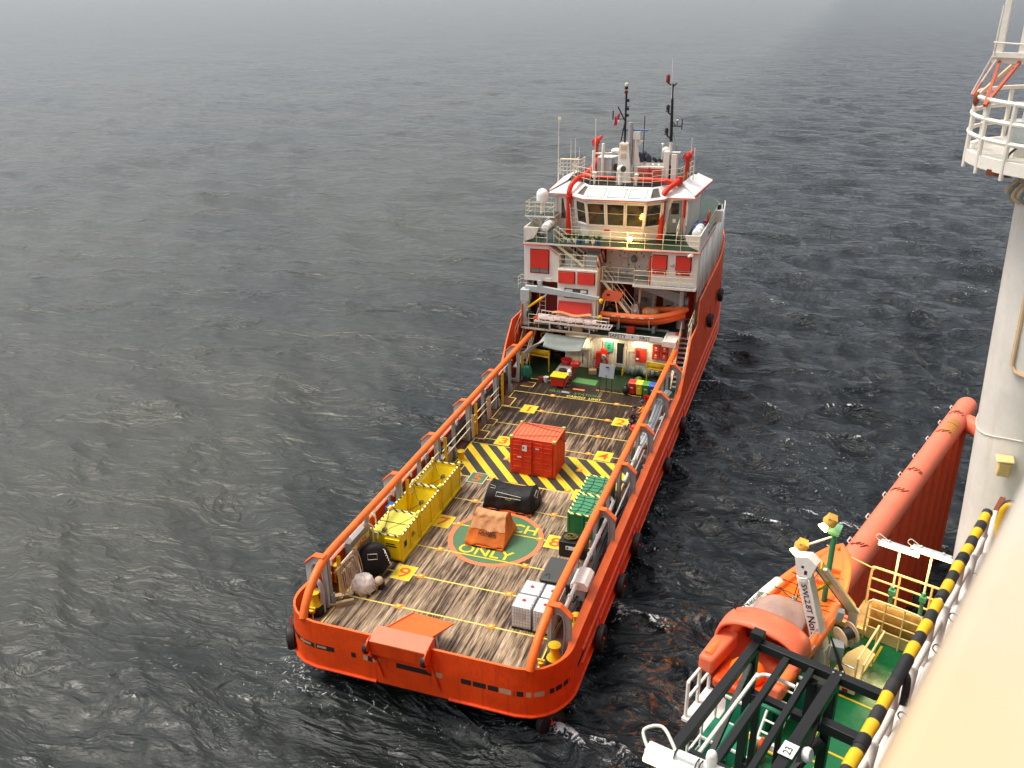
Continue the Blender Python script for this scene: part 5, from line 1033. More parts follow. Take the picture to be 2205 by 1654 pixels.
# --- forward working area
T=thing('workbench','workbench with a yellow top piled with a red tub and boxes','workbench',(-2.05,26.9,0)); mb=MB(); mb.box(-2.55,-1.65,25.7,28.4,.62,.72,0); 
for x in(-2.5,-1.75):
    for y in(25.8,28.2): mb.box(x,x+.06,y,y+.06,0,.62,1)
mb.box(-2.52,-1.7,25.66,25.72,.12,.62,2); mb.box(-1.72,-1.66,25.7,28.3,.1,.6,2); build('table',mb,[M['steel'],M['red'],M['red']],T,bev=.01); mb=MB(); mb.box(-2.58,-1.58,25.62,26.5,.725,.76,0); build('table_cover',mb,M['yelp'],T)
tag(build('red_tub',MB().lathe([(.30,0),(.38,.28),(.40,.3),(.34,.3),(.28,.12)],(-2.15,28.0,.76),20),M['redp']),'round red plastic tub at the far end of the workbench','tub')
tag(build('wire_coil',MB().lathe([(.1,0),(.24,.0),(.26,.06),(.24,.14),(.12,.14)],(-2.05,26.75,.72),18),M['black']),'black coil lying on the workbench','coil')
tag(build('red_case',MB().box(-1.8,-1.25,27.6,28.2,.72,.98,0),M['redp'],bev=.03),'red case beside the round red tub on the workbench','case')
tag(build('white_canister',MB().lathe([(.13,0),(.14,.3),(.08,.36),(.05,.42)],(-1.45,26.2,.74),12),M['plast']),'white canister on the yellow end of the workbench','canister')
T=thing('sign_board','grey blank board on a dark stand in front of the house doorway','board',(.9,26.2,0)); mb=MB(); mb.prism([(.45,26.1,.95),(1.42,26.0,.95),(1.42,26.3,1.72),(.45,26.4,1.72)],(0,.04,0),0); mb.box(.85,1.05,26.2,26.24,1.55,1.62,1); build('panel',mb,[flat('board_grey',(.22,.24,.26),.5),M['blk_t']],T); mb=MB()
for x in(.55,.95,1.3): mb.beam((x,26.1,0),(x,26.2,1.0),.05,.05,0)
mb.tube([(.9,26.05,1.05),(.97,26.0,1.1)],.03,6,0); build('stand',mb,M['brown'],T)
def bin_(x,y,mat,lab,first=None):
    T=thing('wheelie_bin',lab,'bin',(x,y,0),group='wheeled bins by the starboard rail'); mb=MB(); a,b,h=.17,.20,.80
    vs=[(x-a,y-.16,.08),(x+a,y-.16,.08),(x+a,y+.2,.08),(x-a,y+.2,.08),(x-b,y-.24,h),(x+b,y-.24,h),(x+b,y+.26,h),(x-b,y+.26,h)]; mb.add(vs,[(0,3,2,1),(4,5,6,7),(0,1,5,4),(1,2,6,5),(2,3,7,6),(3,0,4,7)]); build('body',mb,mat,T,bev=.02)
    mb=MB(); mb.prism([(x-b-.02,y-.28,h),(x-b-.02,y+.30,h+.03),(x-b-.02,y+.28,h+.10),(x-b-.02,y-.2,h+.07)],(2*b+.04,0,0),0); build('lid',mb,mat,T,bev=.02)
    for s in(-1,1): mb=MB(); mb.lathe([(.09,-.025),(.09,.025)],(x+s*.15,y+.22,.09),12,0,axis=(1,0,0)); build('wheel',mb,M['black'],T)
    mb=MB(); mb.box(x-.08,x+.08,y-.222,y-.212,.48,.56,0); build('sticker',mb,M['ltext'],T)
bin_(2.58,26.25,M['redp'],'red wheeled bin, first in the row of four'); bin_(3.02,26.25,M['yelp'],'yellow wheeled bin between the red and green bins'); bin_(3.44,26.22,M['grnp'],'green wheeled bin between the yellow and blue bins'); bin_(3.86,26.2,M['bluep'],'blue wheeled bin beside the crash rail')
tag(build('rubbish_sack',MB().ell((2.2,26.1,.3),(.24,.24,.3),12,8,0).ell((2.2,26.1,.62),(.1,.1,.08),8,5,0),M['black']),'black rubbish sack to the left of the red wheeled bin','sack')
tag(build('red_bucket',MB().lathe([(.14,0),(.18,.3),(.19,.3),(.15,.1)],(3.62,25.55,0),14),M['redp']),'small red bucket in front of the blue wheeled bin','bucket')
tag(build('plant_pot',MB().lathe([(.12,0),(.16,.26)],(2.75,27.3,0),12,0).ell((2.75,27.3,.5),(.26,.24,.26),10,7,1),[M['bluep'],M['leaf']]),'leafy green plant in a pot behind the row of wheeled bins','plant')
tag(build('blue_drum',MB().lathe([(.16,0),(.17,.2),(.16,.4),(.1,.42)],(3.2,27.5,0),14),M['bluep']),'small blue drum behind the yellow and green bins','drum')
tag(build('white_bucket',MB().lathe([(.13,0),(.17,.34),(.18,.34),(.14,.1)],(-3.05,26.4,0),14),M['plast']),'white bucket on the deck left of the workbench','bucket')
tag(build('red_bucket',MB().lathe([(.14,0),(.18,.30),(.19,.30),(.14,.1)],(-3.38,26.35,0),14),paint('faded_red_plastic',(.42,.07,.06),.5)),'faded red bucket beside the white bucket','bucket')
T=thing('waste_drum','dark drum lined with a big green sack near the port rail','drum',(-4.3,26.2,0)); mb=MB(); mb.lathe([(.26,0),(.27,.45)],(-4.3,26.2,0),16); build('drum',mb,flat('dark_blue_drum',(.02,.03,.05),.5),T); mb=MB(); mb.grid(lambda u,v:(-4.3+(.30+.06*math.sin(9*u*6.28)+.05*v)*math.cos(6.28*u)*(1-.25*v*v),26.2+(.30+.06*math.sin(7*u*6.28)+.05*v)*math.sin(6.28*u)*(1-.25*v*v),.36+.62*v-.1*math.sin(5*u*6.28)),30,8,0); mb.ell((-4.3,26.2,.9),(.24,.24,.14),12,6,0); build('sack',mb,flat('green_sack',(.02,.20,.13),.45),T)
def yframe(x0,y0,x1,y1,lab):
    T=thing('barrier_frame',lab,'barrier',((x0+x1)/2,(y0+y1)/2,0),group='yellow mesh barriers in front of the house'); mb=MB(); a=Vector((x0,y0,0));b=Vector((x1,y1,0)); z=Vector((0,0,1))
    for p in(a,b): mb.beam(p,p+z*1.45,.07,.07,0)
    for h in(1.0,1.42): mb.beam(a+z*h,b+z*h,.06,.07,0)
    build('frame',mb,M['yellow'],T,bev=.01); mb=MB(); mb.quad(tuple(a+z*1.03),tuple(b+z*1.03),tuple(b+z*1.40),tuple(a+z*1.40)); build('mesh_panel',mb,M['mesh_y'],T,solid=.02)
yframe(-4.75,28.2,-3.35,28.0,'yellow mesh barrier frame at the port side of the working area'); yframe(3.05,28.3,4.45,28.1,'yellow mesh barrier frame behind the wheeled bins')
T=thing('folding_trolley','grey folding hand trolley standing right of the workbench','trolley',(-1.3,25.5,0)); mb=MB(); mb.tube([(-1.6,25.2,0),(-1.35,25.9,.95)],.02,6); mb.tube([(-1.25,25.2,0),(-1.05,25.9,.95)],.02,6); 
for t in(.2,.4,.6,.8,1): mb.tube([(-1.6+.25*t,25.2+.7*t,.95*t),(-1.25+.2*t,25.2+.7*t,.95*t)],.015,5)
build('frame',mb,M['brown'],T); mb=MB(); mb.box(-1.65,-1.15,25.0,25.25,.02,.05,0); build('toe_plate',mb,M['galv'],T)
T=thing('cardboard_box','brown carton lying on the deck below the white store door','box',(-.6,28.6,0)); mb=MB(); mb.obox((-.55,28.6,.16),(.5,.4,.3),(0,0,20),0); build('carton',mb,M['wood'],T,bev=.01)
# --- sunshade, gangway and boat-deck cargo
WARP.append(True)
T=thing('sunshade','grey-green tarpaulin awning slung under the boat deck on the port side','awning',(-2.4,28.3,1.6)); mb=MB()
def shade(u,v): return (-3.75+2.75*u+.1*v*(1-2*u),28.55-.95*v,2.50-.62*v-.20*math.sin(math.pi*u)*(.3+v*.5)+.02*math.sin(16*v+3*u)+.03*math.sin(9*v-2*u))
mb.grid(shade,20,14,0); build('canvas',mb,M['tarpgr'],T,solid=.01); mb=MB(); mb.tube([shade(0,0),(-3.9,28.75,2.7)],.015,5); mb.tube([shade(1,0),(-.9,28.75,2.7)],.015,5); mb.tube([shade(1,1),(-.7,28.9,2.3)],.015,5); mb.tube([shade(0,1),(-4.6,27.4,2.2)],.015,5); build('lashing',mb,M['wire'],T)
T=thing('gangway','white aluminium gangway stowed across the boat deck beneath the rescue boat','gangway',(-1.9,28.7,3.0)); mb=MB(); 
for y in(28.35,29.05): mb.beam((-4.5,y,3.32),(.55,y,3.28),.05,.12,0)
for k in range(26): x=-4.45+.2*k; mb.beam((x,28.35,3.31),(x,29.05,3.31),.04,.05,0)
for y in(28.35,29.05):
    mb.tube([(-4.2,y,3.85),(.3,y,3.75)],.025,6,0); mb.tube([(-4.2,y,3.6),(.3,y,3.52)],.02,6,0)
    for k in range(10): x=-4.2+.5*k; mb.tube([(x,y,3.35),(x,y,3.82)],.02,6,0)
build('frame',mb,M['white'],T); mb=MB(); mb.grid(lambda u,v:(-4.3+3.9*u,28.45+.5*v,3.45+.22*math.sin(math.pi*v)+.03*math.sin(20*u)+.02*math.sin(43*u+4*v)),40,8,0); build('net_bundle',mb,paint('pink_grey_net',(.55,.42,.40),.7,scale=5),T)
mb=MB(); mb.grid(lambda u,v:(-3.3+2.6*u,28.3+.1*v,3.98+.12*v+.08*math.sin(8*u)),20,4,0); build('rope_cover',mb,M['tarplt'],T)
T=thing('cargo_basket','white framed pallet cage holding a carton and rags on the boat deck edge','cage',(-2.3,28.75,2.7)); mb=MB()
for p,q in(((-3.5,28.62,2.74),(-.85,28.62,2.74)),((-3.5,28.62,3.3),(-3.5,28.62,2.74)),((-.85,28.62,3.3),(-.85,28.62,2.74)),((-2.2,28.62,3.3),(-2.2,28.62,2.74))): mb.beam(p,q,.07,.07,0)
build('frame',mb,M['white'],T); mb=MB(); mb.box(-2.05,-1.35,28.72,29.15,2.74,3.2,0); build('carton',mb,M['wood'],T,bev=.02); mb=MB()
for k in range(14): mb.ell((random.uniform(-3.3,-2.3),random.uniform(28.75,29.1),2.85+random.uniform(0,.22)),(random.uniform(.1,.22),.14,.12),9,6,k%3)
build('rag_heap',mb,[M['bag'],M['brown'],M['rope']],T)
tag(build('red_locker',MB().box(1.35,1.85,29.6,30.0,2.71,3.1,0),M['red'],bev=.02),'small red locker on the boat deck under the rescue boat','locker')
# --- rescue boat on the vessel
T=thing('rescue_boat','orange rigid rescue boat lying across the boat deck of the vessel','rescue boat',(2.2,30.5,3.0))
Lx0,Lx1=-.42,4.92
def bw(t): return .78*max(0,1-max(0,(t-.55)/.45)**2.2)**.8+.02
def tz(t): return 3.78+.55*max(0,(t-.35)/.65)**2
mb=MB(); nu=36
def hullf(u,v):
    x=Lx0+(Lx1-Lx0)*u; b=bw(u)*.92; z1=tz(u)-.05; z0=3.05+.75*max(0,(u-.45)/.55)**2
    a=(v-.5)*2; s=abs(a); y=30.5+b*(1 if a>0 else -1)*min(1,s*1.35)**.8; z=z0+(z1-z0)*s**1.6
    return (x,y,z)
mb.grid(hullf,nu,16,0); build('hull',mb,M['boat'],T)
mb=MB(); side=[(Lx0+(Lx1-Lx0)*u,30.5-bw(u),tz(u)) for u in [k/20 for k in range(21)]]; oth=[(p[0],61-p[1],p[2]) for p in reversed(side[:-1])]
mb.tube(side+oth,[.19]*len(side+oth),12,0); build('collar',mb,M['boat'],T)
mb=MB(); mb.tube([(p[0],p[1]-.17 if p[1]<30.5 else p[1]+.17,p[2]-.09) for p in side+oth],.025,6,0); build('rubbing_band',mb,M['dred'],T)
mb=MB()
for k in range(5): u=.14+.115*k; p=(Lx0+(Lx1-Lx0)*u,30.5-bw(u)-.19,tz(u)-.01); mb.box(p[0],p[0]+.28,p[1]-.004,p[1]+.01,p[2]-.02,p[2]+.06,0)
build('reflective_patch',mb,M['ltext'],T)
mb=MB(); mb.grid(lambda u,v:(Lx0+.1+(Lx1-Lx0-.7)*u,30.5+(v-.5)*2*bw(u)*.8,3.52+.3*max(0,u-.5)),20,4,0); build('floor',mb,M['boatin'],T)
mb=MB(); mb.prism([(1.35,30.2,3.55),(2.1,30.2,3.55),(1.85,30.25,4.45),(1.65,30.25,4.45)],(0,.55,0),0); mb.ell((1.75,30.15,4.05),(.1,.03,.1),8,6,1); build('console',mb,[M['galv'],M['ltext']],T,bev=.03)
mb=MB(); mb.ell((.95,30.4,3.75),(.36,.28,.26),12,8,0); mb.ell((.05,30.45,3.85),(.34,.3,.32),12,8,0); build('engine_cowl',mb,M['black'],T)
mb=MB(); mb.ell((2.6,30.5,3.95),(.5,.42,.32),14,8,0); mb.ell((2.95,30.35,4.0),(.35,.3,.28),12,8,0); build('canvas_cover',mb,M['tarplt'],T)
mb=MB(); mb.prism([(-.32,29.9,4.62),(.62,29.9,4.62),(.95,29.95,5.05),(.85,29.95,5.22),(-.2,29.95,5.36),(-.42,29.9,5.0)],(0,.75,0),0); mb.box(-.1,.1,29.89,29.9,4.98,5.1,1); build('canopy',mb,[M['salmon'],M['blk_t']],T,bev=.06)
mb=MB()
for a,b in(((-.2,29.9,4.65),(-.35,29.85,3.85)),((.5,29.9,4.65),(.72,29.8,3.75)),((-.2,30.6,4.65),(-.3,31.1,3.85)),((.5,30.6,4.65),(.7,31.15,3.85))): mb.tube([a,b],.035,8)
build('canopy_leg',mb,M['pyellow'],T)
for x in(.85,2.8):
    mb=MB(); mb.tube([(x,29.6,4.0),(x-.02,29.55,3.6),(x,29.7,3.0)],.03,6,0); mb.tube([(x,30.5,3.6),(x,30.5,5.0 if x>2 else 3.9)],.02,6,0); build('gripe_strap',mb,M['rope'],T)
tag(build('boat_cradle',MB().box(.6,.8,30.0,31.0,2.71,3.15,0).box(2.9,3.1,30.0,31.0,2.71,3.15,0).box(-.2,3.9,30.45,30.6,2.71,2.85,0),M['grey'],bev=.02),'grey steel cradle holding the rescue boat on the boat deck','cradle')
# --- liferafts, lifebuoys, plants
def raft(x,y0,y1,z,lab):
    T=thing('liferaft_canister',lab,'liferaft',(x,(y0+y1)/2,z),group='white liferaft canisters on the bridge deck'); mb=MB(); mb.lathe([(.10,0),(.24,.03),(.26,.1),(.26,y1-y0-.1),(.24,y1-y0-.03),(.10,y1-y0)],(x,y0,z+.42),20,0,axis=(0,1,0)); build('canister',mb,M['plast'],T); mb=MB()
    for t in(.3,.7): y=y0+(y1-y0)*t; mb.tube([(x+.3*math.cos(a),y,z+.42+.3*math.sin(a)) for a in [k*.5 for k in range(13)]],.015,5,0); mb.box(x-.25,x+.25,y-.06,y+.06,z,z+.18,0)
    build('cradle_strap',mb,M['grey'],T)
raft(-4.30,29.9,32.0,8.75,'white liferaft canister on the port bridge wing below the satellite dome'); raft(5.22,30.2,32.2,8.75,'white liferaft canister on the starboard bridge wing')
tag(build('blue_locker',MB().box(4.75,5.45,32.0,32.7,8.32,9.35,0),paint('blue_cover',(.05,.10,.25),.5),bev=.03),'blue covered locker on the starboard bridge wing','locker')
mb=MB(); mb.tube([(5.42,34.2+.30*math.cos(a),10.0+.30*math.sin(a)-.55) for a in [k*math.pi/12 for k in range(24)]],.075,8,0,closed=True); tag(build('lifebuoy',mb,paint('lifebuoy_orange',(.65,.16,.08),.5)),'orange lifebuoy hanging on the starboard bridge wing railing','lifebuoy')
tag(build('orange_locker',MB().box(5.0,5.35,34.8,35.4,8.32,8.95,0),M['redp'],bev=.03),'orange locker at the forward end of the starboard bridge wing','locker')
T=thing('bridge_wing_box','white box with a black lamp on the outer starboard bridge wing','box',(5.7,37.2,8.3)); mb=MB(); mb.box(5.45,5.95,36.9,37.5,8.4,9.2,0); build('box',mb,M['white'],T,bev=.03); mb=MB(); mb.lathe([(.1,0),(.12,.1),(.1,.3)],(5.7,37.3,9.2),10); build('lamp',mb,M['black'],T)
tag(build('hatch_light_tube',MB().cyl((5.0,29.45,8.0),(5.2,29.2,8.15),.1,.1,10),M['plast']),'white tube lamp hanging under the starboard bridge deck edge','lamp')
for k,(x,mt,lab) in enumerate(((-2.75,'plast','white pot with a bushy plant, nearest the port red fire pipe'),(-2.35,'plast','white pot with a tall plant, second along the bridge deck edge'),(-2.0,'bluep','blue pot with a spreading plant in the middle of the bridge deck pots'),(-1.55,'plast','white pot with a short plant right of the spreading plant'),(-1.15,'plast','white pot with a short plant, second from the forward deck lamp end'),(-.8,'bluep','blue pot with a low plant at the right end of the row of pots'))):
    T=thing('potted_plant',lab,'plant',(x,30.1,8.3),group='potted plants along the bridge deck edge'); mb=MB(); mb.lathe([(.11,0),(.15,.3),(.16,.3),(.12,.2)],(x,30.1,8.305),12); build('pot',mb,M[mt],T); mb=MB(); rr=random.Random(k)
    for j in range(46):
        a=rr.uniform(0,6.28);el=rr.uniform(.2,1.4); l=rr.uniform(.18,.42); p=Vector((x,30.1,8.55)); d=Vector((math.cos(a)*math.cos(el),math.sin(a)*math.cos(el),math.sin(el))); s=d.orthogonal().normalized()*.035; q=p+d*l; mb.quad(tuple(p+d*l*.4-s),tuple(q),tuple(p+d*l*.4+s),tuple(p+d*l*.1))
    build('foliage',mb,M['leaf'],T)
tag(build('red_box',MB().box(-.75,-.35,31.2,31.3,8.85,9.1,0),M['red'],bev=.015),'red box fixed low on the wheelhouse front behind the potted plants','box')
WARP.pop()
# --- tyres hung along the hull
def tyre(x,y,z,ax,lab,r_=.48):
    T=thing('tyre_fender',lab,'tyre fender',(x,y,z),group='black tyre fenders hung along the hull'); mb=MB(); A=Vector(ax).normalized(); mb.lathe([(r_*.45,-.12),(r_*.8,-.17),(r_,-.13),(r_*1.03,0),(r_,.13),(r_*.8,.17),(r_*.45,.12),(r_*.40,.02),(.01,.02)],(x,y,z),28,0,axis=A); build('tyre',mb,M['black'],T); mb=MB(); o=Vector((x,y,z))+A*.12; mb.tube([o,o+Vector((0,0,.5))-A*.16,o+Vector((0,0,1.0))-A*.22],.025,6,0); mb.ell(tuple(o),(.07,.07,.07),8,6,0); build('lashing_chain',mb,M['pipe_red'],T)
tyre(6.07,39.6,2.65,(1,0,0),'black tyre fender high on the starboard bow, farthest forward'); tyre(6.07,34.3,2.5,(1,0,0),'black tyre fender on the starboard shoulder below the white house side'); tyre(6.08,24.8,-.9,(1,0,0),'black tyre fender with a red chain under the forward end of the starboard rail'); tyre(6.08,19.5,-.95,(1,0,0),'black tyre fender with a red chain amidships on the starboard side'); tyre(6.08,11.2,-.8,(1,0,0),'black tyre fender abreast of the green boxes on the starboard side',.55); tyre(6.08,8.0,-.95,(1,0,0),'black tyre fender abreast of the rope crate on the starboard side',.55); tyre(6.08,4.2,-.85,(1,0,0),'black tyre fender abreast of the white tank cubes on the starboard side',.55); tyre(5.20,.12,-1.78,(.80,-.60,0),'big black tyre fender low on the starboard quarter of the stern',.58); tyre(-5.75,.15,-.75,(-.8,-.5,0),'black tyre fender hung at the port quarter of the stern',.5)
# --- two crew
def person(name,label,joints,bones,mats,assign,loc):
    me=bpy.data.meshes.new(name); me.from_pydata([Vector(j[0]) for j in joints],bones,[]); o=bpy.data.objects.new(name,me); COL.objects.link(o); o.location=loc
    for mt in mats: me.materials.append(mt)
    sk=o.modifiers.new('s','SKIN'); sk.use_smooth_shade=True
    for v,j in zip(me.skin_vertices[0].data,joints): v.radius=(j[1],j[1] if len(j)<3 else j[2])
    me.skin_vertices[0].data[0].use_root=True
    ss=o.modifiers.new('d','SUBSURF'); ss.levels=2; ss.render_levels=2
    dg=bpy.context.evaluated_depsgraph_get(); dg.update(); m2=bpy.data.meshes.new_from_object(o.evaluated_get(dg)); o.modifiers.clear(); o.data=m2; bpy.data.meshes.remove(me); m2.name=name
    m2.materials.clear()
    for mt in mats: m2.materials.append(mt)
    for p in m2.polygons: p.material_index=assign(p.center); p.use_smooth=True
    WM[o.name]=Matrix.Translation(loc); tag(o,label,'person'); return o
FR_=Vector
def hand(side,wrist,dirn):
    """five-finger chains appended by the caller"""
J=[((0,0,.42),.15),((0,.06,.62),.155),((0,.16,.84),.165),((0,.20,.93),.07),((0,.24,1.02),.062),((.0,.27,1.10),.092),((0,.28,1.19),.082),
 ((-.18,.17,.86),.07),((-.24,.30,.66),.052),((-.12,.46,.54),.038),((-.07,.50,.52),.035),((.18,.17,.86),.07),((.25,.32,.68),.052),((.14,.48,.56),.038),((.09,.53,.53),.035),
 ((-.13,.02,.38),.10),((-.17,.36,.46),.072),((-.15,.16,.09),.052),((-.15,.14,.04),.045),((-.16,.30,.035),.04),((.13,.02,.38),.10),((.18,.36,.46),.072),((.15,.14,.09),.052),((.15,.12,.04),.045),((.16,.28,.035),.04)]
Bn=[(0,1),(1,2),(2,3),(3,4),(4,5),(5,6),(2,7),(7,8),(8,9),(9,10),(2,11),(11,12),(12,13),(13,14),(0,15),(15,16),(16,17),(17,18),(18,19),(0,20),(20,21),(21,22),(22,23),(23,24)]
def asg(c):
    if c.z>.985: return 0
    if c.y>.44 and c.z<.60: return 0
    if c.z>.60 : return 1
    if c.z>.36 and c.y<.2: return 2
    return 3
def fingers(o,base,fw,mat):
    mb=MB(); f=Vector(fw).normalized(); s=f.cross(Vector((0,0,1))).normalized()
    for k,l in enumerate((.07,.085,.08,.06)): p=Vector(base)+s*(.018*(k-1.5)); mb.tube([p,p+f*l*.5,p+f*l*.8+Vector((0,0,-.025)),p+f*l*.75+Vector((0,0,-.05))],[.011,.010,.009,.007],6)
    p=Vector(base)-f*.02; mb.tube([p+s*.03,p+s*.055+f*.03,p+s*.05+f*.06+Vector((0,0,-.02))],[.012,.011,.008],6); build('hand_fingers',mb,mat,o,local=True)
p1=person('person','crew member in maroon top and navy trousers crouching beside the painted number 2',J,Bn,[M['skin'],M['maroon'],M['gcloth'],M['navy']],asg,(3.35,21.75,0)); p1.rotation_euler=(0,0,R(-65)); WM[p1.name]=p1.matrix_basis.copy()
def headwear(o,c,mat,face=True):
    mb=MB(); mb.ell(c,(.115,.125,.10),14,8,0); mb.ell((c[0],c[1]+.05,c[2]-.03),(.12,.14,.02),14,4,0); build('hard_hat' ,mb,mat,o,local=True)
    mb=MB(); y=c[1]+.085; mb.ell((c[0],y+.02,c[2]-.13),(.014,.022,.02),6,5,0)
    for s in(-1,1): mb.ell((c[0]+s*.032,y,c[2]-.10),(.012,.008,.008),6,5,1); mb.ell((c[0]+s*.085,c[1]-.01,c[2]-.12),(.014,.025,.034),6,5,0)
    mb.ell((c[0],y+.002,c[2]-.175),(.028,.008,.007),6,5,2); build('face',mb,[M['skin'],M['signw'],M['red_t']],o,local=True)
headwear(p1,(0,.28,1.235),flat('dark_cap',(.05,.03,.03),.7)); fingers(p1,(-.06,.52,.52),(.2,1,-.2),M['skin']); fingers(p1,(.09,.55,.53),(-.2,1,-.2),M['skin'])
def asg2(c):
    if c.z>.99: return 0
    if c.y>.44 and c.z<.60: return 0
    return 1
p2=person('person','crew member in an orange coverall and dark blue cap crouching behind the starboard crash rail',J,Bn,[M['skin'],M['orc']],asg2,(4.15,22.75,0)); p2.rotation_euler=(0,0,R(100)); WM[p2.name]=p2.matrix_basis.copy()
headwear(p2,(0,.28,1.235),flat('navy_cap',(.03,.04,.10),.5)); fingers(p2,(-.06,.52,.52),(.2,1,-.2),M['gcloth']); fingers(p2,(.09,.55,.53),(-.2,1,-.2),M['gcloth'])
tag(build('red_helmet',MB().ell((3.75,21.35,.2),(.2,.22,.17),14,8,0).ell((3.75,21.3,.12),(.24,.26,.03),14,4,0),M['redp']),'red hard hat lying on the deck beside the crouching crew member','helmet')
tag(build('tool_can',MB().lathe([(.1,0),(.1,.28),(.06,.3)],(3.2,21.35,0),12),M['galv']),'small grey can beside the crouching crew member','can')
# ================================================================ OFFSHORE PLATFORM THE PHOTOGRAPHER STANDS ON  (RIG frame: x inboard, y along the edge)
FR.append(RIG); GZ=8.0
pf=thing('platform_deck','green painted lower platform deck with yellow walkway lines','platform',(-2,12,0))
mb=MB(); mb.box(-6.1,9,-6,20.55,GZ-.45,GZ-.01,0); mb.box(-5.6,9,-6,19.6,WATER-1,GZ-.45,1); build('deck_structure',mb,[M['galv'],M['rig_red']],pf)
mb=MB(); mb.box(-6.08,9,-6,20.53,GZ-.012,GZ,0); build('deck_floor',mb,M['rigg'],pf)
mb=MB(); mb.box(3.0,38,-45,62,GZ-9,42,0); mb.box(2.6,3.0,-45,62,GZ+13.5,GZ+14.2,0)
for k in range(26): mb.box(2.85,3.0,-44+4*k,-43.7+4*k,GZ-9,42,1)
build('platform_sky_blocker',mb,[paint('weathered_blocker_paint',(.30,.29,.27),.6,streak=.3),M['galv']],pf)  # out-of-view platform mass, added to block the sky and darken the starboard side
mb=MB()
def gl(x0,y0,x1,y1,w=.06): 
    d=Vector((x1-x0,y1-y0)).normalized();n=Vector((-d.y,d.x))*w/2; z=GZ+.004
    mb.quad((x0-n.x,y0-n.y,z),(x1-n.x,y1-n.y,z),(x1+n.x,y1+n.y,z),(x0+n.x,y0+n.y,z))
gl(-4.16,17.2,-4.16,13,.06); gl(-4.13,16.76,-2.6,16.76); gl(-4.12,16.08,-2.6,16.08); gl(-4.12,16.05,-4.12,15.62); gl(-4.12,15.63,-3.8,15.63); gl(-3.82,15.63,-3.82,14.6); gl(-4.3,17.95,-2.6,17.95); gl(-4.35,19.4,-3.92,19.4); gl(-3.91,19.38,-3.91,20.3); gl(-5.2,15.4,-5.2,13.0,.08); gl(-5.75,15.2,-5.75,13.0,.05)
build('walkway_line',mb,paint('walkway_line_yellow',(.66,.42,.01),.4,var=.1,dirt=.2),pf)
mb=MB(); mb.box(-6.1,-4.4,20.45,20.56,GZ,GZ+.16,0); mb.box(-4.38,-2.0,20.42,20.5,GZ,GZ+.34,0); build('toe_plate',mb,M['ybeige'],pf,bev=.01)
def loop_rail(mb,x0,x1,y,z0,z1,bars,posts,r=.035,m=0):
    mb.tube(spline([(x0,y,z0),(x0,y,z1-.22),(x0+.05,y,z1-.06),(x0+.22,y,z1),(x1-.22,y,z1),(x1-.05,y,z1-.06),(x1,y,z1-.22),(x1,y,z0)],4),r,8,m)
    for b in range(1,bars): z=z0+.12+(z1-z0-.12)*b/bars; mb.tube([(x0,y,z),(x1,y,z)],r*.85,8,m)
    for p in posts: mb.tube([(p,y,z0),(p,y,z1)],r*.8,8,m)
mb=MB(); loop_rail(mb,-4.42,-3.12,20.36,GZ,GZ+1.22,4,(-4.0,-3.55),.026); mb.tube([(-3.12,20.36,GZ+1.15),(-3.05,18.6,GZ+1.2),(-3.0,17.2,GZ+1.2)],.026,8); mb.tube([(-3.12,20.36,GZ+.6),(-3.05,18.6,GZ+.6)],.022,8); build('edge_railing',mb,M['ybeige'],pf)
mb=MB(); mb.box(-4.9,-2.2,20.56,22.0,GZ-.10,GZ-.03,0); build('grating_platform',mb,paint('beige_expanded_metal',(.66,.40,.16),.55,var=.35,dirt=.5,scale=6),pf)
mb=MB(); mb.quad((-4.36,20.43,GZ+.34),(-2.9,20.43,GZ+.34),(-2.9,20.43,GZ+1.12),(-4.36,20.43,GZ+1.12),0); build('mesh_screen',mb,paint('orange_mesh',(.70,.38,.08),.55,var=.3,dirt=.6,scale=9),pf,solid=.015)
mb=MB(); loop_rail(mb,-4.82,-2.3,21.9,GZ-.05,GZ+1.15,3,(-4.1,-3.3),.034); mb.tube([(-4.82,21.9,GZ+1.1),(-6.0,21.6,GZ+1.5)],.02,6); build('outer_railing',mb,M['ybeige'],pf)
mb=MB(); mb.beam((-4.7,22.0,GZ-.0),(-2.0,22.0,GZ-.0),.12,.14,0); build('outer_edge_beam',mb,M['lgrey'],pf)
mb=MB()   # outboard guard rail and boarding steps by the lower edge
rail(mb,[(-6.75,16.35,GZ-.05),(-6.75,15.2,GZ-.05)],1.0,2,.04,.045,.5); mb.box(-6.9,-6.55,16.25,16.3,GZ+.5,GZ+.95,0); rail(mb,[(-6.05,15.2,GZ),(-6.05,13.2,GZ)],1.05,3,.03,.035,.7); mb.box(-6.8,-6.0,15.1,16.4,GZ-.12,GZ-.04,0); build('boarding_rail',mb,M['padw'],pf)
mb=MB()
for x0,y0,a,b,h in((-6.0,15.6,.5,.9,.7),(-5.95,14.3,.45,.7,.55),(-5.35,15.7,.3,.4,.9),(-5.4,14.4,.5,.5,.5),(-4.75,16.6,.2,.2,1.2),(-6.0,13.3,.6,.6,.5)): mb.box(x0,x0+a,y0,y0+b,GZ,GZ+h,0); mb.box(x0-.02,x0+a+.02,y0-.02,y0+.02,GZ+h-.08,GZ+h+.01,1)
build('deck_cabinet',mb,[paint('rig_machine_green',(.01,.20,.11),.35),M['padw']],pf,bev=.02)
mb=MB()
for y in(15.2,14.45,13.7): mb.box(-5.9,-4.3,y,y+.10,GZ+.03,GZ+.3,0)
mb.box(-5.9,-4.3,14.95,15.0,GZ+.3,GZ+.34,1); build('deck_coaming',mb,[M['padw'],M['yellow']],pf,bev=.01)
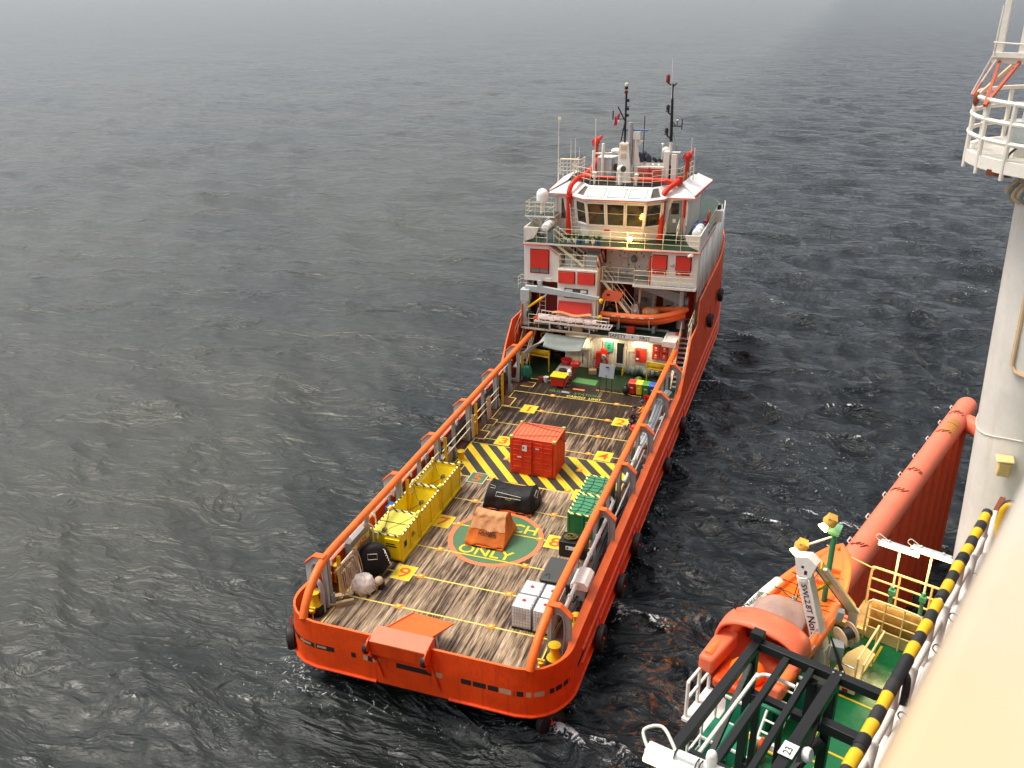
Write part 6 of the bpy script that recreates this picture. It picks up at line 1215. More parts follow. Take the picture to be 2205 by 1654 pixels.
for k,(x,y,mt) in enumerate(((-5.1,14.95,'yellow'),(-4.85,15.0,'rig_red'))):
    mb=MB(); mb.lathe([(.09,0),(.09,.45),(.05,.55),(.03,.6)],(x,y,GZ),12,0); tag(build('gas_bottle',mb,M[mt]),'yellow gas bottle standing on the lower green deck under the black frame' if k==0 else 'red gas bottle standing beside the yellow one under the black frame','bottle')
T=thing('caged_ladder','white rung ladder lying against the black frame over the green deck','ladder',(-4.85,15.9,GZ)); mb=MB(); ladder(mb,(-4.85,15.2,GZ+.2),(-4.85,16.2,GZ+1.35),.42,(1,0,0),.03,.24); build('frame',mb,M['padw'],T)
# --- davit and its winch
T=thing('boat_davit','white lettered davit arm leaning out over the orange rescue boat','davit',(-4.68,18.2,GZ)); 
base=Vector((-4.68,18.15,GZ)); kink=Vector((-4.83,18.2,GZ+.95)); top=Vector((-5.42,18.2,GZ+2.67)); tip=Vector((-5.62,18.2,GZ+3.10))
mb=MB(); mb.beam(base,kink,.32,.34,0,up=(0,1,0)); build('post',mb,M['padw'],T,bev=.02)
mb=MB(); mb.beam(kink,top,.30,.32,0,up=(0,1,0)); build('arm',mb,M['padw'],T,bev=.02)
mb=MB(); mb.tube([top-(top-kink).normalized()*.05,top+(top-kink).normalized()*.05],.2,14,0); mb.prism([tuple(top+Vector((-.16,-.15,.05))),tuple(top+Vector((.16,-.15,.1))),tuple(top+Vector((.26,-.15,.48))),tuple(top+Vector((.05,-.15,.62))),tuple(top+Vector((-.26,-.15,.52)))],(0,.3,0),0); mb.box(top.x-.08,top.x-.02,18.2-.156,18.2-.15,top.z+.3,top.z+.36,1); mb.box(top.x+.0,top.x+.07,18.2-.156,18.2-.15,top.z+.15,top.z+.26,1); build('arm_head',mb,[M['padw'],M['blk_t']],T,bev=.02)
d=(kink-top).normalized(); face=Vector((0,-1,0)); uy=face.cross(d).normalized()*-1
mb=MB(); c=top.lerp(kink,.27)+face*.165; mb.text('SWL2.8T',c,d,Vector((-d.z,0,d.x)),.19,0,sx=1.05); c=top.lerp(kink,.74)+face*.165; mb.text('Norsafe',c,d,Vector((-d.z,0,d.x)),.25,0,sx=1.0); build('arm_lettering',mb,paint('navy_lettering',(.01,.01,.03),.5),T)
mb=MB(); a=top+Vector((.3,.05,.32)); b=Vector((-4.6,19.8,GZ+1.05)); mb.beam(a,b,.07,.30,0,up=(1,0,.3)); mb.beam(a+Vector((0,0,.1)),b+Vector((0,0,.12)),.20,.05,1,up=(1,0,.3)); mb.beam(b+Vector((0,0,.1)),(-4.6,19.85,GZ),.22,.14,0); mb.beam(top.lerp(kink,.25),a.lerp(b,.30),.06,.08,1); build('brace',mb,[M['padw'],paint('lit_yellow_paint',(.80,.50,.02),.4)],T,bev=.01)
mb=MB(); mb.lathe([(.26,-.18),(.26,-.15),(.14,-.15),(.14,.15),(.26,.15),(.26,.18)],(-4.36,18.45,GZ+1.35),22,0,axis=(.5,.8,.2)); mb.lathe([(.14,-.16),(.15,.14)],(-4.36,18.45,GZ+1.35),18,1,axis=(.5,.8,.2)); mb.obox((-4.45,18.15,GZ+1.05),(.3,.3,.4),(0,0,20),2); mb.obox((-4.62,18.6,GZ+1.7),(.16,.2,.26),(0,10,20),3); mb.tube([(-4.3,18.1,GZ+.8),(-3.95,18.0,GZ+.85)],.025,6,3); build('winch',mb,[M['beige'],M['wire'],M['grey'],M['galv']],T,bev=.01)
mb=MB(); 
for k in range(4): mb.tube(spline([(-4.6,18.0,GZ+1.5),(-4.3+.05*k,17.9,GZ+.9-.05*k),(-4.2+.06*k,17.85,GZ+.6),(-4.4,17.8,GZ+.45+.03*k),(-4.6,17.9,GZ+.7)],5),.018,6,0)
mb.tube([tuple(top+Vector((-.1,0,.2))),(-5.75,18.6,GZ+1.6)],.012,5,0); mb.tube([tuple(top+Vector((-.05,0,.2))),(-5.68,18.62,GZ+1.6)],.012,5,0); mb.tube([tuple(top+Vector((.2,0,.3))),(-4.5,18.7,GZ+1.8)],.012,5,0)
for k in range(3): mb.tube([tuple(kink+Vector((.18+.04*k,-.1,-.8))),tuple(kink+Vector((.20+.04*k,-.05,.15)))],.02,6,1)
build('hydraulic_hose',mb,[M['wire'],M['beige']],T)
mb=MB(); mb.prism([(-4.48,17.95,GZ+.45),(-3.85,18.0,GZ+.45),(-3.80,19.2,GZ+.55),(-4.15,19.3,GZ+.60),(-4.35,18.8,GZ+.60)],(0,0,-.10),0); mb.prism([(-4.48,17.95,GZ+.45),(-3.85,18.0,GZ+.45),(-3.85,18.0,GZ+.12),(-4.48,17.95,GZ+.12)],(0,.05,0),1); mb.box(-4.30,-3.98,18.3,19.0,GZ,GZ+.4,0); mb.box(-4.44,-4.30,17.93,17.95,GZ+.14,GZ+.24,2); mb.box(-4.14,-4.0,17.945,17.96,GZ+.14,GZ+.24,2); build('control_step',mb,[M['ybeige'],M['beige'],M['dred']],T,bev=.02)
mb=MB(); mb.tube([(-3.92,18.05,GZ+.5),(-3.92,18.05,GZ+1.1),(-3.90,19.5,GZ+1.15),(-3.90,19.5,GZ+.0)],.026,8); mb.tube([(-3.78,18.05,GZ+.5),(-3.78,18.05,GZ+1.0),(-3.76,19.5,GZ+1.05),(-3.9,19.5,GZ+1.05)],.026,8); build('step_handrail',mb,M['ybeige'],T)
# --- floodlights on their bracket
T=thing('floodlight_bracket','pair of lit yellow floodlights on a bracket behind the davit head','floodlight',(-5.3,19.4,GZ+1)); mb=MB(); mb.cyl((-5.30,19.6,GZ-.4),(-5.30,19.6,GZ+3.2),.07,.07,10,0); mb.tube([(-5.30,19.6,GZ+3.1),(-5.75,19.2,GZ+2.9)],.03,6,1); mb.prism([(-5.42,19.45,GZ+3.2),(-5.16,19.45,GZ+3.2),(-5.16,19.7,GZ+3.35),(-5.42,19.7,GZ+3.35)],(0,0,.06),2); build('post',mb,[paint('bracket_green',(.03,.22,.12),.5),M['white'],paint('bracket_green_pale',(.12,.33,.22),.5)],T)
for k,(x,y,z) in enumerate(((-5.42,19.3,GZ+3.55),(-5.95,19.1,GZ+2.75))):
    mb=MB(); ax=Vector((-.5,-.45,-.75)).normalized(); mb.lathe([(.05,-.24),(.15,-.2),(.17,-.05),(.13,.02)],(x,y,z),24,0,axis=ax); mb.obox((x+.05,y+.05,z+.10),(.22,.2,.26),(20,20,30),0); h=build('lamp_head',mb,paint('orange_yellow_lamp',(.72,.40,.08),.5),T); mb=MB(); mb.lathe([(.07,.02),(.13,.16),(.12,.17),(.02,.12)],(x,y,z),14,0,axis=ax); build('lens',mb,M['flood'],h)
# --- rescue boat
T=thing('rescue_boat','orange enclosed-stern rescue boat slung in the davit beside the green platform deck','rescue boat',(-5.8,18.8,8.4))
S0,S1=15.9,21.7; cxa,cxb=-5.80,-5.62
def bx(u): return cxa+(cxb-cxa)*u
def rbw(u): return .84*max(0,1-max(0,(u-.35)/.65)**2.0)**.75+.01
def rz(u): return 9.25+.25*max(0,(u-.5)/.5)**2
mb=MB()
def rh(u,v):
    b=rbw(u)*.95; z1=rz(u)-.02; z0=8.15+.9*max(0,(u-.55)/.45)**2; a=(v-.5)*2; s=abs(a); return (bx(u)+b*(1 if a>0 else -1)*min(1,s*1.3)**.8,S0+(S1-S0)*u,z0+(z1-z0)*s**1.5)
mb.grid(rh,36,16,0,flip=True); build('hull',mb,M['salmon'],T)
L_=[(bx(u)-rbw(u),S0+(S1-S0)*u,rz(u)) for u in [k/24 for k in range(25)]]; R_=[(bx(u)+rbw(u),S0+(S1-S0)*u,rz(u)) for u in [k/24 for k in range(24,-1,-1)]]
mb=MB(); mb.tube(L_+R_[1:],.14,12,0); build('gunwale',mb,M['boat'],T)
mb=MB(); i0,i1=9,15; mb.tube([(p[0]-.04,p[1],p[2]+.03) for p in L_[8:16]],.15,12,0); p=Vector(L_[10]); q=Vector(L_[14]); build('sponson_cover',mb,M['padw'],T)
mb=MB(); dv=(Vector(L_[9])-Vector(L_[14])).normalized(); c=Vector(L_[10])+Vector((-.05,0,.19)); mb.text('RescueII',c,-dv,Vector((-.8,-.2,.0)),.22,0); build('name_lettering',mb,M['blk_t'],T)
mb=MB(); mb.grid(lambda u,v:(bx(.3+.68*u)+(v-.5)*2*rbw(.3+.68*u)*.86,S0+(S1-S0)*(.3+.68*u),rz(.3+.68*u)-.22+.12*abs(v-.5)*2+.15*u),24,10,0); build('cockpit_floor',mb,M['boatin'],T)
mb=MB(); mb.prism([(-6.0,20.7,9.2),(-5.25,20.7,9.2),(-5.45,21.45,9.3),(-5.8,21.45,9.3)],(0,0,.28),0); mb.prism([(-5.9,20.2,9.15),(-5.4,20.2,9.15),(-5.4,20.65,9.15),(-5.9,20.65,9.15)],(0,0,.2),0); build('bow_locker',mb,M['tarpor'] if False else M['boat'],T,bev=.05)
mb=MB(); 
def cov(u,v): x=-6.48+1.28*u; y=17.75+1.05*v; return (x,y,9.35+.42*math.sin(math.pi*min(1,max(0,.12+.8*v)))-.25*(2*u-1)**2+.02*math.sin(12*u+7*v)+.015*math.sin(23*v))
mb.grid(cov,22,18,0,flip=False); build('canvas_dodger',mb,M['tarpgrey'],T,solid=.012)
mb=MB(); mb.grid(lambda u,v:(-6.48+1.28*u,17.75-.02*v,9.35+.18*math.sin(math.pi*.12)-.25*(2*u-1)**2-.45*v),16,3,0); build('windscreen',mb,M['gl2'],T,solid=.012)
mb=MB(); mb.tube([cov(0,0),cov(.5,0),cov(1,0)],.02,6); mb.tube([cov(0,1),cov(.5,1),cov(1,1)],.025,6,0); mb.tube([cov(0,.45),cov(1,.45)],.015,6,0)
build('dodger_frame',mb,M['boat'],T)
mb=MB()   # moulded stern engine cover arching across the boat
def arch(u,v):
    a=math.pi*(u); rx=1.02; x=-5.80-rx*math.cos(a); z=9.30+.72*math.sin(a)**.55; y=16.55+.78*v+.10*math.sin(math.pi*u); return (x,y,z-.10*(2*v-1)**2)
mb.grid(arch,28,8,0); build('stern_arch',mb,M['salmon'],T,solid=.07,bev=0)
mb=MB(); mb.prism([(-6.82,15.75,8.9),(-6.45,15.75,8.9),(-6.35,16.9,9.0),(-6.82,16.9,9.0)],(0,0,.42),0); mb.prism([(-5.2,15.75,8.9),(-4.85,15.75,8.9),(-4.8,16.9,9.0),(-5.25,16.9,9.0)],(0,0,.42),0); mb.prism([(-6.4,15.65,8.7),(-5.2,15.65,8.7),(-5.2,16.6,8.7),(-6.4,16.6,8.7)],(0,0,.25),1); mb.ell((-5.8,16.2,9.05),(.42,.40,.30),14,8,2); build('stern_moulding',mb,[M['salmon'],M['hull'],M['boatin']],T,bev=.07)
mb=MB(); mb.tube([(-6.55,17.0,9.95),(-6.5,17.0,10.15),(-6.35,17.05,10.1)],.018,6); mb.tube([(-6.6,17.05,9.95),(-6.6,17.05,10.08)],.018,6); build('lifting_eye',mb,M['wire'],T)
mb=MB(); hook=(-5.72,18.62,GZ+1.62)
for p in((-6.4,19.4,9.3),(-5.1,19.3,9.3),(-6.2,18.0,9.5),(-5.3,18.2,9.5),(-5.75,20.3,9.4)): mb.tube(spline([hook,((hook[0]+p[0])/2,(hook[1]+p[1])/2,(hook[2]+p[2])/2-.06),p],4),.014,5,0)
mb.ell(hook,(.07,.07,.12),8,6,1)
for k in range(7): u=.42+.07*k; mb.tube([(bx(u)-rbw(u)*.95,S0+(S1-S0)*u,rz(u)+.14),(bx(u)-rbw(u)*.5,S0+(S1-S0)*(u+.02),rz(u)+.05),(bx(u),S0+(S1-S0)*(u-.01),rz(u)+.12)],.012,5,2 if k%2 else 0)
for k in range(6): u=.45+.08*k; mb.tube([(bx(u)+rbw(u)*.95,S0+(S1-S0)*u,rz(u)+.14),(bx(u)+rbw(u)*.5,S0+(S1-S0)*(u+.03),rz(u)+.0)],.012,5,2)
build('lifting_sling',mb,[M['wire'],M['galv'],M['dred']],T)
mb=MB(); mb.tube([(-5.0,16.6,9.5),(-4.92,17.6,9.55),(-4.95,18.6,9.45)],.02,6); mb.tube([(-4.85,16.6,9.3),(-4.8,17.6,9.35)],.02,6); build('grab_rail',mb,M['galv'],T)
# --- black steel frame
T=thing('lifting_frame','open black steel frame standing over the lower green deck','frame',(-3.3,10.5,GZ)); FZ=13.0
def bb(name,*bs):
    mb=MB()
    for a,b,w,h in bs: mb.beam(a,b,w,h,0)
    return build(name,mb,M['blackst'],T,bev=.008)
def P3(x,y,z=FZ): return (x,y,z)
bb('top_beam',(P3(-4.42,12.5),P3(-1.2,12.5),.155,.155)); bb('top_beam',(P3(-4.36,12.4),P3(-4.36,7.5),.155,.155)); bb('top_beam',(P3(-2.98,12.4),P3(-2.98,7.5),.175,.18))
bb('top_beam',(P3(-3.80,12.4),P3(-3.72,7.5),.11,.12)); bb('top_beam',(P3(-3.37,12.4),P3(-3.22,7.5),.10,.12)); bb('top_beam',(P3(-2.88,11.62,12.75),P3(-1.2,11.62,12.75),.17,.18))
for x in(-4.36,-2.98): bb('leg',((x,12.38,FZ-.1),(x,12.38,GZ),.155,.155))
bb('leg',((-4.05,12.0,FZ-.8),(-4.05,12.0,GZ),.10,.10)); bb('leg',((-3.62,12.0,FZ-.8),(-3.62,12.0,GZ),.09,.09)); bb('leg',((-3.30,12.3,FZ-.1),(-3.30,12.3,GZ),.14,.14)); bb('leg',((-4.36,9.2,FZ-.1),(-4.36,9.2,GZ),.16,.16)); bb('leg',((-3.75,9.6,FZ-.1),(-3.85,9.9,GZ),.16,.16)); bb('leg',((-3.1,9.4,FZ-.1),(-3.1,9.4,GZ),.14,.14))
bb('cross_beam',((-4.36,12.38,FZ-1.0),(-2.98,12.38,FZ-1.0),.15,.15)); bb('cross_beam',((-4.36,12.38,FZ-2.6),(-2.98,12.38,FZ-2.6),.15,.15)); bb('cross_beam',((-4.36,10.6,FZ-2.2),(-2.98,11.4,FZ-2.2),.22,.24)); bb('cross_beam',((-4.2,11.6,FZ-2.3),(-3.2,10.2,FZ-2.3),.26,.26)); bb('cross_beam',((-4.36,12.3,FZ-.3),(-4.36,9.2,FZ-2.6),.10,.10)); bb('cross_beam',((-3.0,12.3,FZ-1.2),(-4.3,9.8,FZ-3.2),.14,.14))
mb=MB()
for x,y in((-4.36,12.5),(-2.98,12.5)):
    for dx in(-.06,.06):
        for dy in(-.05,.05): mb.lathe([(.018,0),(.018,.02)],(x+dx,y+dy,FZ+.095),8)
mb.box(-4.47,-4.27,12.42,12.6,FZ+.09,FZ+.24,1); build('bolt_plate',mb,[M['galv'],M['blackst']],T)
mb=MB(); mb.box(-3.09,-2.87,10.28,10.58,FZ+.112,FZ+.118,0); mb.text('23',(-2.98,10.4,FZ+.118),(0,1,0),(-1,0,0),.16,1); build('number_plate',mb,[M['signw'],M['blk_t']],T)
mb=MB(); mb.tube(spline([(-4.1,7.6,FZ-.2),(-4.12,11.6,FZ-.2),(-4.1,11.95,FZ-.2),(-3.95,12.1,FZ-.2),(-3.5,12.1,FZ-.2)],5),.035,8,0); build('white_pipe',mb,M['padw'],T)
mb=MB(); mb.tube(spline([(-3.98,7.6,FZ-.5),(-4.02,11.2,FZ-.5),(-4.0,11.55,FZ-.5),(-3.9,11.7,FZ-.5),(-3.4,11.7,FZ-.5)],5),.04,8,0); mb.tube(spline([(-3.3,7.4,FZ-1.2),(-3.34,9.0,FZ-1.2),(-3.3,9.2,FZ-1.2)],4),.04,8,0); build('green_pipe',mb,paint('pipe_green',(.03,.20,.11),.4),T)
mb=MB()
for k in range(9): mb.tube(spline([(-3.25+.02*k,12.3,FZ-.15),(-3.2+.015*k,12.1,FZ-1),(-3.26+.03*(k%3),11.6,FZ-1.9),(-3.15+.03*(k%4),10.9,FZ-2.6),(-3.25+.02*k,10,FZ-3.4),(-3.2,9.6,GZ+.2)],5),.022,6,k%2)
build('cable_bundle',mb,[M['black'],M['wire']],T)
mb=MB(); mb.lathe([(.10,-.06),(.12,0),(.10,.06)],(-2.78,10.72,FZ-.1),14,0,axis=(1,0,.3)); build('junction_box',mb,M['plast'],T,bev=.01)
# --- tube lamps
def lamp(x0,x1,y,z,lab,pole=True,r_=.055,gz=GZ):
    T=thing('tube_lamp',lab,'lamp',((x0+x1)/2,y,gz if pole else z),group='lit tube lamps'); mb=MB(); mb.box(x0,x1,y-.03,y+.10,z,z+.07,0)
    for x in(x0+.2,x1-.2): mb.box(x-.03,x+.03,y,y+.06,z+.07,z+.12,0)
    build('housing',mb,M['lgrey'],T,bev=.015); mb=MB(); mb.cyl((x0-.02,y-.06,z),(x1+.02,y-.06,z),r_,r_,10); build('lit_tube',mb,M['lampglow'],T)
    if pole: 
        mb=MB(); xc=(x0+x1)/2+.02; mb.cyl((xc,y+.02,z),(xc,y+.02,gz+1.05),.028,.028,8,0); mb.cyl((xc,y+.02,gz+1.1),(xc,y+.02,gz-.3),.05,.05,8,1); mb.box(xc-.08,xc+.08,y-.05,y+.09,gz+.85,gz+1.0,1); build('pole',mb,[M['pyellow'],paint('pole_green',(.05,.25,.14),.5)],T)
    mb=MB(); mb.tube(spline([(x0+.02,y,z+.03),(x0-.12,y,z+.10),(x0-.05,y,z+.22),(x0+.2,y,z+.10)],5),.010,5); build('cable',mb,M['ltext'],T)
    ld=bpy.data.lights.new('tube_lamp_light','AREA'); ld.energy=22; ld.color=(1,.80,.36); ld.shape='RECTANGLE'; ld.size=x1-x0; ld.size_y=.1; l=bpy.data.objects.new('tube_lamp_light',ld); COL.objects.link(l); w=FR[-1]@Vector(((x0+x1)/2,y-.15,z-.08)); l.location=w; l.rotation_euler=(R(-25),0,R(-18.5))
lamp(-4.62,-3.68,21.35,10.28,'lit tube lamp on the green pole beyond the outer railing'); lamp(-3.90,-2.97,21.55,10.30,'lit tube lamp beyond the outer railing, nearest the white pedestal')
T=thing('tube_lamp','large lit tube lamp in a cream housing at the lower end of the black frame','lamp',(-3.0,6.6,16)); 
mb=MB(); a=Vector((-3.34,6.62,16.0)); b=Vector((-2.2,6.72,16.0)); mb.beam(a,b,.16,.11,0); mb.cyl(a+Vector((.30,.05,.08)),b+Vector((0,.05,.08)),.05,.05,12,0); mb.lathe([(.05,0),(.06,.12),(.05,.2),(.02,.22)],(-2.66,6.72,16.08),12,0); build('housing',mb,M['plast'],T,bev=.02); mb=MB(); mb.cyl(a+Vector((.02,-.08,-.04)),b+Vector((0,-.08,-.04)),.045,.045,10); build('lit_tube',mb,M['lampglow'],T); mb=MB(); mb.tube(spline([a+Vector((.0,.0,.03)),a+Vector((-.1,.1,.12)),a+Vector((.06,.2,.18)),a+Vector((.25,.1,.12)),a+Vector((.30,.05,.10))],5),.018,6); build('cable',mb,M['ltext'],T)
mb=MB()
for x in(.32,.56,.6): mb.tube([tuple(a+Vector((x,.05+.062*math.cos(t),.08+.062*math.sin(t)))) for t in [k*.6 for k in range(11)]],.008,5)
build('clip',mb,M['wire'],T)
T2=thing('lamp_bracket','black bracket beam carrying the large tube lamp off the frame','bracket',(-2.6,6.9,13)); mb=MB(); mb.beam((-2.75,7.0,15.9),(-3.0,8.2,12.9),.08,.08,0); mb.beam((-2.0,6.9,15.95),(-2.98,6.9,15.95),.06,.06,0); build('bracket_bar',mb,M['blackst'],T2)
# --- riser guard (red fender) on the outboard side
T=thing('riser_guard','salmon red tubular riser guard standing in the water outboard of the platform','riser guard',(-6.85,34,WATER)); rz_=5.0; rr_=.47
mb=MB(); prof=[(.02,-.32),(.2,-.29),(.34,-.21),(.43,-.08),(rr_,.1)]+[(rr_,k) for k in (4,8,12,16,19.8)]+[(.3,20.1),(.02,20.2)]; mb.lathe(prof,(-6.85,44.0,rz_),36,0,axis=(0,-1,0)); build('top_tube',mb,M['riglid'],T)
for k in range(11):
    y=42.2-1.55*k; mb=MB(); mb.cyl((-6.66,y,rz_-.2),(-6.66,y,WATER-2),.30,.30,20); build('vertical_tube',mb,M['rig_red'],T)
mb=MB(); mb.box(-6.60,-6.50,24.5,42.2,WATER-2,rz_-.4,0); build('web_plate',mb,M['rig_red'],T)
mb=MB(); mb.tube(spline([(-6.5,42.3,rz_-.1),(-5.7,42.0,rz_-.25),(-4.6,41.0,rz_-.9),(-3.5,39.5,rz_-1.8)],6),.42,20); build('return_tube',mb,M['riglid'],T)
mb=MB()
for k in range(10): y=43.2-2.0*k; mb.tube([(-7.30,y,rz_-.05),(-7.42,y,rz_+.06),(-7.42,y+.30,rz_+.06),(-7.30,y+.30,rz_-.05)],.025,6)
build('lifting_lug',mb,M['padw'],T)
for y in(41.9,39.6,35.3,33.3,28.6):
    mb=MB()
    for j in range(9):
        x=-7.1+.06*j+random.uniform(-.02,.02); z=rz_+math.sqrt(max(0,rr_**2-(x+6.85)**2))+.006; yy=y+random.uniform(-.1,.1); mb.tube([(x-.05,yy-.1,z),(x,yy+random.uniform(-.1,.15),z+.01),(x+.05,yy+.1,z-.005)],.016,5)
    build('rusty_mark',mb,paint('mark_brown_red',(.25,.03,.015),.7),T)
mb=MB(); mb.tube([(-6.85+(rr_+.004)*math.sin(a),40.6,rz_+(rr_+.004)*math.cos(a)) for a in [-.2+.12*k for k in range(9)]],.012,5); 
mb.grid(lambda u,v:(-6.85+(rr_+.005)*math.sin(-.1+1.0*u),39.4+1.6*v+.2*math.sin(3*u),rz_+(rr_+.005)*math.cos(-.1+1.0*u)),10,4,1); build('yellow_scuff',mb,[M['wire'],paint('scuff_ochre',(.55,.22,.05),.6)],T)
mb=MB(); mb.obox((-5.85,24.6,rz_-.1),(1.1,.6,.5),(0,0,0),0); mb.text('C2',(-5.9,24.6,rz_+.155),(1,0,0),(0,1,0),.36,1,lift=.012); mb.box(-5.62,-5.42,24.52,24.70,rz_+.155,rz_+.165,2); build('code_plate',mb,[M['riglid'],M['blk_t'],M['signw']],T)
# --- pedestal with platform
PX,PY=-2.2,24.0
T=thing('crane_pedestal','tall white steel pedestal carrying a round railed platform at the right edge','pedestal',(PX,PY,WATER))
mb=MB(); mb.lathe([(.95,WATER-1),(1.05,8),(1.12,10.5),(1.30,15),(1.42,18.4),(1.42,19.2)],(PX,PY,0),56,0); build('column',mb,M['colw'],T)
mb=MB(); mb.tube([(PX+1.245*math.cos(a),PY+1.245*math.sin(a),13.2+.12*math.sin(3*a)) for a in [math.pi*(.8+.7*k/14) for k in range(15)]],.012,5); build('weld_seam',mb,M['white2'],T)
mb=MB(); mb.lathe([(1.42,19.3),(1.6,19.45),(2.66,19.62),(2.70,19.64),(2.70,19.9),(2.64,19.9)],(PX,PY,0),56,0); mb.lathe([(2.62,19.86),(.1,19.87)],(PX,PY,0),56,1); pl=build('platform',mb,[M['white'],M['beige']],T)
mb=MB()
for h in(.35,.75,1.15): mb.tube([(PX+2.68*math.cos(a),PY+2.68*math.sin(a),19.9+h) for a in [2*math.pi*k/48 for k in range(48)]],.05,8,0,closed=True)
for k in range(20): a=2*math.pi*k/20+.05; mb.tube([(PX+2.68*math.cos(a),PY+2.68*math.sin(a),19.5),(PX+2.68*math.cos(a),PY+2.68*math.sin(a),21.05)],.05,8,0)
build('platform_railing',mb,M['white'],pl)
mb=MB()
for k in range(9): a=math.pi*(.75+.06*k); mb.tube(spline([(PX+1.45*math.cos(a),PY+1.45*math.sin(a),19.2),(PX+1.65*math.cos(a+.05),PY+1.65*math.sin(a+.05),18.95),(PX+1.5*math.cos(a+.12),PY+1.5*math.sin(a+.12),18.75+.05*(k%3))],4),.045,6,k%2)
mb.box(-4.0,-3.5,21.9,22.1,19.55,19.68,2); build('slew_piping',mb,[M['grey'],M['beige'],M['rust']],T)
mb=MB(); mb.beam((-3.55,22.6,19.7),(-3.35,22.6,25),.22,.28,0); mb.box(-3.75,-3.3,22.35,22.7,20.2,20.65,1); mb.tube(spline([(-3.5,22.3,20.2),(-3.7,22.2,19.9),(-3.3,22.2,19.75),(-3.2,22.3,20.1)],5),.03,6,2); build('mast_post',mb,[M['colw'],M['lgrey'],M['wire']],T,bev=.01)
mb=MB(); mb.box(-4.62,-1.0,23.4,25.2,21.72,21.84,0); mb.box(-4.6,-1.0,23.3,23.42,21.84,21.95,0); mb.box(-4.62,-1.0,23.3,23.4,23.35,23.5,0)
for x in(-4.5,-4.05,-3.3): mb.beam((x,23.45,21.8),(x+.02,23.45,27),.13,.13,0)
mb.tube([(-4.55,23.3,21.9),(-4.62,23.3,22.15),(-3.4,23.3,22.1)],.02,6,0); ub=build('upper_stage',mb,M['white'],T,bev=.01)
mb=MB(); mb.beam((-4.45,23.4,21.75),(-4.35,22.2,20.95),.055,.055,0); mb.beam((-4.05,23.4,21.75),(-4.33,22.15,20.95),.06,.06,0); mb.beam((-4.6,23.6,21.7),(-4.78,23.0,21.05),.04,.04,0); build('red_strut',mb,paint('strut_red',(.55,.10,.05),.5),T)
mb=MB(); mb.tube([(-4.58,23.4,22.9),(-4.6,23.4,21.9),(-4.9,23.4,21.05)],.02,5,0); mb.tube([(-4.5,23.3,21.8),(-4.82,23.2,21.05)],.02,5,0); mb.beam((-4.15,23.2,21.7),(-4.62,22.9,21.1),.08,.06,1); mb.ell((-4.66,22.85,21.0),(.07,.07,.16),8,6,2); build('guy_wire',mb,[M['white'],M['beige'],M['rust']],T)
mb=MB(); 
for o_,z0 in((.42,15.0),(.66,15.25)): mb.tube([(-3.30+o_,22.75,19),(-3.22+o_,22.8,z0+.15),(-3.12+o_,22.75,z0),(-2.5+o_,22.6,z0-.1)],.05,8,0); mb.tube([(-3.3+o_,22.8,16),(-3.1+o_,22.8,16)],.03,6,0)
build('cable_conduit',mb,M['beige'],T)
mb=MB(); mb.obox((-2.45,22.62,12.6),(.28,.25,.4),(10,0,20),0); mb.obox((-2.45,22.57,12.85),(.4,.3,.06),(10,0,20),0); build('wall_bracket',mb,M['ybeige'],T,bev=.03)
# --- near walkway with the wrapped handrail, and the bulkhead the camera looks over
T=thing('walkway','rusty red walkway strip with a black and yellow wrapped handrail and white posts','walkway',(-1.3,9,15.7)); HZ=17.0
mb=MB(); mb.box(-1.50,1.6,3.5,14.5,15.75,15.86,0); mb.box(-1.52,-1.44,3.5,14.5,15.86,15.98,0); mb.cyl((-1.12,3.5,15.95),(-1.12,14.5,15.95),.06,.06,10,1); mb.cyl((-.95,3.5,15.93),(-.95,14.5,15.93),.035,.035,8,1); build('floor',mb,[M['rust'],M['brown']],T)
yb=stripes('handrail_wrap',(.78,.46,.008),(.020,.019,.018),.46,(.333,.95,.06),duty=.52,dirt=.15)
y=5.2; k=0; segs=[(5.0,6.95),(7.0,7.95),(8.35,9.55),(9.62,10.6),(10.66,11.95)]
for a,b in segs:
    mb=MB(); n=max(3,int((b-a)/.12)); rr=random.Random(int(a*10)); mb.tube([(-1.35+rr.uniform(-.004,.004),a+(b-a)*i/n,HZ+rr.uniform(-.004,.004)) for i in range(n+1)],[.062+.004*((i//2)%2) for i in range(n+1)],14); build('foam_wrap',mb,yb,T)
for pts_,r__ in(([(-1.35,7.9,HZ),(-1.35,8.4,HZ)],.066),([(-1.35,6.9,HZ),(-1.35,7.05,HZ)],.068),(spline([(-1.35,8.2,HZ),(-1.28,8.15,HZ-.05),(-1.26,8.1,HZ-.2),(-1.25,8.05,HZ-.3)],4),.04),([(-1.35,10.55,HZ),(-1.35,10.7,HZ)],.07),(spline([(-1.3,6.3,HZ-.02),(-1.2,6.2,HZ-.2),(-1.18,6.1,HZ-.35)],4),.035)): build('tape_binding',MB().tube(pts_,r__,12),M['black'],T)
for yy in(6.1,8.0,9.3,10.0,11.0): build('cable_tie',MB().tube([(-1.22+.07*math.cos(t),yy+.04*t,HZ-.5+.10*math.sin(t)) for t in [j*.5 for j in range(10)]],.008,5,0),M['black'],T)
mb=MB()
mb.tube([(-1.35,4,HZ),(-1.35,11.9,HZ),(-1.35,12.0,HZ-.05),(-1.35,12.02,15.86)],.035,8,0)
for h in(.42,.78): mb.tube([(-1.33,4,15.86+h),(-1.33,12,15.86+h)],.045,10,0)
for yy in(5.4,6.7,8.0,9.3,10.6,11.9):
    mb.tube([(-1.35,yy,15.86),(-1.35,yy,HZ-.03)],.055,10,0); mb.tube([(-1.28,yy+.1,15.86),(-1.30,yy+.55,HZ-.2)],.05,10,0); mb.ell((-1.25,yy+.3,16.1),(.07,.1,.07),8,6,0)
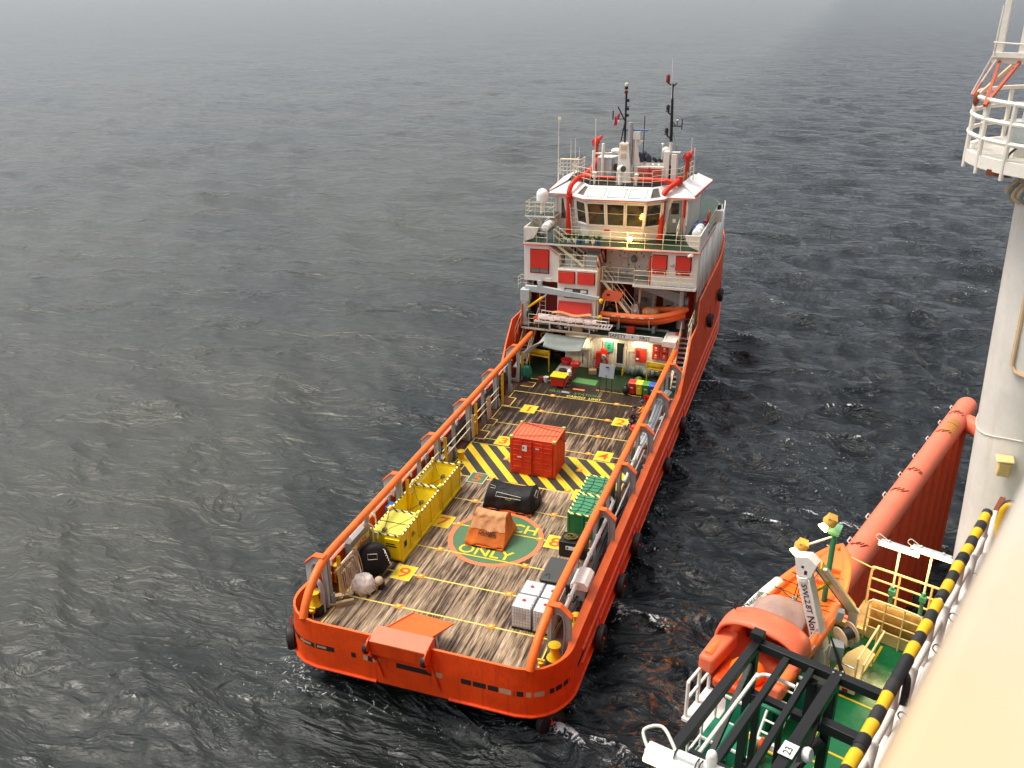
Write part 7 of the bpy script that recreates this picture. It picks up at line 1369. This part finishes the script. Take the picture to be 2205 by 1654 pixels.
mb.tube(spline([(-1.30,4,16.35),(-1.24,5.5,16.45),(-1.28,7,16.3),(-1.22,8.5,16.42),(-1.28,10,16.32),(-1.25,11.8,16.45)],6),.05,8,0); build('wrapped_post',mb,M['padw'],T)
mb=MB(); mb.tube(spline([(-1.22,12.35,16.0),(-1.22,12.35,16.7),(-1.2,12.35,16.95),(-1.05,12.35,17.02),(-.3,12.35,17.02)],5),.065,12,0); build('end_wrap',mb,yb,T)
mb=MB(); mb.tube([(-1.22,12.4,15.86),(-1.22,12.4,16.75)],.055,10,0); mb.tube([(-.95,12.4,15.86),(-.95,12.4,16.95)],.05,10,0); mb.ell((-1.1,12.4,16.45),(.1,.07,.07),8,6,0); mb.box(-1.35,-1.2,11.2,11.3,15.9,16.0,1); build('end_post',mb,[M['padw'],paint('tag_green',(.05,.22,.12),.5)],T)
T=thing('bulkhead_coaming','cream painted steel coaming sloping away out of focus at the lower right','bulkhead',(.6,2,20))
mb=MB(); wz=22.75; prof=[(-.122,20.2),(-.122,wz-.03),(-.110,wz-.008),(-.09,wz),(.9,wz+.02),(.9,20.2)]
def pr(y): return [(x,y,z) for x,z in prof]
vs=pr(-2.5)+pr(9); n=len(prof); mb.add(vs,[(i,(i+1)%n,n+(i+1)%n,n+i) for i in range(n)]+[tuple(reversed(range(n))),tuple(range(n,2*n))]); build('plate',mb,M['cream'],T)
FR.pop()
# ================================================================ SEA
def sea():
    nr,nc=760,470; r=6*np.power(7000/6.,np.linspace(0,1,nr)); a=np.radians(np.linspace(-100,62,nc))+0
    RR,AA=np.meshgrid(r,a,indexing='ij'); X=CAM.x+RR*np.sin(AA); Y=CAM.y+RR*np.cos(AA)
    dr=np.gradient(r)[:,None]*np.ones_like(X); da=RR*(a[1]-a[0]); cell=np.maximum(dr*.8,da)
    Z=np.zeros_like(X); DX=np.zeros_like(X); DY=np.zeros_like(X); rng=np.random.default_rng(5); wind=math.radians(250)   # wave travel direction
    calm=.34+.66*np.clip((X+4)/14,0,1)*np.clip(1.2-(RR-20)/400,.6,1)                                   # sheltered, oilier water to port
    for k in range(90):
        lam=.8*(11/.8)**(rng.random()**1.25); th=wind+rng.normal(0,.50); kk=2*math.pi/lam; ph=rng.random()*6.283
        amp=.020*lam**.62/(1+.10*lam)
        fade=np.clip((lam/(cell*2.4))-.6,0,1); q=kk*(X*math.cos(th)+Y*math.sin(th))+ph
        g_=calm if lam<5 else 1.; A=amp*fade*g_
        Z+=A*np.sin(q); DX+=A*1.0*math.cos(th)*np.cos(q); DY+=A*1.0*math.sin(th)*np.cos(q)
    V=np.stack([X+DX,Y+DY,WATER+Z],-1).reshape(-1,3)
    idx=np.arange(nr*nc).reshape(nr,nc); q=np.stack([idx[:-1,:-1],idx[:-1,1:],idx[1:,1:],idx[1:,:-1]],-1).reshape(-1,4)
    me=bpy.data.meshes.new('sea'); me.vertices.add(len(V)); me.vertices.foreach_set('co',V.ravel().astype(np.float32)); me.loops.add(q.size); me.loops.foreach_set('vertex_index',q[:,::-1].ravel().astype(np.int32)); me.polygons.add(len(q)); me.polygons.foreach_set('loop_start',np.arange(0,q.size,4,dtype=np.int32)); me.polygons.foreach_set('use_smooth',np.ones(len(q),dtype=bool)); me.update()
    # foam amount: along the hull, astern and on the highest crests
    dist=np.full(X.shape,1e3)
    hx=np.array([off(i,.2)[0] for i in range(NO)]);hy=np.array([off(i,.2)[1] for i in range(NO)])
    m_=RR<140; Xs,Ys=X[m_],Y[m_]; d=np.full(Xs.shape,1e3)
    for x,y in zip(hx,hy): d=np.minimum(d,np.hypot(Xs-x,Ys-y))
    for (x0,y0,x1,y1) in [(5.7,1.5,5.7,33)]:
        t=np.clip((Ys-y0)/(y1-y0),0,1); d=np.minimum(d,np.hypot(Xs-x0,Ys-(y0+(y1-y0)*t)))
    dist[m_]=d
    crest=np.clip((Z/(np.std(Z[RR<120])+1e-6)-1.0)/1.4,0,1)
    foam=np.clip(.30*np.exp(-(dist/1.5)**2),0,1)*(Y>-3)+.60*np.exp(-((X-1.8)/4.8)**2-((Y+4.4)/1.6)**2)+.25*np.exp(-((X+9)/6)**2-((Y+1)/2.5)**2)+.46*crest*np.clip((X+2)/9,.25,1)
    foam+=.30*np.exp(-((X-13)/6)**2-((Y-26)/13)**2)
    at=me.attributes.new('foam','FLOAT','POINT'); at.data.foreach_set('value',foam.ravel().astype(np.float32))
    hull_reflection=np.exp(-((X-9.0)/3.4)**2-((Y-4)/9)**2); at=me.attributes.new('hull_reflection','FLOAT','POINT'); at.data.foreach_set('value',hull_reflection.ravel().astype(np.float32))  # orange hull reflections painted into the water colour between ship and platform
    o=bpy.data.objects.new('sea',me); COL.objects.link(o); o['kind']='structure'
    m,nt,b=nodes('sea_water'); L=nt.links.new; geo=N(nt,'ShaderNodeNewGeometry'); P=geo.outputs['Position']
    fa=N(nt,'ShaderNodeAttribute',attribute_name='foam'); wa=N(nt,'ShaderNodeAttribute',attribute_name='hull_reflection')
    n0=N(nt,'ShaderNodeTexNoise',ins={'Scale':.035,'Detail':3.}); L(P,n0.inputs['Vector'])
    sp=N(nt,'ShaderNodeSeparateXYZ'); L(P,sp.inputs[0]); mr=N(nt,'ShaderNodeMapRange'); L(sp.outputs['X'],mr.inputs[0]); mr.inputs[1].default_value=6; mr.inputs[2].default_value=-22; mr.inputs[3].default_value=-.15; mr.inputs[4].default_value=.35
    tb=N(nt,'ShaderNodeMath',operation='ADD'); L(n0.outputs['Fac'],tb.inputs[0]); L(mr.outputs[0],tb.inputs[1])   # paler olive body colour to port, darker to starboard
    body=ramp(nt,[(.35,(.004,.007,.009,1)),(.60,(.012,.016,.015,1)),(.9,(.040,.041,.032,1))]); L(tb.outputs[0],body.inputs[0])
    nf=N(nt,'ShaderNodeTexNoise',ins={'Scale':2.2,'Detail':9.,'Roughness':.72,'Distortion':1.6}); L(P,nf.inputs['Vector'])
    ad=N(nt,'ShaderNodeMath',operation='MULTIPLY_ADD'); L(fa.outputs['Fac'],ad.inputs[0]); ad.inputs[1].default_value=.42; L(nf.outputs['Fac'],ad.inputs[2])
    ff=ramp(nt,[(.735,g(0)),(.80,g(.9))]); L(ad.outputs[0],ff.inputs[0])
    nw=N(nt,'ShaderNodeTexNoise',ins={'Scale':1.1,'Detail':8.,'Roughness':.7,'Distortion':2.}); 
    mpw=N(nt,'ShaderNodeMapping'); mpw.inputs['Location'].default_value=(31,7,3); L(P,mpw.inputs[0]); L(mpw.outputs[0],nw.inputs['Vector'])
    aw=N(nt,'ShaderNodeMath',operation='MULTIPLY_ADD'); L(wa.outputs['Fac'],aw.inputs[0]); aw.inputs[1].default_value=.20; L(nw.outputs['Fac'],aw.inputs[2])
    fw=ramp(nt,[(.70,g(0)),(.80,g(.55))]); L(aw.outputs[0],fw.inputs[0])
    c=mixc(nt,fw.outputs[0],body.outputs[0],(.16,.055,.012)); c=mixc(nt,ff.outputs[0],c,(.62,.64,.64)); L(c,b.inputs['Base Color'])
    rr=N(nt,'ShaderNodeMath',operation='MULTIPLY_ADD'); L(ff.outputs[0],rr.inputs[0]); rr.inputs[1].default_value=.6; rr.inputs[2].default_value=.09; L(rr.outputs[0],b.inputs['Roughness'])
    b.inputs['IOR'].default_value=1.333; b.inputs['Specular IOR Level'].default_value=.5
    # capillary ripples
    mp=N(nt,'ShaderNodeMapping'); mp.inputs['Rotation'].default_value=(0,0,R(-19)); mp.inputs['Scale'].default_value=(.55,1.25,1); L(P,mp.inputs[0])
    b1=N(nt,'ShaderNodeTexNoise',ins={'Scale':1.35,'Detail':7.,'Roughness':.60,'Distortion':.7}); L(mp.outputs[0],b1.inputs['Vector'])
    b2=N(nt,'ShaderNodeTexNoise',ins={'Scale':.45,'Detail':4.,'Roughness':.55,'Distortion':.6}); L(mp.outputs[0],b2.inputs['Vector'])
    def ridge(o_,pw):
        a=N(nt,'ShaderNodeMath',operation='MULTIPLY_ADD'); L(o_,a.inputs[0]); a.inputs[1].default_value=2.; a.inputs[2].default_value=-1.
        b_=N(nt,'ShaderNodeMath',operation='ABSOLUTE'); L(a.outputs[0],b_.inputs[0]); c_=N(nt,'ShaderNodeMath',operation='SUBTRACT'); c_.inputs[0].default_value=1.; L(b_.outputs[0],c_.inputs[1])
        d_=N(nt,'ShaderNodeMath',operation='POWER'); L(c_.outputs[0],d_.inputs[0]); d_.inputs[1].default_value=pw; return d_.outputs[0]
    s=N(nt,'ShaderNodeMath',operation='MULTIPLY_ADD'); L(ridge(b2.outputs['Fac'],3.),s.inputs[0]); s.inputs[1].default_value=.75; L(b1.outputs['Fac'],s.inputs[2])
    b3=N(nt,'ShaderNodeTexNoise',ins={'Scale':.13,'Detail':3.,'Roughness':.5,'Distortion':.4}); L(mp.outputs[0],b3.inputs['Vector']); s3=N(nt,'ShaderNodeMath',operation='MULTIPLY_ADD'); L(ridge(b3.outputs['Fac'],2.5),s3.inputs[0]); s3.inputs[1].default_value=1.8; L(s.outputs[0],s3.inputs[2]); s=s3
    cm=N(nt,'ShaderNodeMapRange'); L(sp.outputs['X'],cm.inputs[0]); cm.inputs[1].default_value=8; cm.inputs[2].default_value=-18; cm.inputs[3].default_value=1.; cm.inputs[4].default_value=.62
    s2=N(nt,'ShaderNodeMath',operation='MULTIPLY'); L(s.outputs[0],s2.inputs[0]); L(cm.outputs[0],s2.inputs[1]); s=s2
    bp=N(nt,'ShaderNodeBump',ins={'Strength':1.,'Distance':.24}); L(s.outputs[0],bp.inputs['Height']); L(bp.outputs[0],b.inputs['Normal'])
    me.materials.append(m)
sea()
# ================================================================ SKY AND LIGHT
w=bpy.data.worlds.new('World'); sc.world=w; w.use_nodes=True; nt=w.node_tree; L=nt.links.new
bg=nt.nodes['Background']; sk=nt.nodes.new('ShaderNodeTexSky'); sk.sky_type='NISHITA'; sk.sun_disc=False
SUN_EL,SUN_AZ=R(63),R(266)          # azimuth clockwise from +Y: to port
sk.sun_elevation=SUN_EL; sk.sun_rotation=SUN_AZ; sk.air_density=1.; sk.dust_density=6.5; sk.ozone_density=1.5; sk.altitude=0
hs=nt.nodes.new('ShaderNodeHueSaturation'); hs.inputs['Saturation'].default_value=.34; L(sk.outputs[0],hs.inputs['Color']); L(mixc(nt,.5,hs.outputs[0],(3.5,3.72,3.95)),bg.inputs['Color']); bg.inputs['Strength'].default_value=.15
sl=bpy.data.lights.new('sun','SUN'); sl.energy=1.5; sl.angle=R(18); sl.color=(1.,.91,.78); so=bpy.data.objects.new('sun',sl); COL.objects.link(so)
dv=Vector((math.sin(SUN_AZ)*math.cos(SUN_EL),math.cos(SUN_AZ)*math.cos(SUN_EL),math.sin(SUN_EL))); so.rotation_euler=dv.to_track_quat('Z','Y').to_euler(); so.location=(0,0,60)
vs=sc.view_settings; vs.view_transform='Standard'; vs.look='None'; vs.gamma=1; vs.exposure=.85
sc.cycles.use_denoising=True; sc.cycles.max_bounces=6; sc.cycles.caustics_reflective=False; sc.cycles.caustics_refractive=False; sc.cycles.sample_clamp_indirect=6
